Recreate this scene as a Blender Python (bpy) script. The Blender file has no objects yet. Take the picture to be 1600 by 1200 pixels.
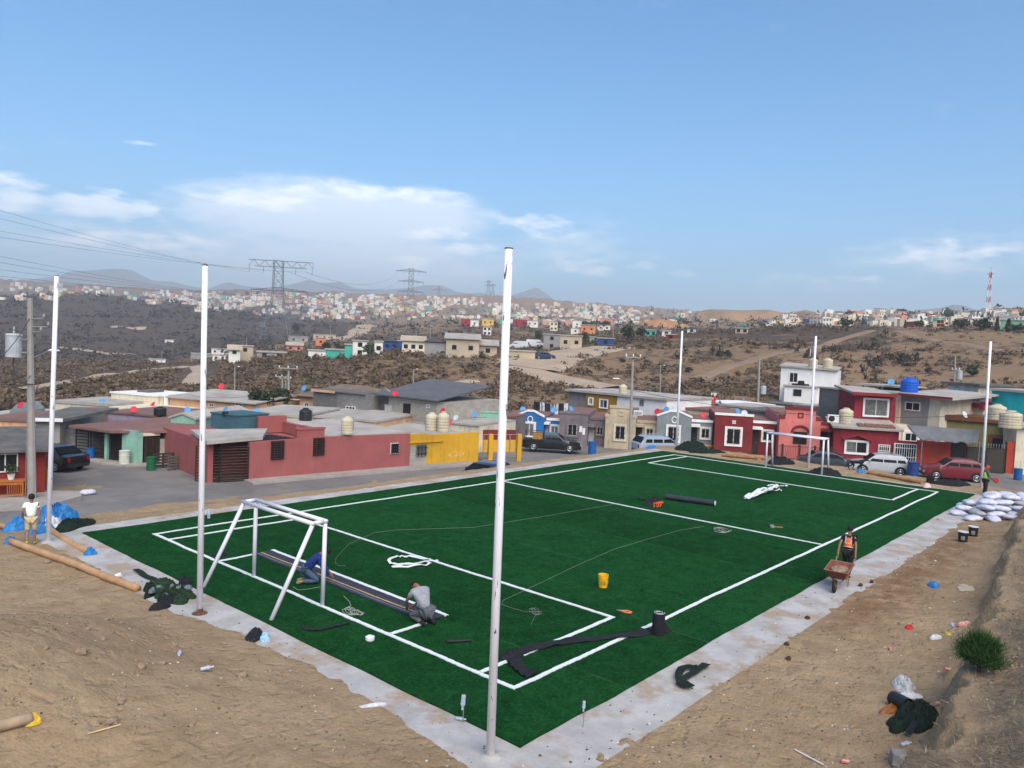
import bpy, bmesh, math, random
import numpy as np
from mathutils import Vector, Matrix
R = math.radians
rng = random.Random(7)
nrng = np.random.default_rng(7)
scene = bpy.context.scene
col = scene.collection

# ---------------------------------------------------------------- camera
F_PX, PITCH, ROLL, YAW = 1212.3189, .049, .0455, .7143
CAM = np.array([-12.25, -10.17, 7.2])
_cp, _sp, _cy, _sy = math.cos(PITCH), math.sin(PITCH), math.cos(YAW), math.sin(YAW)
FWD = np.array([_cp*_cy, _cp*_sy, -_sp]); _rt = np.array([_sy, -_cy, 0.]); _up = np.cross(_rt, FWD)
RT = math.cos(ROLL)*_rt + math.sin(ROLL)*_up; UP = -math.sin(ROLL)*_rt + math.cos(ROLL)*_up
cd = bpy.data.cameras.new('camera'); cam = bpy.data.objects.new('camera', cd); col.objects.link(cam)
cd.sensor_width = 36; cd.lens = F_PX/1600*36; cd.clip_start = .1; cd.clip_end = 30000
m = Matrix.Identity(4)
for i in range(3):
    m[i][0], m[i][1], m[i][2], m[i][3] = RT[i], UP[i], -FWD[i], CAM[i]
cam.matrix_world = m
scene.camera = cam

# ---------------------------------------------------------------- light
scene.view_settings.view_transform = 'Standard'; scene.view_settings.look = 'None'
scene.view_settings.gamma = 1; scene.view_settings.use_curve_mapping = False
scene.view_settings.exposure = 1.60
SUN_EL = R(46)
SUN_AZ = YAW + math.pi + R(16)         # where the (cloud-veiled) sun stands: behind the camera, to its right
sun_dir = np.array([math.cos(SUN_AZ)*math.cos(SUN_EL), math.sin(SUN_AZ)*math.cos(SUN_EL), math.sin(SUN_EL)])
sd = bpy.data.lights.new('sun', 'SUN'); sd.energy = 2.0; sd.angle = R(60); sd.color = (1, .87, .73)
so = bpy.data.objects.new('sun', sd); col.objects.link(so)
so.rotation_euler = Vector(sun_dir).to_track_quat('Z', 'Y').to_euler()
so.location = (0, 0, 300)
world = bpy.data.worlds.new('World'); scene.world = world; world.use_nodes = True

def px_azel(px, py):
    d = FWD + RT*(px-800)/F_PX + UP*(600-py)/F_PX
    d = d/np.linalg.norm(d)
    return math.atan2(d[1], d[0]), math.asin(d[2])

def build_world():
    nt = world.node_tree; N = nt.nodes; L = nt.links; N.clear()
    out = N.new('ShaderNodeOutputWorld'); bg = N.new('ShaderNodeBackground'); bg.inputs[1].default_value = .06
    sky = N.new('ShaderNodeTexSky'); sky.sky_type = 'NISHITA'; sky.sun_disc = False
    sky.sun_elevation = SUN_EL; sky.sun_rotation = math.pi/2 - SUN_AZ
    sky.altitude = 200; sky.air_density = 1.0; sky.dust_density = .1; sky.ozone_density = 3.6
    tc = N.new('ShaderNodeTexCoord'); sep = N.new('ShaderNodeSeparateXYZ'); L.new(tc.outputs['Generated'], sep.inputs[0])
    def M(op, a, b=None, c=None):
        n = N.new('ShaderNodeMath'); n.operation = op
        for i, v in enumerate((a, b, c)):
            if v is None: continue
            if isinstance(v, (int, float)): n.inputs[i].default_value = v
            else: L.new(v, n.inputs[i])
        return n.outputs[0]
    el = M('ARCSINE', sep.outputs[2])
    # azimuth relative to the view so that the seam lies behind
    ca, sa = math.cos(YAW), math.sin(YAW)
    fx = M('ADD', M('MULTIPLY', sep.outputs[0], ca), M('MULTIPLY', sep.outputs[1], sa))
    fy = M('SUBTRACT', M('MULTIPLY', sep.outputs[1], ca), M('MULTIPLY', sep.outputs[0], sa))
    az = M('ARCTAN2', fy, fx)
    cv = N.new('ShaderNodeCombineXYZ'); L.new(M('MULTIPLY', az, 9.), cv.inputs[0]); L.new(M('MULTIPLY', el, 30.), cv.inputs[1])
    n1 = N.new('ShaderNodeTexNoise'); n1.inputs['Scale'].default_value = 1.0; n1.inputs['Detail'].default_value = 9; n1.inputs['Roughness'].default_value = .6
    n1.inputs['Distortion'].default_value = .35
    L.new(cv.outputs[0], n1.inputs['Vector'])
    cv2 = N.new('ShaderNodeCombineXYZ'); L.new(M('MULTIPLY', az, 26.), cv2.inputs[0]); L.new(M('MULTIPLY', el, 75.), cv2.inputs[1]); cv2.inputs[2].default_value = 4
    n2 = N.new('ShaderNodeTexNoise'); n2.inputs['Scale'].default_value = 1.2; n2.inputs['Detail'].default_value = 8; n2.inputs['Roughness'].default_value = .55
    L.new(cv2.outputs[0], n2.inputs['Vector'])
    nz = M('ADD', M('MULTIPLY', n1.outputs[0], .5), M('MULTIPLY', n2.outputs[0], .5))
    # clouds: (px, py, half width, half height, strength)
    def field(blobs):
        acc = None
        for bx, by, w, h, s in blobs:
            a, e = px_azel(bx, by); a -= YAW; u = M('MULTIPLY', M('SUBTRACT', az, a), F_PX/w); v = M('MULTIPLY', M('SUBTRACT', el, e), F_PX/h)
            b = M('MULTIPLY', M('MAXIMUM', M('SUBTRACT', 1., M('MULTIPLY', M('ADD', M('MULTIPLY', u, u), M('MULTIPLY', v, v)), .8)), 0.), s); acc = b if acc is None else M('MAXIMUM', acc, b)
        return acc
    def ramp(v, a, b, top):
        mr = N.new('ShaderNodeMapRange'); mr.interpolation_type = 'SMOOTHSTEP'; L.new(v, mr.inputs[0]); mr.inputs[1].default_value = a; mr.inputs[2].default_value = b; mr.inputs[3].default_value = 0; mr.inputs[4].default_value = top; return mr.outputs[0]
    puffs = field([(160, 322, 92, 24, .85), (165, 299, 40, 9, .7), (10, 312, 55, 24, .9), (15, 282, 55, 16, .85), (230, 380, 140, 22, .72), (215, 223, 34, 7, .75), (740, 391, 50, 14, .85), (680, 368, 70, 16, .7), (840, 350, 90, 26, .62), (905, 418, 70, 18, .66), (1000, 416, 34, 9, .62), (645, 412, 44, 13, .7), (1510, 392, 120, 20, .58), (1330, 437, 70, 11, .56), (1065, 428, 30, 8, .55), (560, 300, 190, 22, .62), (410, 312, 100, 20, .66)])
    veil = field([(520, 340, 250, 62, 1.0), (640, 335, 150, 46, .9), (545, 405, 320, 75, .75), (880, 385, 150, 60, .42), (1480, 400, 190, 40, .40), (1290, 440, 170, 24, .35), (200, 385, 280, 42, .45)])
    band = M('MULTIPLY', M('MAXIMUM', M('SUBTRACT', 1., M('MULTIPLY', M('ABSOLUTE', M('SUBTRACT', el, .12)), 11.)), 0.), .12)
    f1 = ramp(M('ADD', M('ADD', puffs, band), M('MULTIPLY', M('SUBTRACT', nz, .5), 2.6)), .34, 1.0, .68)
    f2 = ramp(M('ADD', veil, M('MULTIPLY', M('SUBTRACT', nz, .5), 1.2)), .08, .80, .66)
    # dust hanging low over the hills, the same all round
    dust = M('MULTIPLY', M('POWER', 2.718, M('MULTIPLY', M('MAXIMUM', el, 0.), -11.)), .62)
    tint = N.new('ShaderNodeMix'); tint.data_type = 'RGBA'; tint.blend_type = 'MULTIPLY'; tint.inputs[0].default_value = 1; L.new(sky.outputs[0], tint.inputs[6]); tint.inputs[7].default_value = (.44, .93, 1.12, 1)
    last = tint.outputs[2]
    for f, c in ((dust, (6.0, 6.6, 7.2)), (f2, (9.2, 9.7, 10.3)), (f1, (11.2, 11.3, 11.6))):
        mix = N.new('ShaderNodeMix'); mix.data_type = 'RGBA'; L.new(f, mix.inputs[0]); L.new(last, mix.inputs[6]); mix.inputs[7].default_value = (*c, 1); last = mix.outputs[2]
    L.new(last, bg.inputs[0]); L.new(bg.outputs[0], out.inputs[0])
build_world()

# ---------------------------------------------------------------- helpers
def ray(px, py): return FWD + RT*(px-800)/F_PX + UP*(600-py)/F_PX
def at(px, py, z=0.):
    d = ray(px, py); return CAM + d*((z-CAM[2])/d[2])
def atd(px, py, D):
    d = ray(px, py); return CAM + d*(D/math.hypot(d[0], d[1]))
def proj(p):
    d = np.asarray(p, float)-CAM; z = d@FWD
    return 800+F_PX*(d@RT)/z, 600-F_PX*(d@UP)/z

def vnoise(x, y, seed=0):
    xi = np.floor(x).astype(np.int64); yi = np.floor(y).astype(np.int64); fx = x-xi; fy = y-yi
    def h(a, b):
        n = (a*374761393 + b*668265263 + seed*1442695041) & 0xffffffff
        n = ((n ^ (n >> 13))*1274126177) & 0xffffffff
        return ((n ^ (n >> 16)) & 0xffff)/65535.
    u = fx*fx*(3-2*fx); v = fy*fy*(3-2*fy)
    return (h(xi, yi)*(1-u)+h(xi+1, yi)*u)*(1-v) + (h(xi, yi+1)*(1-u)+h(xi+1, yi+1)*u)*v
def fbm(x, y, oct=4, seed=0, gain=.5):
    a, s, t = 1., 0., 0.
    for o in range(oct):
        s = s + a*vnoise(x*2**o+o*17.3, y*2**o+o*9.1, seed+o); t += a; a *= gain
    return s/t
def sstep(a, b, x):
    t = np.clip((x-a)/(b-a), 0, 1); return t*t*(3-2*t)

MATS = {}
def mat(name, c, rough=.85, var=.12, scale=3., bump=0., bscale=40., metal=0., c2=None, stain=0., coord='Object', spec=.3, alpha=1., trans=0.):
    """painted / plain surface: base colour with cloudy variation, optional grime and fine relief"""
    if name in MATS: return MATS[name]
    mt = bpy.data.materials.new(name); mt.use_nodes = True; MATS[name] = mt
    nt = mt.node_tree; N = nt.nodes; L = nt.links; b = N['Principled BSDF']
    b.inputs['Roughness'].default_value = rough; b.inputs['Metallic'].default_value = metal
    b.inputs['Specular IOR Level'].default_value = spec
    if alpha < 1: b.inputs['Alpha'].default_value = alpha
    if trans: b.inputs['Transmission Weight'].default_value = trans
    tc = N.new('ShaderNodeTexCoord'); src = tc.outputs[coord]
    n = N.new('ShaderNodeTexNoise'); n.inputs['Scale'].default_value = scale; n.inputs['Detail'].default_value = 6; n.inputs['Roughness'].default_value = .65
    L.new(src, n.inputs['Vector'])
    rp = N.new('ShaderNodeValToRGB'); L.new(n.outputs[0], rp.inputs[0])
    d = c2 if c2 else tuple(x*(1-2*var) for x in c)
    rp.color_ramp.elements[0].position = .32; rp.color_ramp.elements[0].color = (*d, 1)
    rp.color_ramp.elements[1].position = .68; rp.color_ramp.elements[1].color = (*(tuple(min(1, x*(1+var)) for x in c) if not c2 else c), 1)
    last = rp.outputs[0]
    if stain:
        mp = N.new('ShaderNodeMapping'); mp.inputs['Scale'].default_value = (2.2, 2.2, .35); L.new(src, mp.inputs[0])
        n2 = N.new('ShaderNodeTexNoise'); n2.inputs['Scale'].default_value = 2.; n2.inputs['Detail'].default_value = 5; L.new(mp.outputs[0], n2.inputs['Vector'])
        mr = N.new('ShaderNodeMapRange'); mr.inputs[1].default_value = .55; mr.inputs[2].default_value = .75; mr.inputs[4].default_value = stain; L.new(n2.outputs[0], mr.inputs[0])
        mx = N.new('ShaderNodeMix'); mx.data_type = 'RGBA'; L.new(mr.outputs[0], mx.inputs[0]); L.new(last, mx.inputs[6]); mx.inputs[7].default_value = (.11, .09, .07, 1); last = mx.outputs[2]
    L.new(last, b.inputs['Base Color'])
    if bump:
        nb = N.new('ShaderNodeTexNoise'); nb.inputs['Scale'].default_value = bscale; nb.inputs['Detail'].default_value = 4; L.new(src, nb.inputs['Vector'])
        bp = N.new('ShaderNodeBump'); bp.inputs['Strength'].default_value = bump; bp.inputs['Distance'].default_value = .05; L.new(nb.outputs[0], bp.inputs['Height']); L.new(bp.outputs[0], b.inputs['Normal'])
    return mt

def block_mat(name, c, c2, mortar, w=.4, h=.2):
    """bare concrete-block masonry seen from far"""
    if name in MATS: return MATS[name]
    mt = mat(name, c, c2=c2, rough=.95, scale=1.2); nt = mt.node_tree; N = nt.nodes; L = nt.links; b = N['Principled BSDF']
    old = b.inputs['Base Color'].links[0].from_socket
    tc = N.new('ShaderNodeTexCoord'); s = N.new('ShaderNodeSeparateXYZ'); L.new(tc.outputs['Object'], s.inputs[0])
    ad = N.new('ShaderNodeMath'); L.new(s.outputs[0], ad.inputs[0]); L.new(s.outputs[1], ad.inputs[1])
    cb = N.new('ShaderNodeCombineXYZ'); L.new(ad.outputs[0], cb.inputs[0]); L.new(s.outputs[2], cb.inputs[1])
    br = N.new('ShaderNodeTexBrick'); L.new(cb.outputs[0], br.inputs[0]); br.inputs['Scale'].default_value = 1; br.inputs['Brick Width'].default_value = w; br.inputs['Row Height'].default_value = h
    br.inputs['Mortar Size'].default_value = .018; br.inputs['Color1'].default_value = (1, 1, 1, 1); br.inputs['Color2'].default_value = (.8, .8, .8, 1); br.inputs['Mortar'].default_value = (mortar, mortar, mortar, 1)
    mx = N.new('ShaderNodeMix'); mx.data_type = 'RGBA'; mx.blend_type = 'MULTIPLY'; mx.inputs[0].default_value = 1; L.new(old, mx.inputs[6]); L.new(br.outputs[0], mx.inputs[7]); L.new(mx.outputs[2], b.inputs['Base Color'])
    return mt

class MB:
    """collects shapes and links them as ONE mesh object"""
    def __init__(s): s.v = []; s.f = []
    def add(s, vs, fs):
        o = len(s.v); s.v += [tuple(map(float, p)) for p in vs]; s.f += [tuple(i+o for i in f) for f in fs]; return s
    def box(s, x0, y0, z0, x1, y1, z1):
        return s.add([(x0, y0, z0), (x1, y0, z0), (x1, y1, z0), (x0, y1, z0), (x0, y0, z1), (x1, y0, z1), (x1, y1, z1), (x0, y1, z1)],
                     [(0, 3, 2, 1), (4, 5, 6, 7), (0, 1, 5, 4), (1, 2, 6, 5), (2, 3, 7, 6), (3, 0, 4, 7)])
    def hexa(s, p):   # eight corners, bottom ring then top ring
        return s.add(p, [(0, 3, 2, 1), (4, 5, 6, 7), (0, 1, 5, 4), (1, 2, 6, 5), (2, 3, 7, 6), (3, 0, 4, 7)])
    def prism(s, poly, axis, a, b):
        """polygon in the two other axes, extruded along axis from a to b"""
        n = len(poly)
        def P(u, v, t): return {'x': (t, u, v), 'y': (u, t, v), 'z': (u, v, t)}[axis]
        vs = [P(u, v, a) for u, v in poly]+[P(u, v, b) for u, v in poly]
        fs = [tuple(range(n))[::-1], tuple(range(n, 2*n))]+[(i, (i+1) % n, n+(i+1) % n, n+i) for i in range(n)]
        return s.add(vs, fs)
    def tube(s, pts, r, n=8, cap=True, flat=1.):
        pts = [Vector(p) for p in pts]; k = len(pts); rs = r if isinstance(r, (list, tuple)) else [r]*k
        vs = []; fs = []; ref = None
        for i, p in enumerate(pts):
            t = (pts[min(i+1, k-1)]-pts[max(i-1, 0)]).normalized()
            if ref is None: ref = Vector((0, 0, 1)) if abs(t.z) < .9 else Vector((1, 0, 0))
            a = (ref - t*ref.dot(t)); a = a.normalized() if a.length > 1e-5 else t.orthogonal().normalized()
            ref = a; b = t.cross(a)
            for j in range(n):
                th = 2*math.pi*j/n; q = p+(a*math.sin(th)*flat+b*math.cos(th))*rs[i]; vs.append(q)
        for i in range(k-1):
            for j in range(n):
                fs.append((i*n+j, i*n+(j+1) % n, (i+1)*n+(j+1) % n, (i+1)*n+j))
        if cap: fs += [tuple(range(n))[::-1], tuple(range((k-1)*n, k*n))]
        return s.add(vs, fs)
    def lathe(s, prof, c=(0, 0, 0), n=14, axis='z'):
        vs = []; fs = []; k = len(prof)
        for r_, z_ in prof:
            for j in range(n):
                th = 2*math.pi*j/n; a, b = r_*math.cos(th), r_*math.sin(th)
                vs.append({'z': (c[0]+a, c[1]+b, c[2]+z_), 'x': (c[0]+z_, c[1]+a, c[2]+b), 'y': (c[0]+a, c[1]+z_, c[2]+b)}[axis])
        for i in range(k-1):
            for j in range(n): fs.append((i*n+j, i*n+(j+1) % n, (i+1)*n+(j+1) % n, (i+1)*n+j))
        fs += [tuple(range(n))[::-1], tuple(range((k-1)*n, k*n))]
        return s.add(vs, fs)
    def blob(s, c, rx, ry, rz, n=8, k=5, jit=.15, seed=0, flat=None):
        g = random.Random(seed); vs = []; fs = []
        for i in range(k+1):
            ph = math.pi*i/k
            for j in range(n):
                th = 2*math.pi*j/n; w = 1+g.uniform(-jit, jit)
                z = math.cos(ph)*rz*w
                if flat is not None: z = max(z, -flat)
                vs.append((c[0]+math.sin(ph)*math.cos(th)*rx*w, c[1]+math.sin(ph)*math.sin(th)*ry*w, c[2]+z))
        for i in range(k):
            for j in range(n): fs.append((i*n+j, (i+1)*n+j, (i+1)*n+(j+1) % n, i*n+(j+1) % n))
        return s.add(vs, fs)
    def mesh(s, name, mt, smooth=False):
        me = bpy.data.meshes.new(name); me.from_pydata(s.v, [], s.f); me.validate()
        bm = bmesh.new(); bm.from_mesh(me); bmesh.ops.remove_doubles(bm, verts=bm.verts, dist=1e-5); bmesh.ops.recalc_face_normals(bm, faces=bm.faces); bm.to_mesh(me); bm.free()
        if smooth: me.polygons.foreach_set('use_smooth', [True]*len(me.polygons))
        if mt: me.materials.append(mt)
        return me
    def build(s, name, mt, parent=None, smooth=False, loc=None, bevel=0.):
        o = bpy.data.objects.new(name, s.mesh(name, mt, smooth)); col.objects.link(o)
        if parent is not None: o.parent = parent
        if loc is not None: o.location = loc
        if bevel:
            bv = o.modifiers.new('bevel', 'BEVEL'); bv.width = bevel; bv.segments = 2; bv.limit_method = 'ANGLE'
        return o
def tag(o, label=None, cat=None, group=None, kind=None):
    if label: o['label'] = label
    if cat: o['category'] = cat
    if group: o['group'] = group
    if kind: o['kind'] = kind
    return o
def thing(name, label, cat, loc=(0, 0, 0), rz=0., group=None):
    o = bpy.data.objects.new(name, None); col.objects.link(o); o.empty_display_size = .2
    o.location = loc; o.rotation_euler = (0, 0, rz); return tag(o, label, cat, group)
def dup(root, loc=None, rz=None, label=None, group=None, scale=None):
    r_ = root.copy(); col.objects.link(r_)
    if loc is not None: r_.location = loc
    if rz is not None: r_.rotation_euler = (0, 0, rz)
    if scale is not None: r_.scale = (scale,)*3 if isinstance(scale, (int, float)) else scale
    if label: r_['label'] = label
    if group: r_['group'] = group
    def rec(src, dst):
        for ch in list(src.children):
            c = ch.copy(); col.objects.link(c); c.parent = dst; rec(ch, c)
    rec(root, r_)
    return r_
def grid_mesh(name, X, Y, Z, mt, smooth=True, attrs=None, wrap=False):
    ny, nx = X.shape
    me = bpy.data.meshes.new(name); me.vertices.add(nx*ny)
    co = np.stack([X, Y, Z], -1).reshape(-1).astype(np.float32); me.vertices.foreach_set('co', co)
    ii = np.arange(ny-1)[:, None]*nx; jj = np.arange(nx-1)[None, :]; a = (ii+jj).reshape(-1)
    quads = np.stack([a, a+1, a+1+nx, a+nx], -1)
    if wrap:
        b = np.arange(ny-1)*nx; quads = np.concatenate([quads, np.stack([b+nx-1, b, b+nx, b+2*nx-1], -1)])
    nq = len(quads); me.loops.add(nq*4); me.polygons.add(nq)
    me.loops.foreach_set('vertex_index', quads.reshape(-1).astype(np.int32))
    me.polygons.foreach_set('loop_start', np.arange(nq, dtype=np.int32)*4)
    me.polygons.foreach_set('use_smooth', np.full(nq, smooth, dtype=bool))
    for k, arr in (attrs or {}).items():
        at_ = me.attributes.new(k, 'FLOAT', 'POINT'); at_.data.foreach_set('value', arr.reshape(-1).astype(np.float32))
    me.update(calc_edges=True); me.validate(); me.materials.append(mt)
    o = bpy.data.objects.new(name, me); col.objects.link(o); return o
def soup(name, verts, faces, mt, smooth=False, attrs=None):
    """big mesh from numpy arrays (tris or quads)"""
    me = bpy.data.meshes.new(name); me.vertices.add(len(verts)); me.vertices.foreach_set('co', verts.reshape(-1).astype(np.float32))
    n, k = faces.shape; me.loops.add(n*k); me.polygons.add(n)
    me.loops.foreach_set('vertex_index', faces.reshape(-1).astype(np.int32)); me.polygons.foreach_set('loop_start', np.arange(n, dtype=np.int32)*k)
    me.polygons.foreach_set('use_smooth', np.full(n, smooth, dtype=bool))
    for kk, arr in (attrs or {}).items():
        at_ = me.attributes.new(kk, 'FLOAT', 'POINT'); at_.data.foreach_set('value', arr.reshape(-1).astype(np.float32))
    me.update(calc_edges=True); me.validate(); me.materials.append(mt)
    o = bpy.data.objects.new(name, me); col.objects.link(o); return o

# ---------------------------------------------------------------- terrain heights
L_, W_ = 36.6, 16.72                     # white outer lines
TX0, TX1, TY0, TY1 = -1.72, 37.9, -1.62, 18.4   # turf
CX0, CX1, CY0, CY1 = -3.05, 38.5, -2.95, 19.4   # concrete border
COLS = {  # photo column: (distance, photo row) for the features of the ground behind the houses
 -500: [(70,660),(110,636),(230,570),(300,560),(400,532),(850,450),(1000,450),(1300,436),(2200,420),(3000,470)],
 0:    [(70,655),(110,628),(230,568),(300,575),(400,552),(850,466),(1000,475),(1300,462),(2200,440),(3000,480)],
 150:  [(70,654),(110,626),(230,566),(300,575),(400,555),(850,462),(1000,470),(1300,462),(2200,449),(3000,485)],
 300:  [(72,653),(110,624),(225,567),(300,572),(400,556),(800,478),(950,482),(1200,480),(2000,456),(3000,490)],
 450:  [(75,650),(110,615),(170,562),(220,560),(400,535),(650,505),(800,503),(1000,493),(1900,456),(3000,490)],
 600:  [(78,648),(105,607),(145,558),(200,552),(350,530),(550,512),(700,510),(900,500),(1800,463),(3000,496)],
 750:  [(80,648),(105,607),(148,557),(200,550),(320,524),(480,507),(600,505),(900,493),(1700,466),(3000,502)],
 850:  [(82,648),(105,615),(190,548),(230,543),(320,527),(480,513),(600,511),(900,500),(1700,471),(3000,505)],
 1000: [(85,645),(110,614),(230,527),(270,527),(320,524),(480,510),(600,511),(1000,503),(1700,483),(3000,515)],
 1150: [(90,648),(115,614),(250,519),(290,521),(350,518),(520,508),(700,502),(1000,500),(1700,494),(3000,520)],
 1300: [(100,652),(125,614),(250,513),(290,515),(400,512),(600,494),(700,492),(1000,496),(1700,494),(3000,525)],
 1450: [(100,654),(125,617),(250,514),(300,516),(400,511),(600,492),(750,492),(1000,498),(1700,498),(3000,530)],
 1600: [(90,660),(115,628),(230,520),(280,523),(400,513),(600,487),(750,490),(1000,500),(1700,506),(3000,540)],
 2100: [(90,685),(115,650),(230,545),(280,545),(400,535),(600,505),(750,510),(1000,520),(1700,526),(3000,560)]}
_az, _ld, _zz = [], [], []
for px, lst in COLS.items():
    d = ray(px, 550); _az.append(math.atan2(d[1], d[0])-YAW)
    _ld.append([math.log(D) for D, y in lst]); _zz.append([atd(px, y, D)[2] for D, y in lst])
o_ = np.argsort(_az); _az = np.array(_az)[o_]; _ld = np.array(_ld)[o_]; _zz = np.array(_zz)[o_]
def near_ground(x, y):
    """ground round the pitch: level pad, berm, streets below it on two sides"""
    dx = np.maximum(CX0-x, x-CX1); dy = np.maximum(CY0-y, y-CY1)
    out = np.maximum(dx, dy)
    z = -.09+.09*sstep(-.62, -.02, out+.9*(fbm(x*.55, y*.55, 4, 101)-.5)+.35*(fbm(x*2.6, y*2.6, 3, 102)-.5)+.5*np.exp(-((x+1.5)**2+(y+2.)**2)/9.)+.32*(x < TX0)*sstep(9, 5, y)*sstep(-3, 0, y)+.12*(y < TY0))
    z = np.where(np.maximum(np.maximum(TX0-x, x-TX1), np.maximum(TY0-y, y-TY1)) < .25, -.09, z)
    soft = sstep(-.55, .5, out)
    n = fbm(x*.9, y*.9, 4, 3)-.5
    n2 = fbm(x*.28, y*.28, 3, 11)-.5
    n3 = fbm(x*3.1, y*3.1, 3, 21)-.5
    z = z + soft*(.015+.10*n+.07*n3)+sstep(.4, 3, out)*(.22*n2+.05*n)
    # far long side: the street lies lower
    leftness = sstep(14, -4, x)
    dyy = y-CY1
    z = z - sstep(.6, 4.6, dyy)*1.35*(1-.25*leftness)*sstep(-16, -6, x)
    # far short side
    dxx = x-CX1
    z = z - sstep(2.2, 8.5, dxx-n*1.2)*1.15*sstep(CY1+4, CY1-2, y) + np.exp(-((dxx-2.2)/1.7)**2)*.18*sstep(CY1+2, CY1-2, y)
    # under the street sheet
    z = z - .16*np.maximum(sstep(7.2, 8.8, dyy+n*1.6+.9*leftness), sstep(9.2, 10.5, dxx))
    # dirt heaps in the left foreground
    for hx, hy, hr, hh in ((-8.0, 6.8, 2.6, 1.25), (-9.8, 4.4, 2.4, .7), (-5.6, 7.6, 1.3, .35), (-6.6, 3.4, 2.6, .38), (-9.0, 9.8, 2.4, .42), (-5.5, 0.4, 1.6, .2)):
        z = z + hh*np.exp(-(((x-hx)/hr)**2+((y-hy)/hr)**2))
    return z
BANK = [at(px, py, 0)[:2] for px, py in ((1425, 1260), (1462, 1160), (1500, 1050), (1532, 960), (1556, 890), (1590, 800), (1612, 765))]
def bank_ground(x, y, z):
    """cut bank along the right side of the yard"""
    P = np.array(BANK); best = np.full(x.shape, 1e9); sgn = np.full(x.shape, -1.)
    for a, b in zip(P[:-1], P[1:]):
        d = b-a; l2 = d@d; t = np.clip(((x-a[0])*d[0]+(y-a[1])*d[1])/l2, 0, 1)
        ex, ey = x-(a[0]+t*d[0]), y-(a[1]+t*d[1]); dd = np.hypot(ex, ey)
        s = np.where(d[0]*ey-d[1]*ex < 0, 1., -1.)
        m_ = dd < best; best = np.where(m_, dd, best); sgn = np.where(m_, s, sgn)
    e = best*sgn + (fbm(x*1.1, y*1.1, 3, 31)-.5)*.9
    along = (x-P[0][0])*(P[-1]-P[0])[0]+(y-P[0][1])*(P[-1]-P[0])[1]; along = along/((P[-1]-P[0])@(P[-1]-P[0]))
    top = 1.15*(1-.35*sstep(.35, .9, along))*sstep(1.12, .85, along)*sstep(-.5, -.1, along)
    foot = np.exp(-np.clip(-e, 0, 9)/.8)*.18
    return z + top*(sstep(-.02, .55, e)*.75+sstep(.3, 2.4, e)*.35*(.7+.6*fbm(x*.8, y*.8, 3, 41))) + foot*top, e, top
def behind_hill(x, y):
    """the hillside the photographer stands on, seen from no photo: it lies behind the camera"""
    a = -np.cos(SUN_AZ); b = -np.sin(SUN_AZ)     # along the sunlight
    al = (x-CAM[0])*a+(y-CAM[1])*b; la = -(x-CAM[0])*b+(y-CAM[1])*a
    H = 20+10*(fbm(la/90, al/90, 3, 51)-.5)
    return H*sstep(-45, -260, al)*(.8+.4*fbm(x/60, y/60, 4, 52))
def ground_z(x, y, full=False):
    x = np.asarray(x, float); y = np.asarray(y, float); sh = x.shape
    x = np.atleast_1d(x); y = np.atleast_1d(y)
    dx, dy = x-CAM[0], y-CAM[1]; D = np.hypot(dx, dy); az = np.arctan2(dy, dx)-YAW; az = (az+np.pi) % (2*np.pi)-np.pi
    zn, e, top = bank_ground(x, y, near_ground(x, y))
    zn = np.maximum(zn, np.minimum(5.45, 5.3-.60*(D-2)+.25*(fbm(x, y, 3, 61)-.5)))
    # far profile
    azc = np.clip(az, _az[0], _az[-1]); K = _ld.shape[1]
    ld = np.stack([np.interp(azc, _az, _ld[:, k]) for k in range(K)], 0); zz = np.stack([np.interp(azc, _az, _zz[:, k]) for k in range(K)], 0)
    lD = np.log(np.maximum(D, 1.)); zf = zz[0].copy()
    for k in range(K-1):
        t = np.clip((lD-ld[k])/(ld[k+1]-ld[k]), 0, 1); t = .45*t+.55*t*t*(3-2*t)
        zf = np.where(lD > ld[k], zz[k]*(1-t)+zz[k+1]*t, zf)
    zf = zf - np.maximum(0, D-3000)*.06
    amp = np.interp(lD, np.log([60, 110, 300, 900, 2500]), [.25, 1.1, 3.0, 9., 18.])
    zf = zf + amp*(fbm(x*2.2/np.maximum(D, 60)**.0/60, y*2.2/60, 4, 71)-.5)*1.1*sstep(70, 130, D) + amp*.5*(fbm(x/14, y/14, 3, 72)-.5)*sstep(60, 120, D)
    w = sstep(np.exp(ld[0])*.86, np.exp(ld[0])*1.02, D)
    z = zn*(1-w)+zf*w
    side = sstep(R(48), R(95), np.abs(az))
    z = z*(1-side*sstep(60, 110, D)) + behind_hill(x, y)*sstep(30, 80, D)*side
    z = z.reshape(sh)
    return (z, D.reshape(sh), az.reshape(sh), e.reshape(sh), top.reshape(sh)) if full else z
def gz(x, y): return float(ground_z(np.array([x]), np.array([y]))[0])
def hit(px, py, D0=4., D1=4500., n=900):
    """where the sight line through a photo point meets the ground"""
    d = ray(px, py); h = math.hypot(d[0], d[1]); D = np.exp(np.linspace(math.log(D0), math.log(D1), n)); t = D/h
    x, y, z = CAM[0]+d[0]*t, CAM[1]+d[1]*t, CAM[2]+d[2]*t; g = ground_z(x, y); g = np.where((x > CX0) & (x < CX1) & (y > CY0) & (y < CY1), np.maximum(g, .014), g); k = np.argmax(z < g)
    if z[k] >= g[k]: k = n-1
    return np.array([x[k], y[k], g[k]])
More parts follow.
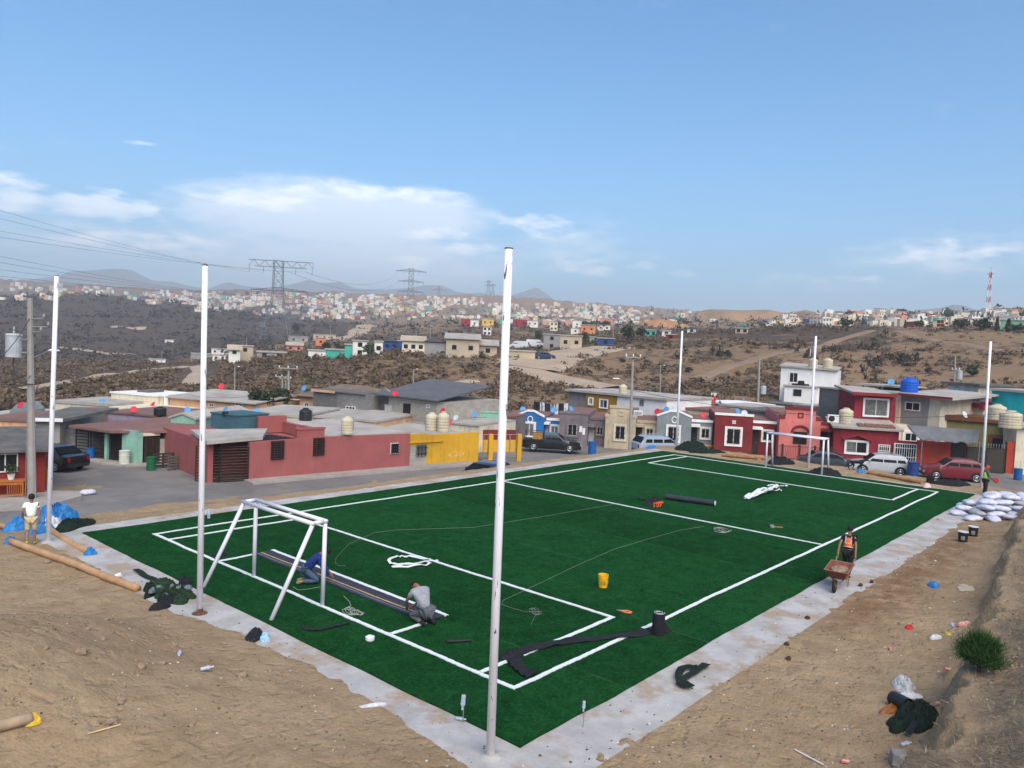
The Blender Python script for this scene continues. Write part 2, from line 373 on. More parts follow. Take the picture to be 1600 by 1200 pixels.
# ---------------------------------------------------------------- ground materials
def nodes_of(name):
    mt = bpy.data.materials.new(name); mt.use_nodes = True; return mt, mt.node_tree.nodes, mt.node_tree.links, mt.node_tree.nodes['Principled BSDF']
def mixc(N, L, f, a, b, blend='MIX'):
    n = N.new('ShaderNodeMix'); n.data_type = 'RGBA'; n.blend_type = blend
    for i, v in ((0, f), (6, a), (7, b)):
        if isinstance(v, (int, float)): n.inputs[i].default_value = v
        elif isinstance(v, tuple): n.inputs[i].default_value = (*v, 1)
        else: L.new(v, n.inputs[i])
    return n.outputs[2]
def noise(N, L, src, scale, detail=5, rough=.6, dist=0.):
    n = N.new('ShaderNodeTexNoise'); n.inputs['Scale'].default_value = scale; n.inputs['Detail'].default_value = detail; n.inputs['Roughness'].default_value = rough; n.inputs['Distortion'].default_value = dist
    L.new(src, n.inputs['Vector']); return n.outputs[0]
def rng_(N, L, v, a, b, c=0., d=1., smooth=True):
    n = N.new('ShaderNodeMapRange'); n.interpolation_type = 'SMOOTHSTEP' if smooth else 'LINEAR'
    L.new(v, n.inputs[0]); n.inputs[1].default_value = a; n.inputs[2].default_value = b; n.inputs[3].default_value = c; n.inputs[4].default_value = d; return n.outputs[0]
def mth(N, L, op, a, b):
    n = N.new('ShaderNodeMath'); n.operation = op
    for i, v in enumerate((a, b)):
        if isinstance(v, (int, float)): n.inputs[i].default_value = v
        else: L.new(v, n.inputs[i])
    return n.outputs[0]

def ground_material():
    mt, N, L, b = nodes_of('ground'); b.inputs['Roughness'].default_value = .97; b.inputs['Specular IOR Level'].default_value = .12
    P = N.new('ShaderNodeNewGeometry').outputs['Position']
    def A(n):
        a = N.new('ShaderNodeAttribute'); a.attribute_name = n; return a.outputs['Fac']
    big = noise(N, L, P, .22, 6, .6); mid = noise(N, L, P, 1.3, 6, .65); fin = noise(N, L, P, 9., 6, .7); grit = noise(N, L, P, 60., 3, .6)
    c = mixc(N, L, rng_(N, L, big, .3, .7), (.315, .222, .128), (.405, .297, .180))
    c = mixc(N, L, rng_(N, L, mid, .35, .72, 0, .7), c, (.26, .178, .100))
    c = mixc(N, L, rng_(N, L, fin, .48, .80, 0, .55), c, (.365, .285, .21))
    c = mixc(N, L, rng_(N, L, fin, .47, .30, 0, .45), c, (.17, .112, .068))
    f2 = noise(N, L, P, 24., 5, .7)
    c = mixc(N, L, rng_(N, L, f2, .52, .72, 0, .38), c, (.20, .14, .09)); c = mixc(N, L, rng_(N, L, f2, .46, .30, 0, .5), c, (.46, .36, .26))
    c = mixc(N, L, rng_(N, L, grit, .62, .74, 0, .45), c, (.16, .11, .07))
    c = mixc(N, L, rng_(N, L, grit, .36, .28, 0, .35), c, (.5, .40, .30))
    # fresh moist soil along the right side of the slab
    c = mixc(N, L, mth(N, L, 'MULTIPLY', A('moist'), rng_(N, L, mid, .25, .6)), c, (.20, .115, .062))
    # dry grey straw on top of the bank
    st = N.new('ShaderNodeMapping'); st.inputs['Scale'].default_value = (14, 5, 5); st.inputs['Rotation'].default_value = (0, 0, .6); L.new(P, st.inputs[0])
    sn = noise(N, L, st.outputs[0], 2.4, 6, .75, .6)
    straw = mixc(N, L, rng_(N, L, sn, .36, .66), (.125, .095, .065), (.34, .275, .20))
    c = mixc(N, L, mth(N, L, 'MULTIPLY', A('straw'), rng_(N, L, mid, .25, .55)), c, straw)
    # hills: dry earth, dark brush that also carries the left hill's shade, paler tracks
    hb = noise(N, L, P, .016, 7, .62); hm = noise(N, L, P, .085, 7, .68); hf = noise(N, L, P, .6, 5, .7)
    e = mixc(N, L, rng_(N, L, hm, .3, .7), (.19, .122, .070), (.30, .20, .115))
    e = mixc(N, L, rng_(N, L, hf, .45, .75, 0, .6), e, (.29, .215, .14))
    e = mixc(N, L, A('orange'), e, mixc(N, L, rng_(N, L, hm, .3, .7), (.33, .15, .065), (.42, .22, .11)))
    br = mixc(N, L, rng_(N, L, hf, .3, .7), (.036, .029, .025), (.095, .074, .056))
    bm = mth(N, L, 'ADD', A('brush'), mth(N, L, 'MULTIPLY', mth(N, L, 'ADD', mth(N, L, 'SUBTRACT', hm, .5), mth(N, L, 'MULTIPLY', mth(N, L, 'SUBTRACT', hf, .5), .8)), 1.7))
    e = mixc(N, L, rng_(N, L, bm, .42, .62, 0, .92), e, br)
    c = mixc(N, L, A('far'), c, e)
    L.new(c, b.inputs['Base Color'])
    h = mth(N, L, 'ADD', mth(N, L, 'MULTIPLY', noise(N, L, P, 2.6, 8, .66), .55), mth(N, L, 'MULTIPLY', noise(N, L, P, 17., 5, .7), .22))
    h = mth(N, L, 'ADD', h, mth(N, L, 'MULTIPLY', mth(N, L, 'MULTIPLY', sn, A('straw')), .5))
    # trampled footprints and tyre scuffs
    vo = N.new('ShaderNodeTexVoronoi'); vo.inputs['Scale'].default_value = 2.3; vo.feature = 'SMOOTH_F1'
    dist = N.new('ShaderNodeVectorMath'); dist.operation = 'ADD'; L.new(P, dist.inputs[0]); nn = N.new('ShaderNodeTexNoise'); nn.inputs['Scale'].default_value = 3.; L.new(P, nn.inputs['Vector']); L.new(nn.outputs['Color'], dist.inputs[1]); L.new(dist.outputs[0], vo.inputs['Vector'])
    h = mth(N, L, 'ADD', h, mth(N, L, 'MULTIPLY', rng_(N, L, vo.outputs['Distance'], .05, .45), .22))
    bp = N.new('ShaderNodeBump'); bp.inputs['Strength'].default_value = 1.; bp.inputs['Distance'].default_value = .17; L.new(h, bp.inputs['Height'])
    L.new(bp.outputs[0], b.inputs['Normal'])
    return mt

def build_ground():
    a0 = R(43); azs = np.concatenate([np.linspace(-a0, a0, 980), np.linspace(a0, 2*np.pi-a0, 150)[1:-1]])
    Ds = np.concatenate([np.exp(np.linspace(0, math.log(9), 30))[:-1], np.exp(np.linspace(math.log(9), math.log(62), 300))[:-1], np.exp(np.linspace(math.log(62), math.log(3900), 230))])
    A, D = np.meshgrid(azs, Ds); X = CAM[0]+D*np.cos(A+YAW); Y = CAM[1]+D*np.sin(A+YAW)
    Z, _, az, e, top = ground_z(X, Y, True)
    azn = (A+np.pi) % (2*np.pi)-np.pi
    far = sstep(46, 66, D+6*(fbm(X/6, Y/6, 3, 81)-.5))*np.where((Y > 45) | (X > 62) | (np.abs(azn) > R(36)), 1, sstep(66, 80, D))
    pxl = 800-np.tan(np.clip(azn, -1.2, 1.2))*F_PX      # photo column of this bearing
    base = np.interp(pxl, [0, 300, 500, 800, 1000, 1300, 1600], [.62, .60, .55, .50, .46, .33, .36])
    brush = base + .55*(fbm(X/55, Y/55, 4, 82)-.5)
    dark = sstep(330, 440, D)*sstep(1250, 1000, D)*sstep(620, 330, pxl)  # shade on the left far hill, put into the colour as darker brush
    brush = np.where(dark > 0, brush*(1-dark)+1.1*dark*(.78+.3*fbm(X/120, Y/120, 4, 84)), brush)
    brush = brush + .35*sstep(160, 225, D)*sstep(330, 262, D)*sstep(860, 960, pxl)*sstep(1420, 1330, pxl)
    brush = brush - .22*sstep(350, 500, D)*sstep(500, 700, pxl) - .12*sstep(1100, 1500, D)
    orange = .55*sstep(1000, 1500, D)*fbm(X/150, Y/150, 3, 85)
    moist = np.exp(-((Y-(-3.6))/.9)**2)*sstep(6, 12, X)*sstep(34, 24, X)*.9
    straw = sstep(.25, 1.3, e)*(top > .1)*sstep(60, 40, D)
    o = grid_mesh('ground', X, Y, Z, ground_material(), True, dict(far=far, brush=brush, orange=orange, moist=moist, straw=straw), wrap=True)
    tag(o, kind='structure'); return o
build_ground()  # leaf colours darkened to carry the left hill's shade, clumps denser there

# ---------------------------------------------------------------- mountains
def hill_sheet(name, sky, D0, D1, base, mt, seed, rough=.2):
    """a range whose crest stands at distance D0..D1, following measured crest heights"""
    px = np.array([p for p, _ in sky], float); py = np.array([q for _, q in sky], float)
    cols_ = np.linspace(px[0], px[-1], 420); rows = np.interp(cols_, px, py)
    T = np.linspace(0, 1, 60); Dm = (D0+D1)/2; X = []; Y = []; Z = []
    cr = [atd(a, b_, Dm) for a, b_ in zip(cols_, rows)]
    for t in T:
        D = D0+(D1-D0)*t; prof = math.sin(math.pi*min(t, 1-t))**1.1 if abs(t-.5) > 1e-9 else 1.
        pts = []
        for a, c_ in zip(cols_, cr):
            q = CAM+(c_-CAM)*(D/Dm); pts.append((q[0], q[1], c_[2]))
        pts = np.array(pts); n = (fbm(pts[:, 0]/(D0*.03), pts[:, 1]/(D0*.03), 5, seed)-.5)*2
        X.append(pts[:, 0]); Y.append(pts[:, 1]); Z.append(base+(pts[:, 2]-base)*np.clip(prof*(1+rough*n*(1-prof)), 0, 1.02))
    o = grid_mesh(name, np.array(X), np.array(Y), np.array(Z), mt); tag(o, kind='structure'); return o
M_MTN = mat('mountain_earth', (.16, .12, .09), c2=(.09, .075, .06), rough=1, scale=.004, coord='Object')
hill_sheet('mountains', [(-260, 470), (-120, 462), (0, 440), (45, 437), (90, 432), (110, 424), (150, 422), (180, 420), (205, 422), (222, 431), (240, 439), (268, 440), (290, 446), (325, 452), (345, 444), (358, 441),
           (380, 447), (420, 451), (450, 446), (480, 438), (500, 443), (530, 441), (556, 451), (600, 453), (640, 450), (665, 446), (690, 446), (712, 456), (735, 459), (750, 457), (765, 461), (800, 462), (818, 456),
           (838, 449), (855, 460), (872, 474), (900, 482), (960, 492), (1060, 500)], 4300, 5700, -60, M_MTN, 91)
hill_sheet('mountains', [(1380, 500), (1410, 490), (1440, 484), (1470, 481), (1490, 476), (1508, 478), (1530, 487), (1560, 500), (1610, 520)], 3500, 4100, 0, M_MTN, 92)
M_CUT = mat('cut_earth', (.50, .27, .13), c2=(.30, .14, .065), rough=1, scale=.06, bump=.6, bscale=.3)
hill_sheet('cut_hill', [(1062, 512), (1078, 500), (1090, 487), (1112, 483), (1160, 485), (1200, 484), (1222, 488), (1240, 489), (1258, 484), (1272, 487), (1284, 497), (1300, 506)], 560, 700, 10, mat('cut_hill_earth', (.42, .25, .13), c2=(.17, .125, .075), rough=1, scale=.035), 93, .35)
hill_sheet('cut_hill', [(975, 520), (990, 512), (1005, 503), (1030, 498), (1050, 501), (1072, 507), (1085, 513), (1100, 520)], 385, 440, 6, M_CUT, 94, .3)

# ---------------------------------------------------------------- pitch
def turf_material():
    mt, N, L, b = nodes_of('artificial_turf'); b.inputs['Roughness'].default_value = .95; b.inputs['Specular IOR Level'].default_value = 0.
    b.inputs['Sheen Weight'].default_value = .012; b.inputs['Sheen Roughness'].default_value = .45; b.inputs['Sheen Tint'].default_value = (.55, .9, .6, 1)
    P = N.new('ShaderNodeNewGeometry').outputs['Position']; sp = N.new('ShaderNodeSeparateXYZ'); L.new(P, sp.inputs[0])
    big = noise(N, L, P, .35, 4, .6); fin = noise(N, L, P, 7., 6, .75); bl = noise(N, L, P, 45., 3, .7)
    mp = N.new('ShaderNodeMapping'); mp.inputs['Scale'].default_value = (2.2, .35, 1); L.new(P, mp.inputs[0]); streak = noise(N, L, mp.outputs[0], 1.4, 5, .65)
    c = mixc(N, L, rng_(N, L, big, .3, .7), (.0048, .041, .0095), (.0072, .058, .0140))
    c = mixc(N, L, rng_(N, L, streak, .4, .75, 0, .5), c, (.0068, .056, .018))
    c = mixc(N, L, rng_(N, L, fin, .52, .75, 0, .6), c, (.0018, .018, .005))
    c = mixc(N, L, rng_(N, L, bl, .55, .75, 0, .5), c, (.011, .082, .028))
    m1 = noise(N, L, P, 2.2, 5, .7, .4); m3 = noise(N, L, P, 15., 4, .75)
    c = mixc(N, L, rng_(N, L, m1, .50, .68, 0, .75), c, (.0125, .082, .023)); c = mixc(N, L, rng_(N, L, m1, .46, .32, 0, .7), c, (.0024, .024, .0055)); c = mixc(N, L, rng_(N, L, m3, .52, .66, 0, .7), c, (.018, .105, .034)); c = mixc(N, L, rng_(N, L, m3, .46, .34, 0, .7), c, (.0022, .022, .005))
    # sand brushed into the pile near the seams of the rolls (every 3.7 m along the long side)
    m_ = mth(N, L, 'FRACT', mth(N, L, 'DIVIDE', mth(N, L, 'ADD', sp.outputs[0], mth(N, L, 'MULTIPLY', streak, .12)), 3.72), 0)
    fl = mth(N, L, 'FLOOR', mth(N, L, 'ADD', mth(N, L, 'DIVIDE', sp.outputs[0], 3.72), .5), 0); wn = N.new('ShaderNodeTexWhiteNoise'); wn.noise_dimensions = '1D'; L.new(fl, wn.inputs['W']); tone = rng_(N, L, wn.outputs['Value'], 0, 1, .88, 1.14, False); c = mixc(N, L, 1., c, tone, 'MULTIPLY')
    c = mixc(N, L, rng_(N, L, noise(N, L, P, .28, 7, .72, .5), .56, .74, 0, .30), c, (.045, .070, .030))
    seam = rng_(N, L, mth(N, L, 'ABSOLUTE', mth(N, L, 'SUBTRACT', m_, .5), 0), .004, .014, .75, 0)
    c = mixc(N, L, mth(N, L, 'MULTIPLY', seam, rng_(N, L, noise(N, L, P, .5, 3), .45, .6)), c, (.03, .085, .043))
    L.new(c, b.inputs['Base Color'])
    h = mth(N, L, 'ADD', noise(N, L, P, 38., 4, .8), mth(N, L, 'MULTIPLY', noise(N, L, P, 6., 4, .7), 1.2))
    bp = N.new('ShaderNodeBump'); bp.inputs['Strength'].default_value = .7; bp.inputs['Distance'].default_value = .04; L.new(h, bp.inputs['Height']); L.new(bp.outputs[0], b.inputs['Normal'])
    return mt
M_TURF = turf_material()
def wavy_sheet(name, x0, x1, y0, y1, z, mt, step=.25, edge=.03, thick=.05, seed=0):
    nx = max(2, int((x1-x0)/step)+1); ny = max(2, int((y1-y0)/step)+1)
    X, Y = np.meshgrid(np.linspace(x0, x1, nx), np.linspace(y0, y1, ny))
    w = (fbm(X*.8, Y*.8, 3, seed)-.5)*edge*2; v = (fbm(X*.8+40, Y*.8+9, 3, seed+1)-.5)*edge*2
    Z = np.full_like(X, z)+(fbm(X*.45, Y*.45, 3, seed+2)-.5)*.022
    # fold the rim down so that the sheet has a thickness
    X = X+w; Y = Y+v
    Xp = np.pad(X, 1, 'edge'); Yp = np.pad(Y, 1, 'edge'); Zp = np.pad(Z, 1, 'edge'); k = np.ones_like(Zp, bool); k[1:-1, 1:-1] = False; Zp[k] -= thick
    return grid_mesh(name, Xp, Yp, Zp, mt, smooth=False)
turf = wavy_sheet('turf', TX0, TX1, TY0, TY1, .045, M_TURF, .3, .05, .075, 5); tag(turf, kind='structure')
def line_material():
    mt, N, L, b = nodes_of('white_turf'); b.inputs['Roughness'].default_value = .85
    P = N.new('ShaderNodeNewGeometry').outputs['Position']; n = noise(N, L, P, 30., 4, .8); g = noise(N, L, P, 5., 4, .7)
    c = mixc(N, L, rng_(N, L, n, .3, .65), (.55, .60, .58), (.80, .82, .82)); c = mixc(N, L, rng_(N, L, g, .6, .8, 0, .5), c, (.40, .48, .42)); L.new(c, b.inputs['Base Color'])
    return mt
M_LINE = line_material()
def strip(mb, p, q, w, z, seed, jag=.010, step=.08, wob=.035, thick=0.02):
    p = np.array(p, float); q = np.array(q, float); d = q-p; l = np.linalg.norm(d); d /= l; n = np.array([-d[1], d[0]]); k = max(2, int(l/step))
    g = random.Random(seed); s = np.linspace(0, l, k+1)
    ww = (fbm(s*.55, s*0+seed, 3, seed)-.5)*2*wob
    L1 = [p+d*t+n*(w/2+o+g.uniform(-jag, jag)) for t, o in zip(s, ww)]; L2 = [p+d*t+n*(-w/2+o+g.uniform(-jag, jag)) for t, o in zip(s, ww)]
    def zz(a): return z+(float(fbm(np.array([a[0]*.45]), np.array([a[1]*.45]), 3, 7)[0])-.5)*.022
    vs = []
    for a, b_ in zip(L1, L2): za, zb = zz(a), zz(b_); vs += [(*a, za), (*b_, zb), (*a, za-thick), (*b_, zb-thick)]
    fs = []
    for i in range(k): o = i*4; fs += [(o, o+1, o+5, o+4), (o, o+4, o+6, o+2), (o+1, o+3, o+7, o+5)]
    mb.add(vs, fs)
LW = .108; BD, BM = 5.2, 1.02; AD = 2.1; AY0, AY1 = 4.05, 12.3
lines = [((0, -LW/2), (0, W_+LW/2)), ((L_, -LW/2), (L_, W_+LW/2)), ((LW/2, 0), (L_-LW/2, 0)), ((LW/2, W_), (L_-LW/2, W_)), ((L_/2, LW/2), (L_/2, W_-LW/2)),
         ((LW/2, BM), (BD+LW/2, BM)), ((LW/2, W_-BM), (BD+LW/2, W_-BM)), ((BD, BM+LW/2), (BD, W_-BM-LW/2)),
         ((L_-LW/2, BM), (L_-BD-LW/2, BM)), ((L_-LW/2, W_-BM), (L_-BD-LW/2, W_-BM)), ((L_-BD, BM+LW/2), (L_-BD, W_-BM-LW/2)),
         ((LW/2, AY0), (1.2, AY0)), ((LW/2, AY1), (1.2, AY1))]
for i, (p, q_) in enumerate(lines):
    mb = MB(); strip(mb, p, q_, LW, .066, 100+i); o = mb.build('field_line', M_LINE, turf)

def concrete_material():
    mt, N, L, b = nodes_of('slab_concrete'); b.inputs['Roughness'].default_value = .92
    P = N.new('ShaderNodeNewGeometry').outputs['Position']; g = noise(N, L, P, 1.1, 6, .65); f = noise(N, L, P, 8., 6, .7); s_ = noise(N, L, P, .6, 5, .7)
    c = mixc(N, L, rng_(N, L, g, .3, .7), (.33, .32, .31), (.47, .46, .45)); c = mixc(N, L, rng_(N, L, f, .5, .8, 0, .6), c, (.36, .32, .28))
    c = mixc(N, L, rng_(N, L, s_, .47, .62, 0, .9), c, (.33, .25, .175)); L.new(c, b.inputs['Base Color'])
    bp = N.new('ShaderNodeBump'); bp.inputs['Strength'].default_value = .4; bp.inputs['Distance'].default_value = .02; L.new(f, bp.inputs['Height']); L.new(bp.outputs[0], b.inputs['Normal'])
    return mt
M_CONC = concrete_material()
for x0, x1, y0, y1 in ((CX0, TX0+.12, CY0, CY1), (TX0+.125, CX1, CY0, TY0+.12), (TX0+.125, CX1, TY1-.12, CY1), (TX1-.12, CX1, TY0+.125, TY1-.125)):
    o = wavy_sheet('concrete_border', x0, x1, y0, y1, .012, M_CONC, .5, .03, .2, 9); tag(o, kind='structure')

# ---------------------------------------------------------------- street and pavements
def street_material():
    mt, N, L, b = nodes_of('asphalt'); b.inputs['Roughness'].default_value = .9
    P = N.new('ShaderNodeNewGeometry').outputs['Position']; g = noise(N, L, P, .35, 6, .65); f = noise(N, L, P, 6., 6, .7); d = noise(N, L, P, .8, 5, .7)
    c = mixc(N, L, rng_(N, L, g, .3, .7), (.135, .125, .118), (.20, .185, .17)); c = mixc(N, L, rng_(N, L, f, .5, .8, 0, .4), c, (.26, .235, .20))
    c = mixc(N, L, rng_(N, L, d, .56, .7, 0, .6), c, (.27, .215, .16)); c = mixc(N, L, rng_(N, L, d, .38, .3, 0, .6), c, (.075, .072, .07)); L.new(c, b.inputs['Base Color'])
    bp = N.new('ShaderNodeBump'); bp.inputs['Strength'].default_value = .3; bp.inputs['Distance'].default_value = .02; L.new(f, bp.inputs['Height']); L.new(bp.outputs[0], b.inputs['Normal'])
    return mt
M_STREET = street_material()
STZ = -1.27
def street_z(x, y):
    return STZ + .33*float(sstep(12, -6, np.array(x)))*float(sstep(34, 27, np.array(y))) + .17*float(sstep(46, 52, np.array(x)))
def build_street():
    for x0, x1, y0, y1 in ((-24, 64, 24.5, 60), (46.5, 64, -14, 24.5)):
        X, Y = np.meshgrid(np.linspace(x0, x1, int((x1-x0)/.8)+1), np.linspace(y0, y1, int((y1-y0)/.8)+1))
        Z = STZ + .33*sstep(12, -6, X)*sstep(34, 27, Y) + .17*sstep(46, 52, X) + (fbm(X*.15, Y*.15, 3, 15)-.5)*.05
        # the left street drops away behind the houses
        o = grid_mesh('street', X, Y, Z, M_STREET); tag(o, kind='structure')
build_street()
M_PAVE = mat('pavement_concrete', (.37, .345, .315), c2=(.26, .235, .205), rough=.95, scale=.9, bump=.2, bscale=8)
def slab_poly(name, poly, z0, z1, mt, kind='structure'):
    mb = MB(); mb.prism(poly, 'z', z0, z1); o = mb.build(name, mt); tag(o, kind=kind); return o

def build_haze():
    mb = MB(); mb.box(-5200, -5200, -75, 5400, 5400, 430)
    mt = bpy.data.materials.new('haze'); mt.use_nodes = True; N = mt.node_tree.nodes; L = mt.node_tree.links; N.clear()
    o = N.new('ShaderNodeOutputMaterial'); v = N.new('ShaderNodeVolumePrincipled'); v.inputs['Color'].default_value = (.80, .89, .98, 1); v.inputs['Density'].default_value = HAZE; v.inputs['Anisotropy'].default_value = .0
    L.new(v.outputs[0], o.inputs['Volume']); h = mb.build('haze', mt); tag(h, kind='stuff')
HAZE = .00041
build_haze()
# ---------------------------------------------------------------- houses: builder
def S(r, g, b, k=1.):
    return tuple(min(.9, (((c/255)+.055)/1.055)**2.4*k if c > 10 else c/255/12.92*k) for c in (r, g, b))
def paint(name, r, g, b, var=.14, stain=.42, k=1.03): return mat(name, S(r, g, b, k), rough=.9, var=var, scale=.8, bump=.15, bscale=25, stain=stain)
M_GLASS = mat('window_glass', (.018, .021, .024), rough=.08, var=.2, scale=2, spec=.22)
M_CURT = mat('curtained_glass', (.16, .165, .155), rough=.2, var=.2, scale=4, spec=.25)
M_WHITE = paint('white_paint', 226, 226, 224, .05, .2); M_FRAME = mat('white_frame', (.72, .72, .70), rough=.6, var=.06)
M_DARKM = mat('dark_iron', (.028, .022, .020), rough=.6, var=.3, scale=6); M_BROWNM = mat('rusty_iron', (.055, .028, .02), rough=.75, var=.35, scale=8)
M_GREYM = mat('grey_metal', (.30, .30, .30), rough=.5, var=.15, metal=.4)
M_ROOFC = mat('roof_concrete', (.46, .43, .39), c2=(.30, .275, .24), rough=.95, scale=.5, bump=.2, bscale=10)
M_ROOFR = mat('roof_red_coat', (.25, .125, .105), c2=(.16, .095, .08), rough=.9, scale=.7)
M_ROOFG = mat('roof_grey_felt', (.17, .16, .15), c2=(.09, .085, .08), rough=.95, scale=.9)
M_BLOCK = block_mat('grey_blocks', (.27, .265, .26), (.20, .195, .19), .75); M_BLOCKL = block_mat('pale_blocks', (.45, .42, .36), (.34, .31, .27), .8); M_BLOCKD = block_mat('dark_blocks', (.20, .195, .19), (.15, .145, .14), .75)

class House:
    def __init__(s, name, label, a, b, z0, cat='house', group=None, D=None):
        """a, b: (photo column, distance) of the two front corners"""
        A = atd(a[0], 600, a[1]); B = atd(b[0], 600, b[1])
        s.o = np.array([A[0], A[1], z0]); d = np.array([B[0]-A[0], B[1]-A[1], 0]); s.w = float(np.linalg.norm(d)); s.x = d/s.w
        s.y = np.array([-s.x[1], s.x[0], 0.])      # away from the camera
        if (s.o-CAM)@s.y < 0: s.y = -s.y
        s.root = thing(name, label, cat, tuple(s.o), math.atan2(d[1], d[0]), group)
    def loc(s, px, py, yo=0.):
        r_ = ray(px, py); t = ((s.o-CAM)@s.y+yo)/(r_@s.y); p = CAM+r_*t-s.o; return float(p@s.x), float(p[2])
    def world(s, x, y, z): return s.o+s.x*x+s.y*y+np.array([0, 0, z])
    def box(s, name, x0, y0, z0, x1, y1, z1, mt, parent=None, bevel=0.):
        mb = MB(); mb.box(x0, y0, z0, x1, y1, z1); return mb.build(name, mt, parent or s.root, bevel=bevel)
    def prism(s, name, poly, y0, y1, mt): mb = MB(); mb.prism(poly, 'y', y0, y1); return mb.build(name, mt, s.root)
    def frame(s, mb, x0, z0, x1, z1, t, y0, y1, sill=True):
        mb.box(x0, y0, z0, x0+t, y1, z1); mb.box(x1-t, y0, z0, x1, y1, z1); mb.box(x0+t, y0, z1-t, x1-t, y1, z1)
        if sill: mb.box(x0+t, y0, z0, x1-t, y1, z0+t)
    def window(s, r, yo=0., fm=None, trim=None, tw=.16, glass=None, mull=1, grille=None, nb=0, t=.06, rows=0):
        x0, z1 = s.loc(r[0], r[1], yo); x1, z0 = s.loc(r[2], r[3], yo); x0, x1 = min(x0, x1), max(x0, x1)
        return s.window_l(x0, z0, x1, z1, yo, fm, trim, tw, glass, mull, grille, nb, t, rows)
    def window_l(s, x0, z0, x1, z1, yo=0., fm=None, trim=None, tw=.16, glass=None, mull=1, grille=None, nb=0, t=.06, rows=0):
        mb = MB(); s.frame(mb, x0, z0, x1, z1, t, yo-.07, yo+.02)
        for i in range(mull):
            xm = x0+(x1-x0)*(i+1)/(mull+1); mb.box(xm-.025, yo-.06, z0+t, xm+.025, yo+.02, z1-t)
        w = mb.build('window', fm or M_FRAME, s.root)
        for i in range(mull+1):
            a = x0+(x1-x0)*i/(mull+1); b = x0+(x1-x0)*(i+1)/(mull+1)
            s.box('pane', a+(.026 if i else t), yo-.02, z0+t, b-(.026 if i < mull else t), yo+.015, z1-t, (glass if not isinstance(glass, (list, tuple)) else glass[i % len(glass)]) or M_GLASS, w)
        if trim:
            mb = MB(); s.frame(mb, x0-tw, z0-tw, x1+tw, z1+tw, tw-.003, yo-.10, yo+.02); mb.build('surround', trim, w)
        if grille:
            mb = MB()
            for i in range(nb):
                xb = x0+(x1-x0)*(i+.5)/nb; mb.box(xb-.018, yo-.13, z0, xb+.018, yo-.10, z1)
            for i in range(rows):
                zb = z0+(z1-z0)*(i+.5)/rows; mb.box(x0, yo-.125, zb-.02, x1, yo-.085, zb+.02)
            mb.build('grille', grille, w)
        return w
    def door(s, r, yo=0., mt=None, fm=None, panels=2):
        x0, z1 = s.loc(r[0], r[1], yo); x1, _ = s.loc(r[2], r[3], yo); z0 = 0.05
        mb = MB(); s.frame(mb, x0-.06, z0, x1+.06, z1+.06, .058, yo-.08, yo+.02, False); d = mb.build('door', fm or mt or M_FRAME, s.root)
        lf = s.box('leaf', x0, yo-.035, z0, x1, yo+.015, z1, mt or M_FRAME, d)
        h = MB(); h.tube([(x1-.1, yo-.04, z0+1.), (x1-.1, yo-.10, z0+1.), (x1-.2, yo-.10, z0+1.)], .015, 6); h.build('handle', M_GREYM, d)
        return d
    def gate(s, r, yo, mt, bars=10, horiz=False, name='gate'):
        x0, z1 = s.loc(r[0], r[1], yo); x1, _ = s.loc(r[2], r[3], yo); z0 = .08
        mb = MB(); s.frame(mb, x0, z0, x1, z1, .06, yo-.03, yo+.03); g = mb.build(name, mt, s.root)
        for i in range(bars):
            m2 = MB()
            if horiz: zb = z0+.06+(z1-z0-.12)*(i+.5)/bars; m2.box(x0+.06, yo-.015, zb-.035, x1-.06, yo+.015, zb+.035)
            else: xb = x0+.06+(x1-x0-.12)*(i+.5)/bars; m2.box(xb-.02, yo-.015, z0+.06, xb+.02, yo+.015, z1-.06)
            m2.build('bar', mt, g)
        return g

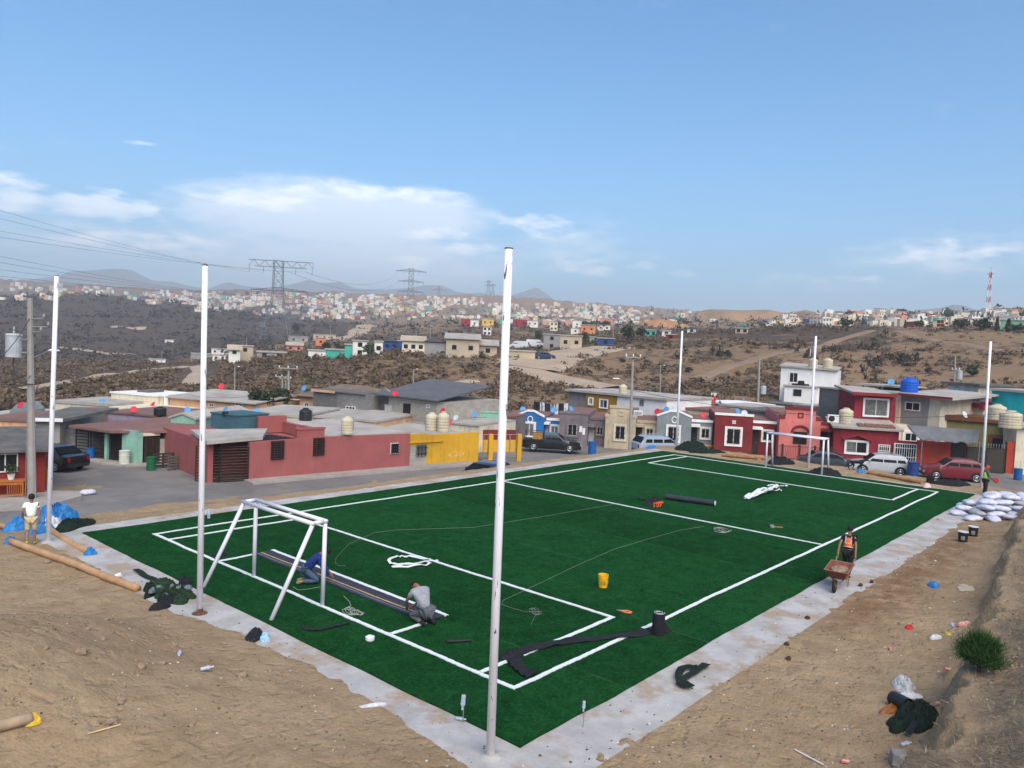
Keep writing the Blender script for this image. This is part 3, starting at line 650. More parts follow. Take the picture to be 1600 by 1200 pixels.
ROWP = np.array([40.5, 33.5]); ROWD = np.array([.5, -.866])
def rowD(px, off=0.):
    """distance at which photo column px meets the line of facades on the right-hand street"""
    d = ray(px, 690)[:2]; d = d/np.linalg.norm(d); n = np.array([-ROWD[1], ROWD[0]]); P = ROWP+n*off
    return float(((P-CAM[:2])@n)/(d@n))
ZR = -1.12
def tract_house(label, pl, pm, pr, yt, wall, trim, style, win, door, win2, ym, top_trim, doormt, group=None, accent=None, name='terraced_house', glass=None, grille=True, arch=False, roof=None):
    h = House(name, label, (pl, rowD(pl)), (pr, rowD(pr)), ZR)
    xm = h.loc(pm, 690)[0]; zt = h.loc((pl+pm)/2, yt)[1]; rec = 1.3
    zt2 = h.loc((pm+pr)/2, ym, rec)[1]; dep = 9.
    h.box('wall', 0, 0, -.6, xm, dep, zt-.02, wall); h.box('wall', xm+.002, rec, -.6, h.w, dep-.01, zt2, wall)
    if style == 'gable':
        zp = zt+.55
        h.prism('gable', [(0, zt-.02), (xm, zt-.02), (xm, zt+.1), (xm*.62, zp), (xm*.38, zp), (0, zt+.1)], -.001, .25, wall)
        mb = MB(); q = [(-.05, zt+.1), (xm*.38, zp), (xm*.62, zp), (xm+.05, zt+.1)]
        for a, b in zip(q[:-1], q[1:]): mb.prism([a, b, (b[0], b[1]+.16), (a[0], a[1]+.16)], 'y', -.06, .31)
        mb.build('parapet_cap', top_trim, h.root)
        r_ = MB(); r_.tube([(xm*.5+.22*math.cos(t), -.02, zt-.12+.26*math.sin(t)) for t in np.linspace(0, 2*math.pi, 13)], .05, 6); r_.build('vent_ring', trim or top_trim, h.root)
    elif style == 'step':
        h.box('parapet', xm*.14, 0, zt-.02, xm*.86, .3, zt+.55, wall); h.box('parapet_cap', xm*.14-.05, -.06, zt+.55, xm*.86+.05, .36, zt+.78, top_trim)
        h.box('parapet_cap', -.04, -.05, zt-.25, xm*.14-.052, .3, zt+.02, top_trim); h.box('parapet_cap', xm*.86+.052, -.05, zt-.25, xm+.04, .3, zt+.02, top_trim)
        mb = MB(); h.frame(mb, xm*.5-.22, zt-.1, xm*.5+.22, zt+.34, .09, -.05, .02); mb.build('vent', top_trim, h.root)
    else:
        h.box('parapet', 0, 0, zt-.02, xm, .3, zt+.12, wall); h.box('parapet_cap', -.05, -.06, zt+.12, xm+.05, .36, zt+.30, top_trim)
        mb = MB()
        for dx_ in (-.14, .02):
            for dz_ in (-.55, -.39): mb.box(xm*.5+dx_, -.02, zt+dz_, xm*.5+dx_+.12, .02, zt+dz_+.12)
        mb.build('vent', trim or top_trim, h.root)
    h.box('parapet_cap', xm+.053, rec-.07, zt2, h.w+.03, rec+.3, zt2+.2, top_trim)
    h.box('roof', .1, .37, zt-.019, xm, dep+.1, zt+.06, roof or M_ROOFR); h.box('roof', xm+.01, rec+.31, zt2+.001, h.w-.02, dep+.08, zt2+.08, roof or M_ROOFR)
    # porch slab over the door
    dx0, dz1 = h.loc(door[0], door[1], rec); dx1 = h.loc(door[2], door[3], rec)[0]
    h.box('porch_slab', xm+.004, rec-1.05, dz1+.16, dx1+.25, rec-.004, dz1+.34, top_trim)
    h.door(door, rec, doormt)
    h.window(win, 0, M_FRAME if trim else M_BROWNM, trim, glass=glass, mull=1, grille=M_DARKM if grille else None, nb=6, rows=3)
    if arch:
        x0, z1 = h.loc(win[0], win[1]); x1, _ = h.loc(win[2], win[3]); cx = (x0+x1)/2; rr = (x1-x0)/2+.12
        mb = MB(); mb.tube([(cx+rr*math.cos(t), -.04, z1-.02+rr*.75*math.sin(t)) for t in np.linspace(0, math.pi, 12)], .1, 6); mb.build('arch_moulding', top_trim, h.root)
    h.window(win2, rec, M_FRAME if trim else M_BROWNM, trim, tw=.13, glass=glass, mull=1, grille=M_DARKM if grille else None, nb=4, rows=2)
    return h

P_BLUE = paint('bright_blue_paint', 40, 112, 178); P_MAUVE = paint('grey_mauve_paint', 122, 112, 116); P_BEIGE = paint('beige_paint', 186, 172, 146); P_GREY = paint('cool_grey_paint', 128, 138, 142)
P_DRED = paint('dark_red_paint', 118, 42, 44); P_PINK = paint('salmon_paint', 205, 118, 112); P_RED2 = paint('crimson_paint', 140, 44, 54); P_MINT = paint('mint_paint', 132, 176, 158); P_TILE = paint('oxblood_paint', 120, 40, 42)
P_ROSE = paint('rose_red_paint', 158, 90, 88, .07, k=.95); P_YEL = paint('yellow_paint', 216, 166, 44, .07, k=.9); P_CREAM = paint('cream_paint', 214, 204, 180); P_PEACH = paint('peach_paint', 208, 166, 130); P_OCHRE = paint('ochre_paint', 150, 112, 34)
P_TEAL = paint('teal_paint', 62, 100, 112); P_ORED = paint('orange_red_paint', 172, 66, 50); P_OLIVE = paint('olive_paint', 122, 116, 72); P_TURQ = paint('turquoise_paint', 28, 190, 194); P_BRTR = paint('brown_trim_paint', 112, 68, 44)
M_DOORB = mat('dark_brown_door', (.05, .026, .02), rough=.6, var=.2); M_DOORW = mat('pale_door', (.5, .5, .48), rough=.6, var=.1); M_DOORD = mat('black_door', (.02, .02, .022), rough=.6, var=.2)

# ---- the terrace on the far street, left to right
h = tract_house('bright blue single-storey house with white gable cap behind the black pickup', 810, 848, 876, 653, P_BLUE, M_WHITE, 'gable', (820, 661, 834, 682), (848.5, 664, 855, 690), (861, 665, 872, 680), 657, M_WHITE, M_DOORW, glass=[M_CURT], grille=False)
tract_house('grey mauve house with dark windows between the blue house and the beige house', 877, 917, 949, 649, P_MAUVE, P_MAUVE, 'flat', (888, 662, 901, 681), (918, 668, 926, 694), (933, 666, 942, 680), 656, P_MAUVE, M_DOORW)
tract_house('beige house with stepped parapet standing behind the tall concrete street pole', 949, 992, 1030, 648, P_BEIGE, P_CREAM, 'step', (962, 665, 976, 687), (993, 668, 1001, 697), (1010, 669, 1020, 683), 661, P_BEIGE, M_DOORB)
tract_house('cool grey house with white gable cap and white window surrounds', 1030, 1079, 1119, 654, P_GREY, M_WHITE, 'gable', (1044, 666, 1060, 689), (1079.5, 668, 1087, 698), (1096, 669, 1108, 685), 660, M_WHITE, M_DOORD)
tract_house('dark red house with broad white window surrounds beside the far goal', 1121, 1175, 1221, 652, P_DRED, M_WHITE, 'flat', (1136, 669, 1156, 695), (1175.5, 672, 1183, 704), (1192, 673, 1206, 689), 662, M_WHITE, M_DOORB)
tract_house('salmon pink house with stepped red parapet and arched window', 1222, 1281, 1307, 651, P_PINK, None, 'step', (1240, 674, 1260, 694), (1282, 675, 1289, 712), (1297, 676, 1307, 692), 664, P_TILE, M_DOORB, arch=True)
# crimson house: low front with extension, two-storey block standing behind it
h = House('corner_house', 'crimson house with little gable over its window and a raised upper storey', (1308, rowD(1308)), (1440, rowD(1440)), ZR)
xk = h.loc(1404, 690)[0]; z1 = h.loc(1350, 670)[1]
h.box('wall', 0, 0, -.6, xk, 3.2, z1, P_RED2); mb = MB(); mb.hexa([(-.2, -.35, z1-.05), (xk+.25, -.35, z1-.05), (xk+.1, 3.25, z1+.45), (-.1, 3.25, z1+.45), (-.2, -.35, z1+.1), (xk+.25, -.35, z1+.1), (xk+.1, 3.25, z1+.6), (-.1, 3.25, z1+.6)]); mb.build('porch_roof', M_ROOFC, h.root)
g = random.Random(3); xa = h.loc(1340, 690)[0]; xb = h.loc(1398, 690)[0]
for i in range(16):
    m2 = MB(); x_ = xa+(xb-xa)*i/16; m2.tube([(x_+.1, -.1+g.uniform(-.05, .05), z1+.22), (x_+.1+g.uniform(-.05, .05), .9, z1+.34)], .085, 7); m2.build('roof_tile', mat('terracotta', (.30, .16, .11), rough=.9, var=.3, scale=9), h.root)
h.window((1322, 689, 1354, 709), 0, M_FRAME, M_WHITE, tw=.12, glass=[M_CURT, M_GLASS], mull=1)
x0, za = h.loc(1318, 687); x1, _ = h.loc(1360, 687); mb = MB()
for a, b in (((x0-.1, za), ((x0+x1)/2, za+.42)), (((x0+x1)/2, za+.42), (x1+.1, za))): mb.prism([a, b, (b[0], b[1]+.12), (a[0], a[1]+.12)], 'y', -.3, .0)
mb.build('window_gable', P_RED2, h.root)
h.window((1372, 694, 1390, 708), 0, M_FRAME, None, mull=0, grille=M_WHITE, nb=6, rows=2)
h.box('fence_wall', xk+.003, -.3, -.6, h.w, 0, h.loc(1420, 689)[1], P_RED2)
h.window((1397, 692, 1431, 722), -.3, M_WHITE, None, mull=0, grille=M_WHITE, nb=10, rows=2)
h.box('upper_wall', h.loc(1335, 640, 3.2)[0], 3.21, z1-.6, h.loc(1399, 640, 3.2)[0], 9.5, h.loc(1366, 615, 3.2)[1], P_RED2)
h.window((1351, 623, 1386, 651), 3.2, M_FRAME, M_WHITE, tw=.1, glass=[M_CURT], mull=1)
ux0, uz = h.loc(1332, 614, 2.6); ux1, _ = h.loc(1402, 614, 2.6)
mb = MB(); mb.hexa([(ux0, 2.5, uz-.08), (ux1, 2.5, uz-.2), (ux1, 9.8, uz+.12), (ux0, 9.8, uz+.25), (ux0, 2.5, uz+.1), (ux1, 2.5, uz-.02), (ux1, 9.8, uz+.3), (ux0, 9.8, uz+.43)]); mb.build('roof', M_ROOFC, h.root)
h.box('fascia', ux0-.02, 2.42, uz-.16, ux1, 2.49, uz+.1, P_RED2)
h.box('wall', xk, 3.2, -.6, h.w+.5, 9, h.loc(1420, 665, 3.2)[1], P_CREAM)
h.window((1414, 676, 1432, 690), 3.2, M_FRAME, M_WHITE, tw=.2, mull=1)
# grey block upper storey
b2 = House('block_house', 'grey concrete block upper storey with white window under the blue water tank', (1404, 76), (1471, 74), ZR)
x1b = b2.loc(1450, 640)[0]; zt = b2.loc(1430, 618)[1]
b2.box('pier', 0, -.15, .5, b2.loc(1407.5, 640)[0], .3, zt, P_CREAM); b2.box('wall', b2.loc(1407.5, 640)[0]+.002, 0, -.6, x1b, 6, zt, mat('rendered_block', (.31, .30, .28), c2=(.22, .21, .20), rough=.95, scale=.7)); b2.box('side_wall', x1b+.002, .1, -.6, b2.w, 6, zt-.05, P_CREAM)
b2.window((1415, 627, 1438, 643), 0, M_FRAME, None, mull=1, t=.09)
mb = MB(); a_, c_ = b2.loc(1404, 617, -.5), b2.loc(1490, 619, -.5); mb.hexa([(a_[0], -.6, zt+.01), (c_[0], -.6, zt-.15), (c_[0], 6.4, zt+.25), (a_[0], 6.4, zt+.35), (a_[0], -.6, zt+.2), (c_[0], -.6, zt+.02), (c_[0], 6.4, zt+.42), (a_[0], 6.4, zt+.54)]); mb.build('roof', M_ROOFC, b2.root)
b2.box('fascia', a_[0], -.68, zt-.05, c_[0], -.605, zt+.12, P_RED2)
# cream house with tan patch, behind
b3 = House('shed_roofed_house', 'cream house with sloping red-edged roof behind the white dish', (1471, 80), (1540, 78), ZR)
zl, zr_ = b3.loc(1473, 623)[1], b3.loc(1540, 638)[1]; b3.prism('wall', [(0, -.6), (b3.w, -.6), (b3.w, zr_-.1), (0, zl-.1)], 0, 6, P_CREAM)
b3.prism('roof', [(-.2, zl-.09), (b3.w+.2, zr_-.09), (b3.w+.2, zr_+.25), (-.2, zl+.25)], -.4, 6.3, P_RED2); b3.window((1474, 638, 1480, 648), 0, M_BROWNM, None, mull=0)
# tyvek box
b4 = House('wrapped_building', 'white wrapped box-shaped upper room under a dark flat roof', (1482, 90), (1529, 88), ZR)
xw = b4.loc(1520, 620)[0]; zt = b4.loc(1500, 601)[1]; b4.box('wall', 0, 0, -.6, xw, 5, zt, M_WHITE); b4.box('side_wall', xw+.002, .05, -.6, b4.w, 5, zt-.02, P_CREAM); b4.box('roof', -.5, -.5, zt+.001, b4.w+.5, 5.4, zt+.22, M_ROOFG)
mb = MB()
for qx, qy in ((1496, 606), (1512, 606), (1506, 621), (1494, 622), (1511, 611)):
    X_, Z_ = b4.loc(qx, qy)
    for sx in (-1, 1): mb.prism([(X_, Z_+.18), (X_+sx*.30, Z_-.02), (X_+sx*.30, Z_-.09), (X_, Z_+.10)], 'y', -.012, .004)
mb.build('wrap_print', M_GREYM, b4.root)
# olive house + carport wall with tarp
h = House('olive_house', 'olive green house with brown roof edge behind the metal gates', (1455, rowD(1455, 4.)), (1592, rowD(1592, 2.)), ZR)
zt = h.loc(1500, 657)[1]; h.box('wall', 0, 0, -.6, h.w, 8, zt, P_OLIVE); h.box('roof_edge', -.1, -.3, zt+.001, h.w+.1, 8.1, zt+.42, P_BRTR)
h.window((1551, 684, 1567, 703), 0, M_BROWNM, P_BRTR, tw=.28, mull=1, grille=M_DARKM, nb=5, rows=3)
w = House('yard_wall', 'orange red yard wall with dark door under the grey tarpaulin', (1440, rowD(1440, -.4)), (1517, rowD(1517, -.6)), ZR, cat='wall')
zt = w.loc(1480, 691)[1]; xd0, xd1 = w.loc(1487, 700)[0], w.loc(1508, 700)[0]
w.box('wall', 0, 0, -.6, xd0-.05, .25, zt, P_ORED); w.box('pier', xd1+.05, 0, -.6, w.w, .3, zt+.15, P_ORED); w.door((1488, 691, 1507, 730), .1, M_DOORD)
gt = House('double_gate', 'tall dark double gate between the orange wall and the pole', (1518, rowD(1518, -.6)), (1580, rowD(1580, -.6)), ZR, cat='gate')
M_GATE = mat('dark_gate_sheet', (.055, .048, .035), c2=(.035, .03, .022), rough=.7, scale=2)
zt = gt.loc(1548, 700)[1]; xm = gt.w*.5
for a, b in ((.03, xm-.02), (xm+.02, gt.w-.03)):
    mb = MB(); gt.frame(mb, a, .05, b, zt, .07, -.03, .03); lf = mb.build('gate_leaf', M_DARKM, gt.root); gt.box('sheet', a+.07, -.012, .12, b-.07, .012, zt-.07, M_GATE, lf)
    for i in range(7):
        x_ = a+.1+(b-a-.2)*i/6; m2 = MB(); m2.lathe([(.022, 0), (.022, .22), (.04, .25), (.0, .36)], (x_, 0, zt+.001), 6); m2.build('spike', M_GREYM, lf)
w = House('end_wall', 'cream end wall at the right edge beside the blue barrel', (1588, rowD(1588, -.2)), (1650, rowD(1650, -.2)), ZR, cat='wall'); zt = w.loc(1595, 668)[1]; w.box('wall', .3, 0, -.6, w.w, 6, zt, P_CREAM); w.box('roof', 0, -.4, zt+.001, w.w, 6.1, zt+.2, M_ROOFC); w.box('pier', -.25, .1, -.6, .297, .5, zt-1.2, P_ORED)
t = House('turquoise_building', 'bright turquoise building with flat white roof edge at right', (1551, 79.5), (1640, 77), ZR); zl, zr_ = t.loc(1553, 610)[1], t.loc(1638, 617)[1]
t.prism('wall', [(0, -.6), (t.w, -.6), (t.w, zr_), (0, zl)], 0, 8, P_TURQ); t.prism('roof', [(-.3, zl+.002), (t.w+.2, zr_+.002), (t.w+.2, zr_+.2), (-.3, zl+.2)], -.3, 8.2, M_ROOFC)
# ---- behind the terrace
h = House('upper_storey_house', 'two-storey house, half ochre half white, with cream tank on its roof', (886, 84), (1043, 76), -1.5)
x1, x2, x3 = (h.loc(p, 630)[0] for p in (915, 931, 963)); zt = h.loc(960, 618)[1]
h.box('wall', 0, .3, -.6, x1, 8, zt, M_BLOCK); h.box('wall', x1+.002, 0, -.6, x3, 8, zt-.05, P_OCHRE); h.box('wall', x3+.002, .1, -.6, h.w, 8, zt-.02, M_WHITE); h.box('roof', -.15, -.2, zt+.001, h.w+.1, 8.2, zt+.22, M_ROOFC)
h.window((921, 622, 926, 632), 0, M_FRAME, M_WHITE, tw=.1, mull=1); h.window((938, 624, 949, 638), 0, M_FRAME, M_WHITE, tw=.07, glass=[M_CURT, M_GLASS]); h.window((1000, 624, 1006, 634), .1, M_GREYM, None, glass=M_CURT)
h = House('white_tower_house', 'tall white two-storey house with two cream tanks on its roof', (1219, 110), (1283, 109.5), -2.2)
xs = h.loc(1283, 620)[0]; zt = h.loc(1250, 574)[1]; h.box('wall', 0, 0, -2, h.w, 6, zt, M_WHITE); mb = MB(); mb.hexa([(-.2, -.3, zt+.001), (h.w+2.0, -.3, zt-.25), (h.w+2., 6.4, zt+.1), (-.2, 6.4, zt+.4), (-.2, -.3, zt+.18), (h.w+2.0, -.3, zt-.07), (h.w+2., 6.4, zt+.28), (-.2, 6.4, zt+.58)]); mb.build('roof', M_ROOFC, h.root)
h.box('side_wall', h.w+.002, .02, -2, h.w+2.0, 6, zt-.26, M_WHITE)
xa, za = h.loc(1226, 603, -2.5); xb, _ = h.loc(1275, 603, -2.5); h.box('front_room', xa, -2.5, -2, xb, -.002, za, M_WHITE); h.box('terrace_slab', xa-.2, -2.7, za+.001, xb+.2, -.002, za+.16, M_ROOFC)
h.window((1234, 582, 1246, 598), 0, M_FRAME, M_WHITE, tw=.08); h.window((1240, 608, 1252, 619), -2.5, M_DARKM, None, mull=0)
h.window_l(h.w+.5, h.loc(1278, 620)[1], h.w+1.0, h.loc(1278, 609)[1], .02, M_GREYM, None)
for i, (qx, qy) in enumerate(((1244, 599), (1252, 594), (1258, 599))):
    X_, Z_ = h.loc(qx, qy, -1.6); p = h.world(X_, -1.6, za+.17); o = MB(); o.lathe([(.3, 0), (.42, .12), (.42, .5), (.3, .62)] if i == 1 else [(.5, 0), (.55, .1), (.45, .22)], (0, 0, 0), 10); o = o.build('tyre_stack' if i == 1 else 'black_tarp', mat('black_rubber', (.018, .018, .018), rough=.8)); o.location = p; tag(o, 'black drum on the terrace of the tall white house' if i == 1 else ('flat black bundle on the white house terrace, left of the drum' if i == 0 else 'flat black bundle on the white house terrace, right of the drum'), 'drum' if i == 1 else 'bundle')
h = House('block_building', 'bare grey block upper storey right of the tall white house', (1281, 84), (1340, 80), -1.5); zt = h.loc(1310, 609)[1]; h.box('wall', 0, 0, -1, h.w, 7, zt, M_BLOCKD); h.box('roof', -.1, -.1, zt+.001, h.w, 7.1, zt+.15, M_ROOFC)
h = House('low_house', 'low tan block wall house in front of the white tower house', (1242, 88), (1282, 86), -1.5); zt = h.loc(1260, 635)[1]; h.box('wall', 0, 0, -1, h.w, 4, zt, M_BLOCKL); h.box('roof', -.1, -.1, zt+.001, h.w+.1, 4.1, zt+.15, M_ROOFC)
for lab, a, b, zb, yt, mt, rf in (('long low house with brown flat roof behind the grey gable house', (1030, 80), (1108, 78), -1.5, 639, P_BEIGE, M_ROOFR), ('slate grey low house with white parapet left of the concrete pole and transformer', (1093, 92), (1150, 88), -1.8, 631, P_GREY, M_WHITE),
        ('low house with white awning roof behind the dark red house', (1128, 86), (1192, 84), -1.6, 637, P_CREAM, M_ROOFC), ('low brown roofed house behind the red house and the pink house', (1160, 79), (1240, 77), -1.5, 645, P_MAUVE, M_ROOFG), ('low house with pale roof behind the mint house and centre pole', (690, 82), (790, 80), -1.6, 648, P_CREAM, M_ROOFC),
        ('low cream house with pale flat roof left of the clothes line', (800, 80), (880, 78), -1.6, 649, P_PEACH, M_ROOFR)):
    q = House('low_house', lab, a, b, zb); zt = q.loc((a[0]+b[0])/2, yt)[1]; q.box('wall', 0, 0, -1, q.w, 6, zt, mt); q.box('roof', -.15, -.15, zt+.001, q.w+.15, 6.2, zt+.18, rf); q.window_l(q.w*.2, zt-1.5, q.w*.2+1.1, zt-.5, 0)
q = House('shack', 'dark lean-to shack below the white tower house', (1196, 96), (1245, 94), -1.8); zt = q.loc(1220, 632)[1]; q.box('wall', 0, 0, -1, q.w, 4, zt, M_BLOCKD); q.box('roof', -.2, -.3, zt+.001, q.w+.2, 4.2, zt+.12, M_ROOFG)
q = House('shed', 'small white shed on the slope left of the transformer pole', (1112, 108), (1121, 108), -1); zt = q.loc(1116, 613)[1]; q.box('wall', 0, 0, -2, q.w, 1.5, zt, M_WHITE); q.box('roof', -.1, -.1, zt+.001, q.w+.1, 1.6, zt+.1, M_ROOFG)
q = House('shed', 'grey hut with domed roof behind the red dishes', (1154, 100), (1170, 100), -1.8); zt = q.loc(1162, 626)[1]; q.prism('wall', [(0, -2), (q.w, -2), (q.w, zt-.4), (q.w*.5, zt+.25), (0, zt-.4)], 0, 3, P_GREY); q.box('roof', -.1, -.15, zt-.36, q.w+.1, -.003, zt-.26, M_ROOFG)
# ---- left: rose red compound and yellow house
ZL = -1.30
A_ = at(393, 752, ZL); B_ = at(752, 722, ZL); dA, dB = float(np.hypot(*(A_-CAM)[:2])), float(np.hypot(*(B_-CAM)[:2]))
c = House('walled_house', 'rose red walled house with long blank wall and pale concrete roof', (393, dA), (752, dB), ZL); xe = c.loc(640.5, 700)[0]
def topz(px, py): return c.loc(px, py)
prof = [(0, -.6), (xe, -.6), (xe, topz(640, 677)[1]), (topz(592, 678)[0], topz(592, 681)[1]), (topz(510, 683)[0], topz(510, 683)[1]), (topz(506, 683)[0], topz(506, 674)[1]), (topz(488, 684)[0], topz(488, 684)[1]-.0), (topz(443, 688)[0], topz(443, 688)[1]), (0, topz(393, 691)[1])]
prof = [(0, -.6), (xe, -.6), (xe, topz(640, 678)[1]), (topz(508, 683)[0], topz(508, 683)[1]), (0, topz(393, 691)[1])]
c.prism('wall', prof, 0, .3, P_ROSE)
x5, x51 = c.loc(468, 675)[0], c.loc(511, 675)[0]; zb5 = c.loc(490, 671, .4)[1]; c.box('parapet', x5, .31, 0, x51, .6, zb5, P_ROSE); c.box('parapet', x51-.3, .601, 0, x51, 3.0, zb5-.03, P_ROSE); c.box('parapet_cap', x5-.05, .27, zb5+.001, x51+.05, .66, zb5+.12, P_ROSE)
for r_, nb, rows in (((423.5, 689, 443, 717), 0, 8), ((489.5, 684, 506, 711), 0, 8)): c.window(r_, 0, M_BROWNM, None, mull=0, grille=M_BROWNM, nb=2, rows=rows, t=.05)
c.window((610, 692.5, 622.5, 708.5), 0, M_FRAME, None, mull=0, grille=M_DARKM, nb=4, rows=4, t=.04)
zr0 = c.loc(570, 681)[1]; xr0 = c.loc(512, 690)[0]
mb = MB(); mb.hexa([(xr0, .35, zr0-.25), (xe+.3, .28, zr0-.15), (xe-.4, 9, zr0-.1), (xr0-.5, 9, zr0-.1), (xr0, .35, zr0-.02), (xe+.3, .28, zr0+.1), (xe-.4, 9, zr0+.12), (xr0-.5, 9, zr0+.12)]); mb.build('roof', M_ROOFC, c.root)
c.box('house_wall', .8, 2.6, -.6, xr0+.2, 9, zr0-.26, P_ROSE)
c.box('house_wall', xr0+.21, .36, -.6, xe-.2, 8.9, zr0-.27, P_ROSE)
x6, x7 = c.loc(404, 660, 5)[0], c.loc(448, 660, 5)[0]; c.box('roof_parapet', x6, 5, zr0-.2, x7, 5.3, c.loc(425, 650, 5)[1], P_ROSE); c.box('roof_parapet', x7-.3, 3.0, zr0-.2, x7, 4.997, c.loc(447, 659, 4)[1]-.1, P_ROSE)
for i in range(6):
    y0 = .35+i*.36; m2 = MB(); m2.box(c.loc(375, 680)[0]-.5, y0, zr0-.10, c.loc(455, 680)[0]+.4-i*.1, y0+.1, zr0+.05); m2.build('pergola_beam', M_DARKM, c.root)
px0, pz = c.loc(308, 672, 2.4); mb = MB(); xpr = c.loc(436, 675, 1)[0]
mb.hexa([(-2.6, -.4, zr0+.0), (.9, .3, zr0+.02), (2.6, 3.4, zr0+.1), (-1.9, 4.2, zr0+.1), (-2.6, -.4, zr0+.2), (.9, .3, zr0+.22), (2.6, 3.4, zr0+.3), (-1.9, 4.2, zr0+.3)]); mb.build('porch_roof', M_ROOFC, c.root)
c.box('porch_wall', -2.1, 2.4, -.6, .78, 8.5, zr0-.02, P_ROSE); c.box('porch_post', -2.25, .35, -.3, -1.95, .65, zr0-.02, P_ROSE)
c.door((326, 690, 340, 738), 2.4, M_DOORB)
# open slatted gate of the compound, swung outwards
gt = thing('slatted_gate', 'dark slatted metal gate standing open at the rose red wall', 'gate', tuple(c.world(-.1, -.05, 0)), math.atan2(c.x[1], c.x[0])+R(172))
for lf, (ang, wd, x0) in enumerate(((0, 1.55, 0.0), (-38, 1.35, 1.6))):
    mb = MB(); ca, sa = math.cos(R(ang)), math.sin(R(ang)); P = lambda u, z: (x0+u*ca, u*sa, z)
    for u in (0, wd): mb.tube([P(u, .05), P(u, 2.05)], .035, 4)
    for z in (.08, 2.03): mb.tube([P(0, z), P(wd, z)], .03, 4)
    lfo = mb.build('gate_leaf', M_DARKM, gt)
    for k in range(11): m2 = MB(); z = .2+k*.17; m2.tube([P(.03, z), P(wd-.03, z)], .045, 4); m2.build('slat', M_BROWNM, lfo)
y = House('yellow_house', 'bright yellow walled house with two cream tanks on its flat roof', (642, float(np.hypot(*(c.world(xe+.06, 0, 0)-CAM)[:2]))), (752, dB), ZL)
xg = y.loc(666.5, 700)[0]; zt = y.loc(700, 678)[1]; zt0 = y.loc(690, 691)[1]
y.box('wall', xg, 0, -.6, y.w, .3, zt, P_YEL); y.box('block_infill', 0.01, .0, -.6, xg-.002, .28, y.loc(655, 696)[1], M_BLOCKL); y.box('wall', .01, -.001, y.loc(655, 696)[1]+.001, xg-.002, .29, y.loc(655, 678)[1], P_YEL); y.box('ledge', 0, -.10, y.loc(665, 689)[1]-.1, y.loc(692, 690)[0], -.003, y.loc(665, 689)[1], P_YEL)
y.box('roof', .05, .31, zt-.35, y.w-.02, 9, zt-.2, M_ROOFC); y.box('side_wall', y.w-.28, .301, -.6, y.w, 9, zt-.36, P_YEL); y.window((650, 695, 666, 712), 0, M_GREYM, None, glass=M_CURT, mull=1, grille=M_DARKM, nb=3, rows=2)
X_, Z_ = y.loc(708, 711); # faded white lettering daubed on the yellow wall
mb = MB(); g = random.Random(5); x_ = y.loc(700, 711)[0]; xend = y.loc(727, 711)[0]
while x_ < xend:
    pts = [(x_+g.uniform(-.1, .1), -.004, Z_+g.uniform(-.16, .16)) for _ in range(3)]; mb.tube(pts, .03, 4, flat=.3); x_ += .11
mb.build('faded_graffiti', mat('faded_chalk', (.80, .72, .52), rough=.9), y.root)
# yellow yard with posts and wire frames
yd = House('yard_fence', 'yellow posts with grey wire fence frames beside the yellow house', (753, dB+.2), (812, dB+1.2), ZL, cat='fence')
for px in (767, 811.5):
    xx, zz_ = yd.loc(px, 678); m2 = MB(); m2.box(xx-.16, -.16, -.4, xx+.16, .16, zz_); m2.build('post', P_YEL, yd.root)
for a, b in ((756, 765), (769.5, 797), (797.5, 809)):
    xa, zt = yd.loc(a, 679); xb = yd.loc(b, 679)[0]; mb = MB()
    for u in (xa, xb): mb.tube([(u, 0, 0), (u, 0, zt)], .03, 5)
    for z in (.1, zt*.5, zt): mb.tube([(xa, 0, z), (xb, 0, z)], .022, 5)
    mb.build('fence_frame', M_GREYM, yd.root)
q = House('yard_wall', 'yard wall, dark red above yellow, behind the wire fence frames', (753, dB+5), (810, dB+6), ZL, cat='wall'); q.box('wall', 0, 0, -.6, q.w, .25, 1.0, P_YEL); q.box('wall', 0, .01, 1.001, q.w, .24, q.loc(780, 672)[1], P_DRED)
h = House('mint_house', 'mint green house with curved white hood over its window, right of the tanks', (749, 66), (783, 66), -1.3); zt = h.loc(766, 645)[1]; h.box('wall', 0, 0, -.6, h.w, 7, zt, P_MINT); h.box('parapet_cap', -.05, -.06, zt+.001, h.w+.05, .3, zt+.14, P_MINT); h.box('roof', .1, .301, zt+.001, h.w-.1, 7, zt+.06, M_ROOFR); h.window((759, 660, 769, 672), 0, M_FRAME, None, mull=1)
X0, Z1 = h.loc(757, 660); X1 = h.loc(771, 660)[0]; mb = MB(); rr = (X1-X0)/2; mb.tube([((X0+X1)/2+rr*math.cos(t), -.04, Z1+.03+rr*.6*math.sin(t)) for t in np.linspace(0, math.pi, 10)], .07, 5); mb.build('window_hood', P_CREAM, h.root)
h = House('taupe_house', 'narrow taupe house half hidden behind the centre pole', (784, 66.5), (809, 66), -1.2); zt = h.loc(800, 652)[1]; h.box('wall', 0, 0, -.6, h.w, 7, zt, P_MAUVE); h.box('roof', -.05, -.1, zt+.001, h.w+.02, 7, zt+.15, M_ROOFR); h.window((799, 663, 805, 674), 0, M_DARKM, P_MAUVE, tw=.1)
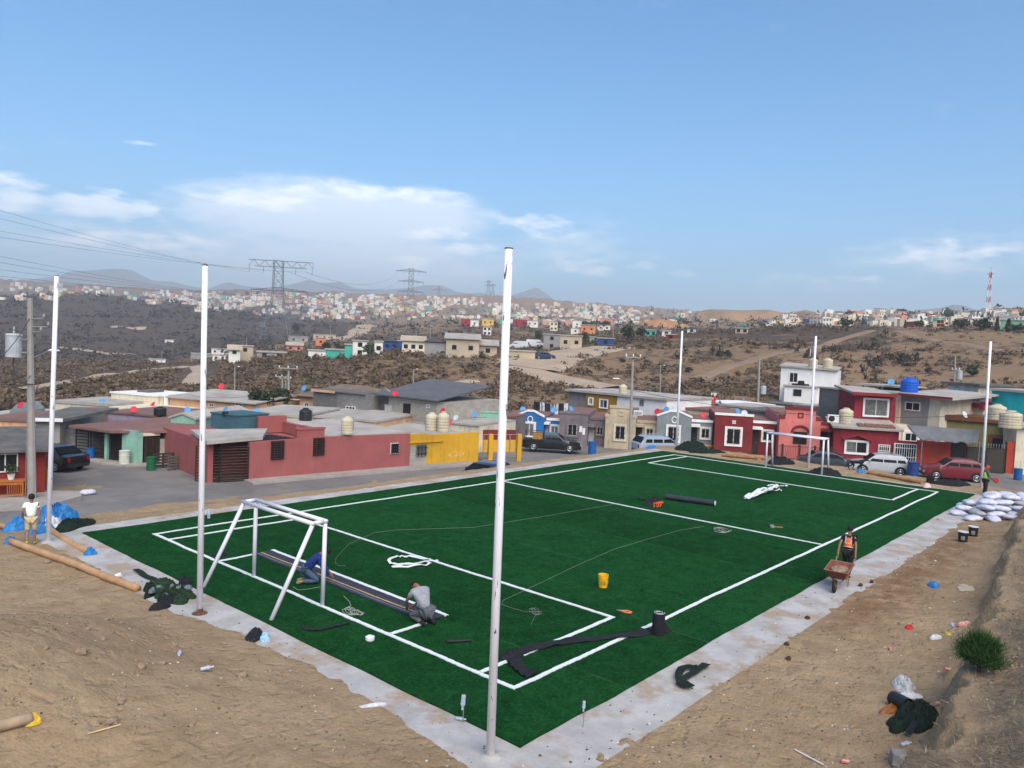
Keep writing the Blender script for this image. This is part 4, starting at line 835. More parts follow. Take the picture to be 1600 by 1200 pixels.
# ---- left: grey hip/gable two storey group
h = House('block_house', 'two-storey block house with dark grey roof and red dish', (575, 68), (684, 62), -1.6)
xc = h.loc(607, 640)[0]; zl = h.loc(590, 615)[1]; zr_ = h.loc(650, 623)[1]
h.box('wall', 0, .6, -1, xc-.002, 8, zl-.3, M_BLOCK); h.box('wall', xc, 0, -1, h.w, 8, zr_-.1, M_BLOCKL)
mb = MB(); X0 = -.5; X1 = h.w+.5; mb.hexa([(X0, 2.2, zl+.25), (xc-.2, -.5, zr_-.05), (X1, -.5, zr_-.05), (X1-.5, 9, zr_+1.0), (X0, 2.2, zl+.4), (xc-.2, -.5, zr_+.1), (X1, -.5, zr_+.1), (X1-.5, 9, zr_+1.15)])
mb = MB(); mb.hexa([(xc-1.2, -.5, zr_+.0), (X1, -.5, zr_+.0), (X1-1.2, 7.5, zr_+.95), (xc-2.6, 7.5, zr_+1.15), (xc-1.2, -.5, zr_+.12), (X1, -.5, zr_+.12), (X1-1.2, 7.5, zr_+1.07), (xc-2.6, 7.5, zr_+1.27)]); mb.build('roof', mat('slate_roof', (.13, .135, .145), c2=(.09, .095, .10), rough=.9, scale=1), h.root)
mb = MB(); mb.prism([(0, zl-.29), (xc-.005, zl-.29), (xc-.005, zr_), (xc-1.4, zr_+.6)], 'y', .62, .9); mb.build('gable', M_BLOCK, h.root)
h.window((582.5, 633, 591.5, 650), .6, M_FRAME, None, mull=1); h.door((603, 633, 611, 654), 0, M_DOORW); h.window((631, 630, 641, 651), 0, M_DARKM, None, mull=1); h.window((667, 631, 672, 638), 0, M_FRAME, None, mull=1)
h.box('balcony_wall', xc, -.9, h.loc(640, 662)[1]-.4, h.w-.6, -.75, h.loc(640, 655)[1], M_BLOCKL)
h = House('block_house', 'bare dark grey block house with twin window left of the cream one', (490, 70), (573, 66), -1.6); zt = h.loc(530, 613)[1]; xq = h.loc(526, 640)[0]
h.box('wall', 0, 0, -1, xq, 2.6, zt, M_BLOCKD); h.box('wall', xq+.002, .02, -1, h.w, 2.6, zt, M_BLOCK); h.window((541, 634, 555, 650), .02, M_FRAME, None, mull=2, t=.05); h.box('roof', -.2, -.2, zt+.001, h.w, 2.7, zt+.1, M_ROOFG); h.box('fascia_board', 0, -.28, zt-.1, h.w*.45, -.203, zt+.1, P_PEACH)
h = House('hip_roofed_house', 'peach house with large brown hipped roof behind the grey block house', (455, 78), (560, 74), -1.8); zt = h.loc(500, 621)[1]; h.box('wall', .6, .6, -1, h.w-.6, 9, zt, P_PEACH); zr_ = h.loc(520, 599, 5)[1]
mb = MB(); w_ = h.w; mb.add([(0, 0, zt), (w_, 0, zt), (w_, 10, zt), (0, 10, zt), (w_*.35, 5, zr_), (w_*.75, 5, zr_)], [(0, 1, 5, 4), (1, 2, 5), (2, 3, 4, 5), (3, 0, 4), (3, 2, 1, 0)]); mb.build('roof', mat('brown_shingle', (.22, .165, .12), c2=(.15, .11, .08), rough=.95, scale=1.5), h.root); h.window((476, 629, 483, 640), .6, M_FRAME, P_CREAM, tw=.08)
h = House('long_house', 'long peach house with pale grey roof and white gable end', (266, 80), (402, 74), -2.2); zt = h.loc(330, 626)[1]; h.box('wall', 0, 0, -1, h.w, 8, zt, P_PEACH); zr_ = h.loc(330, 611, 5)[1]
mb = MB(); mb.hexa([(-.2, -.4, zt), (h.w+.2, -.4, zt), (h.w, 6.5, zr_), (-.2, 6.5, zr_), (-.2, -.4, zt+.12), (h.w+.2, -.4, zt+.12), (h.w, 6.5, zr_+.12), (-.2, 6.5, zr_+.12)]); mb.build('roof', M_ROOFC, h.root)
mb = MB(); mb.prism([(0, -1), (7.5, -1), (5.5, zr_-.1), (0, zt+.25)], 'x', -.7, -.203); mb.build('gable_wall', M_WHITE, h.root)
for r_ in ((327, 630, 335, 636), (368, 630, 379, 635)): h.window(r_, 0, M_FRAME, None, mull=1)
h = House('box_house', 'cream cube house with open flat roof left of the peach house', (174, 84), (246, 80), -2.5); zt = h.loc(210, 617)[1]; h.box('wall', 0, 0, -1, h.w, 5, zt, P_CREAM); h.box('roof', -.1, -.1, zt+.001, h.w+.1, 5.1, zt+.15, M_WHITE); h.box('roof_hatch', h.w*.3, 1.5, zt+.16, h.w*.55, 3.5, zt+.35, M_ROOFG)
h = House('garden_wall', 'long cream wall below the dry hillside at left', (86, 82), (260, 74), -2.5, cat='wall'); zt = h.loc(150, 634)[1]; h.box('wall', 0, 0, -1, h.w, 6, zt, P_CREAM); h.box('cap', -.1, -.1, zt+.001, h.w*.5, 6.1, zt+.25, M_ROOFC)
h = House('mint_house', 'mint green gabled house with white trimmed window at left', (268, 57), (307, 56), ZL); zt = h.loc(287, 655)[1]; zp = h.loc(285, 647)[1]; h.prism('wall', [(0, -.6), (h.w, -.6), (h.w, zt), (h.w*.5, zp), (0, zt)], 0, 7, P_MINT); h.window((277, 671, 290, 686), 0, M_DARKM, P_CREAM, tw=.12)
mb = MB(); 
for a, b in (((-.1, zt), (h.w*.5, zp)), ((h.w*.5, zp), (h.w+.1, zt))): mb.prism([a, b, (b[0], b[1]+.14), (a[0], a[1]+.14)], 'y', -.1, 7.1)
mb.build('roof', M_ROOFC, h.root)
q = House('roof_room', 'dark teal parapet box on the roof behind the rose red house', (331, 54), (373, 52), ZL+1.7, cat='roof room'); zt = q.loc(350, 648)[1]; q.box('wall', 0, 0, -2.5, q.w, 2.5, zt, P_TEAL); q.box('cap', -.05, -.05, zt+.001, q.w+.05, 2.55, zt+.08, P_TEAL)
q = House('low_house', 'low house with pale slab roof in front of the peach house', (374, 60), (470, 58), ZL); zt = q.loc(420, 650)[1]; q.box('wall', 0, 0, -.6, q.w, 8, zt, P_CREAM); q.box('roof', -.1, -.1, zt+.001, q.w+.1, 8, zt+.16, M_ROOFC)
q = House('low_house', 'low flat roofed house between the black tank and the cream tanks', (470, 61), (590, 58), ZL); zt = q.loc(520, 655)[1]; q.box('wall', 0, 0, -.6, q.w, 8, zt, P_PEACH); q.box('roof', -.1, -.1, zt+.001, q.w+.1, 8, zt+.16, M_ROOFC)
q = House('low_house', 'low house with dark red parapet behind the cream tanks', (688, 66), (724, 65), ZL); zt = q.loc(705, 648)[1]; q.box('wall', 0, 0, -.6, q.w, 3, zt, P_TILE); q.box('roof', -.1, -.1, zt+.001, q.w, 3, zt+.1, M_ROOFR)
q = House('low_house', 'low pale roofed house right of the white dish', (704, 62), (752, 60.5), ZL); zt = q.loc(725, 664)[1]; q.box('wall', 0, 0, -.6, q.w, 6, zt, P_CREAM); q.box('roof', -.1, -.1, zt+.001, q.w, 6, zt+.14, M_ROOFC)
# street on the left: grey house with gates, red porch, mint wall
h = House('corner_house', 'grey rendered house with dark flat roof slab on the left street', (57, 58), (95, 57.5), ZL); zt = h.loc(76, 658)[1]; P_REND = paint('grey_render', 150, 146, 138)
h.box('wall', 0, 0, -.6, h.w, 9, zt, P_REND); h.window((59, 668, 68, 683), 0, M_DARKM, None, mull=0); mb = MB(); mb.hexa([(-.3, -.4, zt+.001), (h.w+.3, -.4, zt+.001), (h.w+2, 5, zt+.3), (.3, 5, zt+.3), (-.3, -.4, zt+.2), (h.w+.3, -.4, zt+.2), (h.w+2, 5, zt+.5), (.3, 5, zt+.5)]); mb.build('roof', M_ROOFG, h.root)
mb = MB(); mb.box(-.32, -.5, zt+.02, h.w+.32, -.41, zt+.24); mb.build('fascia', M_WHITE, h.root)
a = at(95, 712, ZL); b = at(192, 724, ZL)
f = House('gated_house', 'house with red flat porch roof and dark iron gates on the left street', (95.5, float(np.hypot(*(a-CAM)[:2]))), (192, float(np.hypot(*(b-CAM)[:2]))), ZL)
xq = [f.loc(p, 700)[0] for p in (112, 118, 139, 165)]; zt = f.loc(120, 672)[1]
f.box('wall', 0, .3, -.6, xq[2], 5, zt, M_BLOCK); f.door((97, 672, 109, 712), .3, M_GREYM); f.door((112, 676, 117, 714), .3, M_GREYM)
f.gate((119, 668, 138, 716), .0, M_DARKM, 9, True); f.gate((141.5, 669, 164, 718), .1, M_DARKM, 8, True); f.gate((167, 675, 191, 722), .1, M_DARKM, 9)
f.box('wall', xq[2]+.01, 2.4, -.6, f.w+2.5, 6, zt-.1, M_BLOCKD); f.box('pier', xq[3]-.05, -.05, -.6, xq[3]+.18, .2, zt, P_MINT)
zz1 = f.loc(165, 672, -.3)[1]; mb = MB(); mb.hexa([(xq[1]-.4, -.2, zt+.15), (f.w-.2, -.7, zz1-.1), (f.w+4.6, 3, zt+.25), (xq[2]+1., 7, zt+.5), (xq[1]-.4, -.2, zt+.3), (f.w-.2, -.7, zz1+.05), (f.w+4.6, 3, zt+.4), (xq[2]+1., 7, zt+.65)]); mb.build('porch_roof', M_ROOFR, f.root)
a = at(192, 724, ZL); b = at(217, 727, ZL)
m_ = House('mint_wall', 'mint green yard wall beside the white drum on the left street', (192.5, float(np.hypot(*(a-CAM)[:2]))-.1), (217, float(np.hypot(*(b-CAM)[:2]))), ZL, cat='wall'); m_.box('wall', 0, 0, -.4, m_.w, .25, m_.loc(205, 673)[1], P_MINT)
m2_ = House('yard_wall', 'pale block yard wall with rusty grille beside the mint wall', (217.5, float(np.hypot(*(b-CAM)[:2]))), (312, 54.5), ZL, cat='wall'); zt = m2_.loc(250, 684)[1]
xd = [m2_.loc(p, 700)[0] for p in (223, 226, 249)]
m2_.box('pier', 0, 0, -.4, xd[0], .25, m2_.loc(220, 677)[1], P_MINT); m2_.gate((226, 684, 249, 716), .1, M_BROWNM, 9); m2_.box('wall', xd[2]+.05, 0, -.5, m2_.w, .25, m2_.loc(280, 685)[1], M_BLOCKL); m2_.box('lintel', xd[0]+.01, 0, m2_.loc(230, 680)[1]-.05, xd[2]+.04, .25, m2_.loc(230, 680)[1]+.12, P_CREAM)
# leftmost red house with grey roof
h = House('red_house', 'brick red house with grey sloping roof at the left edge', (-70, float(np.hypot(*(at(-70, 779, -1.0)-CAM)[:2]))), (73, float(np.hypot(*(at(73, 772, -1.0)-CAM)[:2]))), -1.0)
P_BRED = paint('brick_red_paint', 136, 48, 42); zt = h.loc(40, 703)[1]; h.box('wall', 0, 0, -.6, h.w, 7, zt, P_BRED)
zr_ = h.loc(30, 671, 4)[1]; mb = MB(); mb.hexa([(-.3, -.45, zt-.06), (h.w+.35, -.45, zt-.06), (h.w+.1, 4.4, zr_), (-.3, 4.4, zr_), (-.3, -.45, zt+.06), (h.w+.35, -.45, zt+.06), (h.w+.1, 4.4, zr_+.12), (-.3, 4.4, zr_+.12)]); mb.build('roof', M_ROOFG, h.root)
h.window((-12, 709, 28, 737), 0, M_FRAME, None, mull=1, glass=M_GLASS, t=.05)
q = House('low_house', 'low pink walled house behind the big concrete pole at left', (-30, 62), (62, 60), ZL); zt = q.loc(30, 659)[1]; q.box('wall', 0, 0, -.6, q.w, 6, zt, P_PEACH); q.box('roof', -.1, -.1, zt+.001, q.w+.1, 6, zt+.16, M_ROOFR)
q = House('low_house', 'low flat roofed house with lilac parapet behind the red porch roof', (165, 66), (262, 62), ZL); zt = q.loc(200, 648)[1]; q.box('wall', 0, 0, -.6, q.w, 6, zt, mat('lilac_grey', S(150, 140, 160), rough=.9)); q.box('roof', -.1, -.1, zt+.001, q.w+.1, 6, zt+.14, M_ROOFR)
# pavements
A2 = c.world(-.6, -1.25, 0)
mb = MB(); mb.prism([tuple(c.world(-.3, -1.3, 0)[:2]), tuple(c.world(c.w-1, -1.3, 0)[:2]), tuple(c.world(c.w-1, .1, 0)[:2]), tuple(c.world(-.3, .1, 0)[:2])], 'z', STZ-.2, STZ+.11); o = mb.build('pavement', M_PAVE); tag(o, kind='structure')
mb = MB(); P4 = [at(-60, 800, -.95), at(70, 792, -.95), at(128, 776, -.95), at(122, 768, -.95), at(70, 768, -.95), at(-60, 776, -.95)]; mb.prism([tuple(p[:2]) for p in P4], 'z', -1.2, -.9); o = mb.build('pavement', M_PAVE); tag(o, kind='structure')
a = f.world(-.5, -1.1, 0); mb = MB(); mb.prism([tuple(f.world(-.5, -1.2, 0)[:2]), tuple(m_.world(m_.w+.2, -1.1, 0)[:2]), tuple(m2_.world(m2_.w, -1.0, 0)[:2]), tuple(m2_.world(m2_.w, .1, 0)[:2]), tuple(m_.world(m_.w, .1, 0)[:2]), tuple(f.world(-.5, .3, 0)[:2])], 'z', STZ-.2, STZ+.10); o = mb.build('pavement', M_PAVE); tag(o, kind='structure')
q = House('shed', 'open roofed shed with thin white roof left of the blue tank', (1345, 86), (1412, 84), -1.5); zt = q.loc(1380, 604)[1]
for px in (1347, 1378, 1409): x_ = q.loc(px, 610)[0]; q.box('post', x_-.08, 0, -1, x_+.08, .16, zt, M_GREYM)
q.box('roof', -.3, -.3, zt+.001, q.w+.3, 4, zt+.16, M_ROOFC); q.box('back_wall', 0, 3.5, -1, q.w, 3.7, zt-.01, M_BLOCKD)
q = House('low_house', 'low house with pale blue gable at the left edge beyond the pole', (-30, 74), (52, 72), -1.8); zt = q.loc(20, 652)[1]; q.box('wall', 0, 0, -1, q.w, 6, zt, P_CREAM); q.box('roof', -.1, -.1, zt+.001, q.w+.1, 6, zt+.15, M_ROOFC); x0, x1 = q.loc(15, 645)[0], q.loc(38, 645)[0]; q.prism('dormer', [(x0, zt+.15), (x1, zt+.15), (x1, zt+.5), ((x0+x1)/2, zt+1.1), (x0, zt+.5)], 0, 3, P_GREY)
# ---------------------------------------------------------------- white poles round the pitch
def pole_material():
    mt, N, L, b = nodes_of('worn_white_paint'); b.inputs['Roughness'].default_value = .55
    tc = N.new('ShaderNodeTexCoord'); mp = N.new('ShaderNodeMapping'); mp.inputs['Scale'].default_value = (9, 9, 1.6); L.new(tc.outputs['Object'], mp.inputs[0])
    n = noise(N, L, mp.outputs[0], 1.6, 6, .62, .3); g = noise(N, L, mp.outputs[0], .5, 4)
    c = mixc(N, L, rng_(N, L, g, .3, .7), (.74, .73, .77), (.84, .84, .86)); c = mixc(N, L, rng_(N, L, n, .63, .66), c, (.07, .065, .07)); L.new(c, b.inputs['Base Color']); return mt
M_POLE = pole_material(); M_RUST = mat('rust', (.16, .075, .035), c2=(.08, .04, .025), rough=.9, scale=9)
for lab, (bx, by), (tx, ty) in (('tall white pole nearest the camera at the near corner of the pitch', (766, 1185), (795, 389)), ('tall white pole behind the near goal, with rusty foot', (312, 960), (320.5, 415)),
        ('tall white pole beside the boy and the blue tarpaulin', (75, 848), (88.5, 431)), ('tall white pole beside the worker in the lime vest', (1533, 767), (1548, 533)),
        ('tall white pole rising behind the far goal', (1263, 733), (1275, 525)), ('tall white pole at the far corner by the covered silver car', (1056.5, 703), (1066, 517))):
    b = at(bx, by, -.02); D = float(np.hypot(*(b-CAM)[:2])); t = atd(tx, ty, D); d = t-b
    r_ = thing('tall_pole', lab, 'pole', tuple(b), 0, 'white poles round the pitch')
    mb = MB(); mb.tube([(0, 0, -.3), tuple(d*.5), tuple(d)], [.078, .074, .07], 14); mb.build('shaft', M_POLE, r_, smooth=True)
    mb = MB(); mb.lathe([(.074, 0), (.074, .02), (.0, .03)], tuple(d), 12); mb.build('cap', M_RUST, r_)
    mb = MB(); mb.lathe([(.24, -.06), (.2, .03), (.12, .06), (.081, .075), (.081, .16)], (0, 0, 0), 14); mb.build('foot', M_RUST if 'rusty' in lab else M_CONC, r_)

# ---------------------------------------------------------------- goals
def goal(label, x, y0, y1, top, bx_top, bx_foot, z=.05):
    r_ = thing('football_goal', label, 'goal', (x, (y0+y1)/2, z), 0, 'football goals'); ym = (y1-y0)/2; M_ = mat('goal_paint', (.74, .73, .78), c2=(.64, .63, .68), rough=.5, scale=2.5)
    R_ = .058
    def bar(n, *p): mb = MB(); mb.tube(p, R_, 12); return mb.build(n, M_, r_, smooth=True)
    for s in (-1, 1):
        bar('post', (0, s*ym, 0), (0, s*ym, top-R_*1.02)); bar('top_rail', (math.copysign(R_, bx_top), s*ym, top), (bx_top-math.copysign(R_, bx_top), s*ym, top-.01)); bar('back_stay', (bx_top, s*ym, top-R_*.9), (bx_foot, s*(ym+.02), -.03))
    bar('crossbar', (0, -ym-R_, top), (0, ym+R_, top)); bar('rear_bar', (bx_top, -ym-R_, top-.01), (bx_top, ym+R_, top-.01))
    return r_
_q = at(485, 820, 2.27)[0]; _f = at(430, 972, .03)[0]
goal('white goal frame without net at the near end, a worker kneeling in it', .03, 6.82, 10.24, 2.28, _q-.03, _f-.03)
goal('white goal frame without net at the far end before the pink house', 36.75, float(at(1283, 744)[1]), float(at(1198, 731)[1]), 2.25, .75, 1.15)

# ---------------------------------------------------------------- people
def bake(name, bm_v, bm_e, rad, mt, parent, sub=2, root=0):
    me = bpy.data.meshes.new(name); me.from_pydata(bm_v, bm_e, []); o = bpy.data.objects.new(name, me); col.objects.link(o)
    sk = o.modifiers.new('skin', 'SKIN'); sk.use_smooth_shade = True
    for i, r_ in enumerate(rad):
        v = me.skin_vertices[0].data[i]; v.radius = (r_, r_) if not isinstance(r_, tuple) else r_; v.use_root = i == root; v.use_loose = False
    ss = o.modifiers.new('sub', 'SUBSURF'); ss.levels = sub; ss.render_levels = sub
    dg = bpy.context.evaluated_depsgraph_get(); m2 = bpy.data.meshes.new_from_object(o.evaluated_get(dg)); m2.name = name; o.modifiers.clear(); o.data = m2; bpy.data.meshes.remove(me)
    m2.materials.clear(); m2.materials.append(mt); m2.polygons.foreach_set('use_smooth', [True]*len(m2.polygons)); o.parent = parent; return o
M_SKIN = mat('brown_skin', (.26, .135, .085), rough=.6, var=.1, scale=20); M_HAIR = mat('black_hair', (.012, .010, .009), rough=.7, var=.3, scale=30)
def person(label, pos, face, J, shirt, trousers, shoes, hair=True, cap=None, vest=None, sleeve=.55, legs=1., scale=1., hands_fwd=(1, 0, -.4)):
    """J: joints in metres (forward, left, up) for: pelvis chest neck head, and L/R shoulder elbow wrist hip knee ankle toe"""
    r_ = thing('person', label, 'person', pos, face, None); r_.scale = (scale,)*3
    g = {k: Vector(v) for k, v in J.items()}
    nm = ['pelvis', 'belly', 'chest', 'neck', 'chin', 'head']; g['belly'] = g.get('belly', (g['pelvis']+g['chest'])/2)
    hd = (g['head']-g['neck']).normalized(); g['chin'] = g['neck']+hd*.05
    V = [g[k] for k in nm]; rad = [.09, .085, .080, .052, .066, .088]; E = [(0, 1), (1, 2), (2, 3), (3, 4), (4, 5)]
    V.append(g['head']+hd*.075); rad.append(.055); E.append((5, 6))
    for s in 'LR':
        sh, el, wr = g['shoulder'+s], g['elbow'+s], g['wrist'+s]; b = len(V)
        fd = (wr-el).normalized(); fd = (fd+Vector(hands_fwd)*.45).normalized(); pl = wr+fd*.07
        V += [sh, el, wr, pl]; rad += [.044, .040, .030, (.034, .026)]; E += [(2, b), (b, b+1), (b+1, b+2), (b+2, b+3)]
        sd_ = fd.orthogonal().normalized(); sd2 = fd.cross(sd_)
        for k, ln in enumerate((.075, .088, .082, .062)):
            V.append(pl+fd*ln*.9+sd_*(.021*(k-1.5))-sd2*.012*(k % 2)); rad.append(.0095); E.append((b+3, len(V)-1))
        V.append(wr+fd*.055+sd_*.052); rad.append(.011); E.append((b+2, len(V)-1))
        hp, kn, an, to = g['hip'+s], g['knee'+s], g['ankle'+s], g['toe'+s]; b = len(V)
        V += [hp, kn, an, to]; rad += [.085, .058, .038, (.04, .03)]; E += [(0, b), (b, b+1), (b+1, b+2), (b+2, b+3)]
    body = bake('body', V, E, rad, M_SKIN, r_)
    # nose and ears, joined to the body's mesh
    fw = (Vector((1, 0, 0))-hd*hd.x).normalized() if abs(hd.x) < .95 else Vector((0, 0, -1)); lf = hd.cross(fw)
    mb = MB(); c = g['head']; n_ = c+fw*.088-hd*.005
    mb.add([n_+hd*.03, n_-hd*.02+lf*.016, n_-hd*.02-lf*.016, n_-hd*.012+fw*.022], [(0, 1, 3), (0, 3, 2), (1, 2, 3), (0, 2, 1)])
    for s_ in (-1, 1): e_ = c+lf*.086*s_; mb.blob(e_, .018, .012, .03, 6, 4, 0)
    me = mb.mesh('face', M_SKIN); bmx = bmesh.new(); bmx.from_mesh(body.data); bmx.from_mesh(me); bmx.to_mesh(body.data); bmx.free(); bpy.data.meshes.remove(me)
    for s_ in (-1, 1): mb = MB(); mb.blob(c+fw*.080+lf*.032*s_+hd*.018, .012, .012, .008, 6, 4, 0); mb.build('eye', M_HAIR, r_)
    if hair or cap:
        mb = MB(); R3 = Matrix((fw, lf, hd)).transposed(); vs = []; fs = []; n, k = 12, 6
        for i in range(k+1):
            ph = math.pi*.72*i/k
            for j in range(n):
                th = 2*math.pi*j/n; q = Vector((math.sin(ph)*math.cos(th)*.103-.012, math.sin(ph)*math.sin(th)*.099, math.cos(ph)*.112+.022))
                if math.cos(th) > .2 and q.z < .035: q.z = .035+.01*math.cos(th); 
                vs.append(c+R3@q)
        for i in range(k):
            for j in range(n): fs.append((i*n+j, (i+1)*n+j, (i+1)*n+(j+1) % n, i*n+(j+1) % n))
        mb.add(vs, fs); h_ = mb.build('cap' if cap else 'hair', cap or M_HAIR, r_, smooth=True)
        if cap: m2 = MB(); q = c+hd*.05+fw*.09; m2.hexa([q+lf*.07-fw*.02, q-lf*.07-fw*.02, q-lf*.05+fw*.085-hd*.02, q+lf*.05+fw*.085-hd*.02, q+lf*.07-fw*.02+hd*.012, q-lf*.07-fw*.02+hd*.012, q-lf*.05+fw*.085-hd*.008, q+lf*.05+fw*.085-hd*.008]); m2.build('peak', cap, h_)
    # clothes
    V = [g['pelvis'], g['belly'], g['chest'], g['chest']+(g['neck']-g['chest'])*.62]; rad = [.148, .145, .160, .085]; E = [(0, 1), (1, 2), (2, 3)]
    for s in 'LR':
        sh, el, wr = g['shoulder'+s], g['elbow'+s], g['wrist'+s]; b = len(V); V.append(sh); rad.append(.074); E.append((2, b))
        if sleeve <= 1: V.append(sh+(el-sh)*sleeve); rad.append(.064); E.append((b, b+1))
        else: V += [el, el+(wr-el)*.9]; rad += [.056, .043]; E += [(b, b+1), (b+1, b+2)]
    bake('shirt', V, E, rad, shirt, r_)
    V = [g['pelvis']+(g['belly']-g['pelvis'])*.1]; rad = [.145]; E = []
    for s in 'LR':
        hp, kn, an = g['hip'+s], g['knee'+s], g['ankle'+s]; b = len(V); V.append(hp); rad.append(.105); E.append((0, b)); 
        if legs < 1: V.append(hp+(kn-hp)*.98); rad.append(.088); E.append((b, b+1))
        else: V += [kn, kn+(an-kn)*.94]; rad += [.075, .058]; E += [(b, b+1), (b+1, b+2)]
    bake('shorts' if legs < 1 else 'trousers', V, E, rad, trousers, r_)
    for s in 'LR':
        an, to = g['ankle'+s], g['toe'+s]; d = (to-an); bake('shoe', [an-d*.25, an+d*.4, to+d*.05], [(0, 1), (1, 2)], [.048, .05, .042], shoes, r_, 1)
    if vest:
        V = [g['pelvis']+(g['belly']-g['pelvis'])*.3, g['belly'], g['chest'], g['chest']+(g['neck']-g['chest'])*.5]; v_ = bake('vest', V, [(0, 1), (1, 2), (2, 3)], [.165, .162, .176, .108], vest, r_)
        up_ = (g['chest']-g['pelvis']).normalized(); ff = Vector((1, 0, 0)); ff = (ff-up_*ff.dot(up_)).normalized(); ll = up_.cross(ff)
        M_REF = mat('reflective_tape', (.46, .47, .45), rough=.4, var=.1)
        for t in (.30, .62):
            c_ = g['pelvis'].lerp(g['chest'], t); mb = MB(); n = 20; vs = []
            for i in range(n):
                a = 2*math.pi*i/n
                for z_ in (-.015, .015): vs.append(c_+ll*math.cos(a)*.160+ff*math.sin(a)*.160+up_*z_)
            mb.add(vs, [(2*i, 2*((i+1) % n), 2*((i+1) % n)+1, 2*i+1) for i in range(n)]); mb.build('reflective_band', M_REF, v_)
        for s_ in (-1, 1):
            for f_ in (-1, 1):
                mb = MB(); b0 = g['pelvis'].lerp(g['chest'], .62)+ll*.085*s_+ff*.150*f_; b1 = g['chest']+up_*.10+ll*.085*s_+ff*.135*f_; w_ = ll*.014; mb.add([b0-w_, b0+w_, b1+w_, b1-w_, b0-w_-ff*.01*f_, b0+w_-ff*.01*f_, b1+w_-ff*.01*f_, b1-w_-ff*.01*f_], [(0, 1, 2, 3), (4, 5, 6, 7), (0, 1, 5, 4), (1, 2, 6, 5), (2, 3, 7, 6), (3, 0, 4, 7)]); mb.build('shoulder_band', M_REF, v_)
    return r_
def stand(lean=0., armL=((.02, .24, 1.12), (.06, .25, .86)), armR=((.02, -.24, 1.12), (.06, -.25, .86)), legL=((.03, .10, .48), (-.02, .11, .09)), legR=((.03, -.10, .48), (-.02, -.11, .09)), headf=.02):
    J = dict(pelvis=(0, 0, .93), chest=(lean*.35, 0, 1.27), neck=(lean*.5, 0, 1.46), head=(lean*.55+headf, 0, 1.60))
    for s, y, a, l in (('L', 1, armL, legL), ('R', -1, armR, legR)):
        J['shoulder'+s] = (lean*.42, y*.175, 1.385); J['elbow'+s], J['wrist'+s] = (a[0][0], a[0][1], a[0][2]), (a[1][0], a[1][1], a[1][2])
        J['hip'+s] = (0, y*.09, .88); J['knee'+s], J['ankle'+s] = l[0], l[1]; J['toe'+s] = (l[1][0]+.15, l[1][1]+y*.02, max(.04, l[1][2]-.05))
    return J
VR = math.atan2(RT[1], RT[0]); VF = YAW
def cloth(n, r, g, b, **k): return mat('cloth_'+n, S(r, g, b), rough=.95, var=.14, scale=14, bump=.5, bscale=18, **k)
# kneeling man in blue, working towards the right
kneel = dict(pelvis=(-.12, 0, .40), chest=(.16, 0, .70), neck=(.30, 0, .82), head=(.42, 0, .86), shoulderL=(.22, .18, .74), shoulderR=(.22, -.18, .74), elbowL=(.36, .21, .46), elbowR=(.32, -.22, .46), wristL=(.52, .10, .24), wristR=(.54, -.08, .22),
             hipL=(-.10, .10, .36), hipR=(-.10, -.10, .36), kneeL=(.24, .14, .10), kneeR=(.22, -.14, .10), ankleL=(-.20, .12, .09), ankleR=(-.22, -.12, .09), toeL=(-.34, .12, .05), toeR=(-.36, -.12, .05))
p = at(484, 911, .05); person('man in navy shirt and jeans kneeling over the dark seam strip inside the near goal', tuple(p), VR+R(16), kneel, cloth('navy', 34, 56, 118), cloth('denim', 74, 94, 116), cloth('tan_shoe', 150, 130, 100), sleeve=2, scale=1.06)
hunch = dict(pelvis=(-.02, 0, .30), chest=(.24, 0, .66), neck=(.38, 0, .74), head=(.50, 0, .72), shoulderL=(.27, .19, .66), shoulderR=(.27, -.19, .66), elbowL=(.46, .22, .42), elbowR=(.44, -.22, .42), wristL=(.62, .10, .20), wristR=(.62, -.06, .20),
             hipL=(-.02, .11, .27), hipR=(-.02, -.11, .27), kneeL=(.34, .17, .12), kneeR=(.34, -.17, .12), ankleL=(-.06, .13, .08), ankleR=(-.06, -.13, .08), toeL=(-.22, .12, .05), toeR=(-.22, -.12, .05))
p = at(664, 974, .05); person('man in grey T-shirt kneeling with head bowed at the end of the seam strip', tuple(p), VF+R(38), hunch, cloth('grey', 150, 154, 160), cloth('grey_denim', 92, 98, 104), cloth('dark_shoe', 40, 38, 38), scale=1.14)
walkJ = stand(.28, armL=((-.10, .25, 1.10), (-.22, .27, .80)), armR=((-.10, -.25, 1.10), (-.22, -.27, .80)), legL=((.20, .10, .50), (.16, .10, .09)), legR=((.0, -.10, .47), (-.26, -.10, .13)))
PM = at(1322, 903, .012); MANF = R(8)
person('worker in orange reflective vest pulling the rusty wheelbarrow along the slab', tuple(PM), MANF, walkJ, cloth('black', 30, 29, 32), cloth('charcoal', 38, 36, 36), cloth('dark_shoe', 40, 38, 38), vest=cloth('orange_vest', 250, 108, 44), scale=1.0, hands_fwd=(-.4, 0, -1))
J = stand(.10, armL=((.06, .24, 1.12), (.20, .22, .92)), armR=((.10, -.24, 1.10), (.36, -.16, .95)))
p = at(1538, 775, 0); person('worker in lime reflective vest and orange cap standing by the white sacks', tuple(p), VR+R(-10), J, cloth('grey_sweater', 92, 92, 88), cloth('dark_trousers', 46, 44, 46), cloth('dark_shoe', 40, 38, 38), cap=cloth('orange_cap', 214, 84, 62), vest=cloth('lime_vest', 196, 232, 60), sleeve=2)
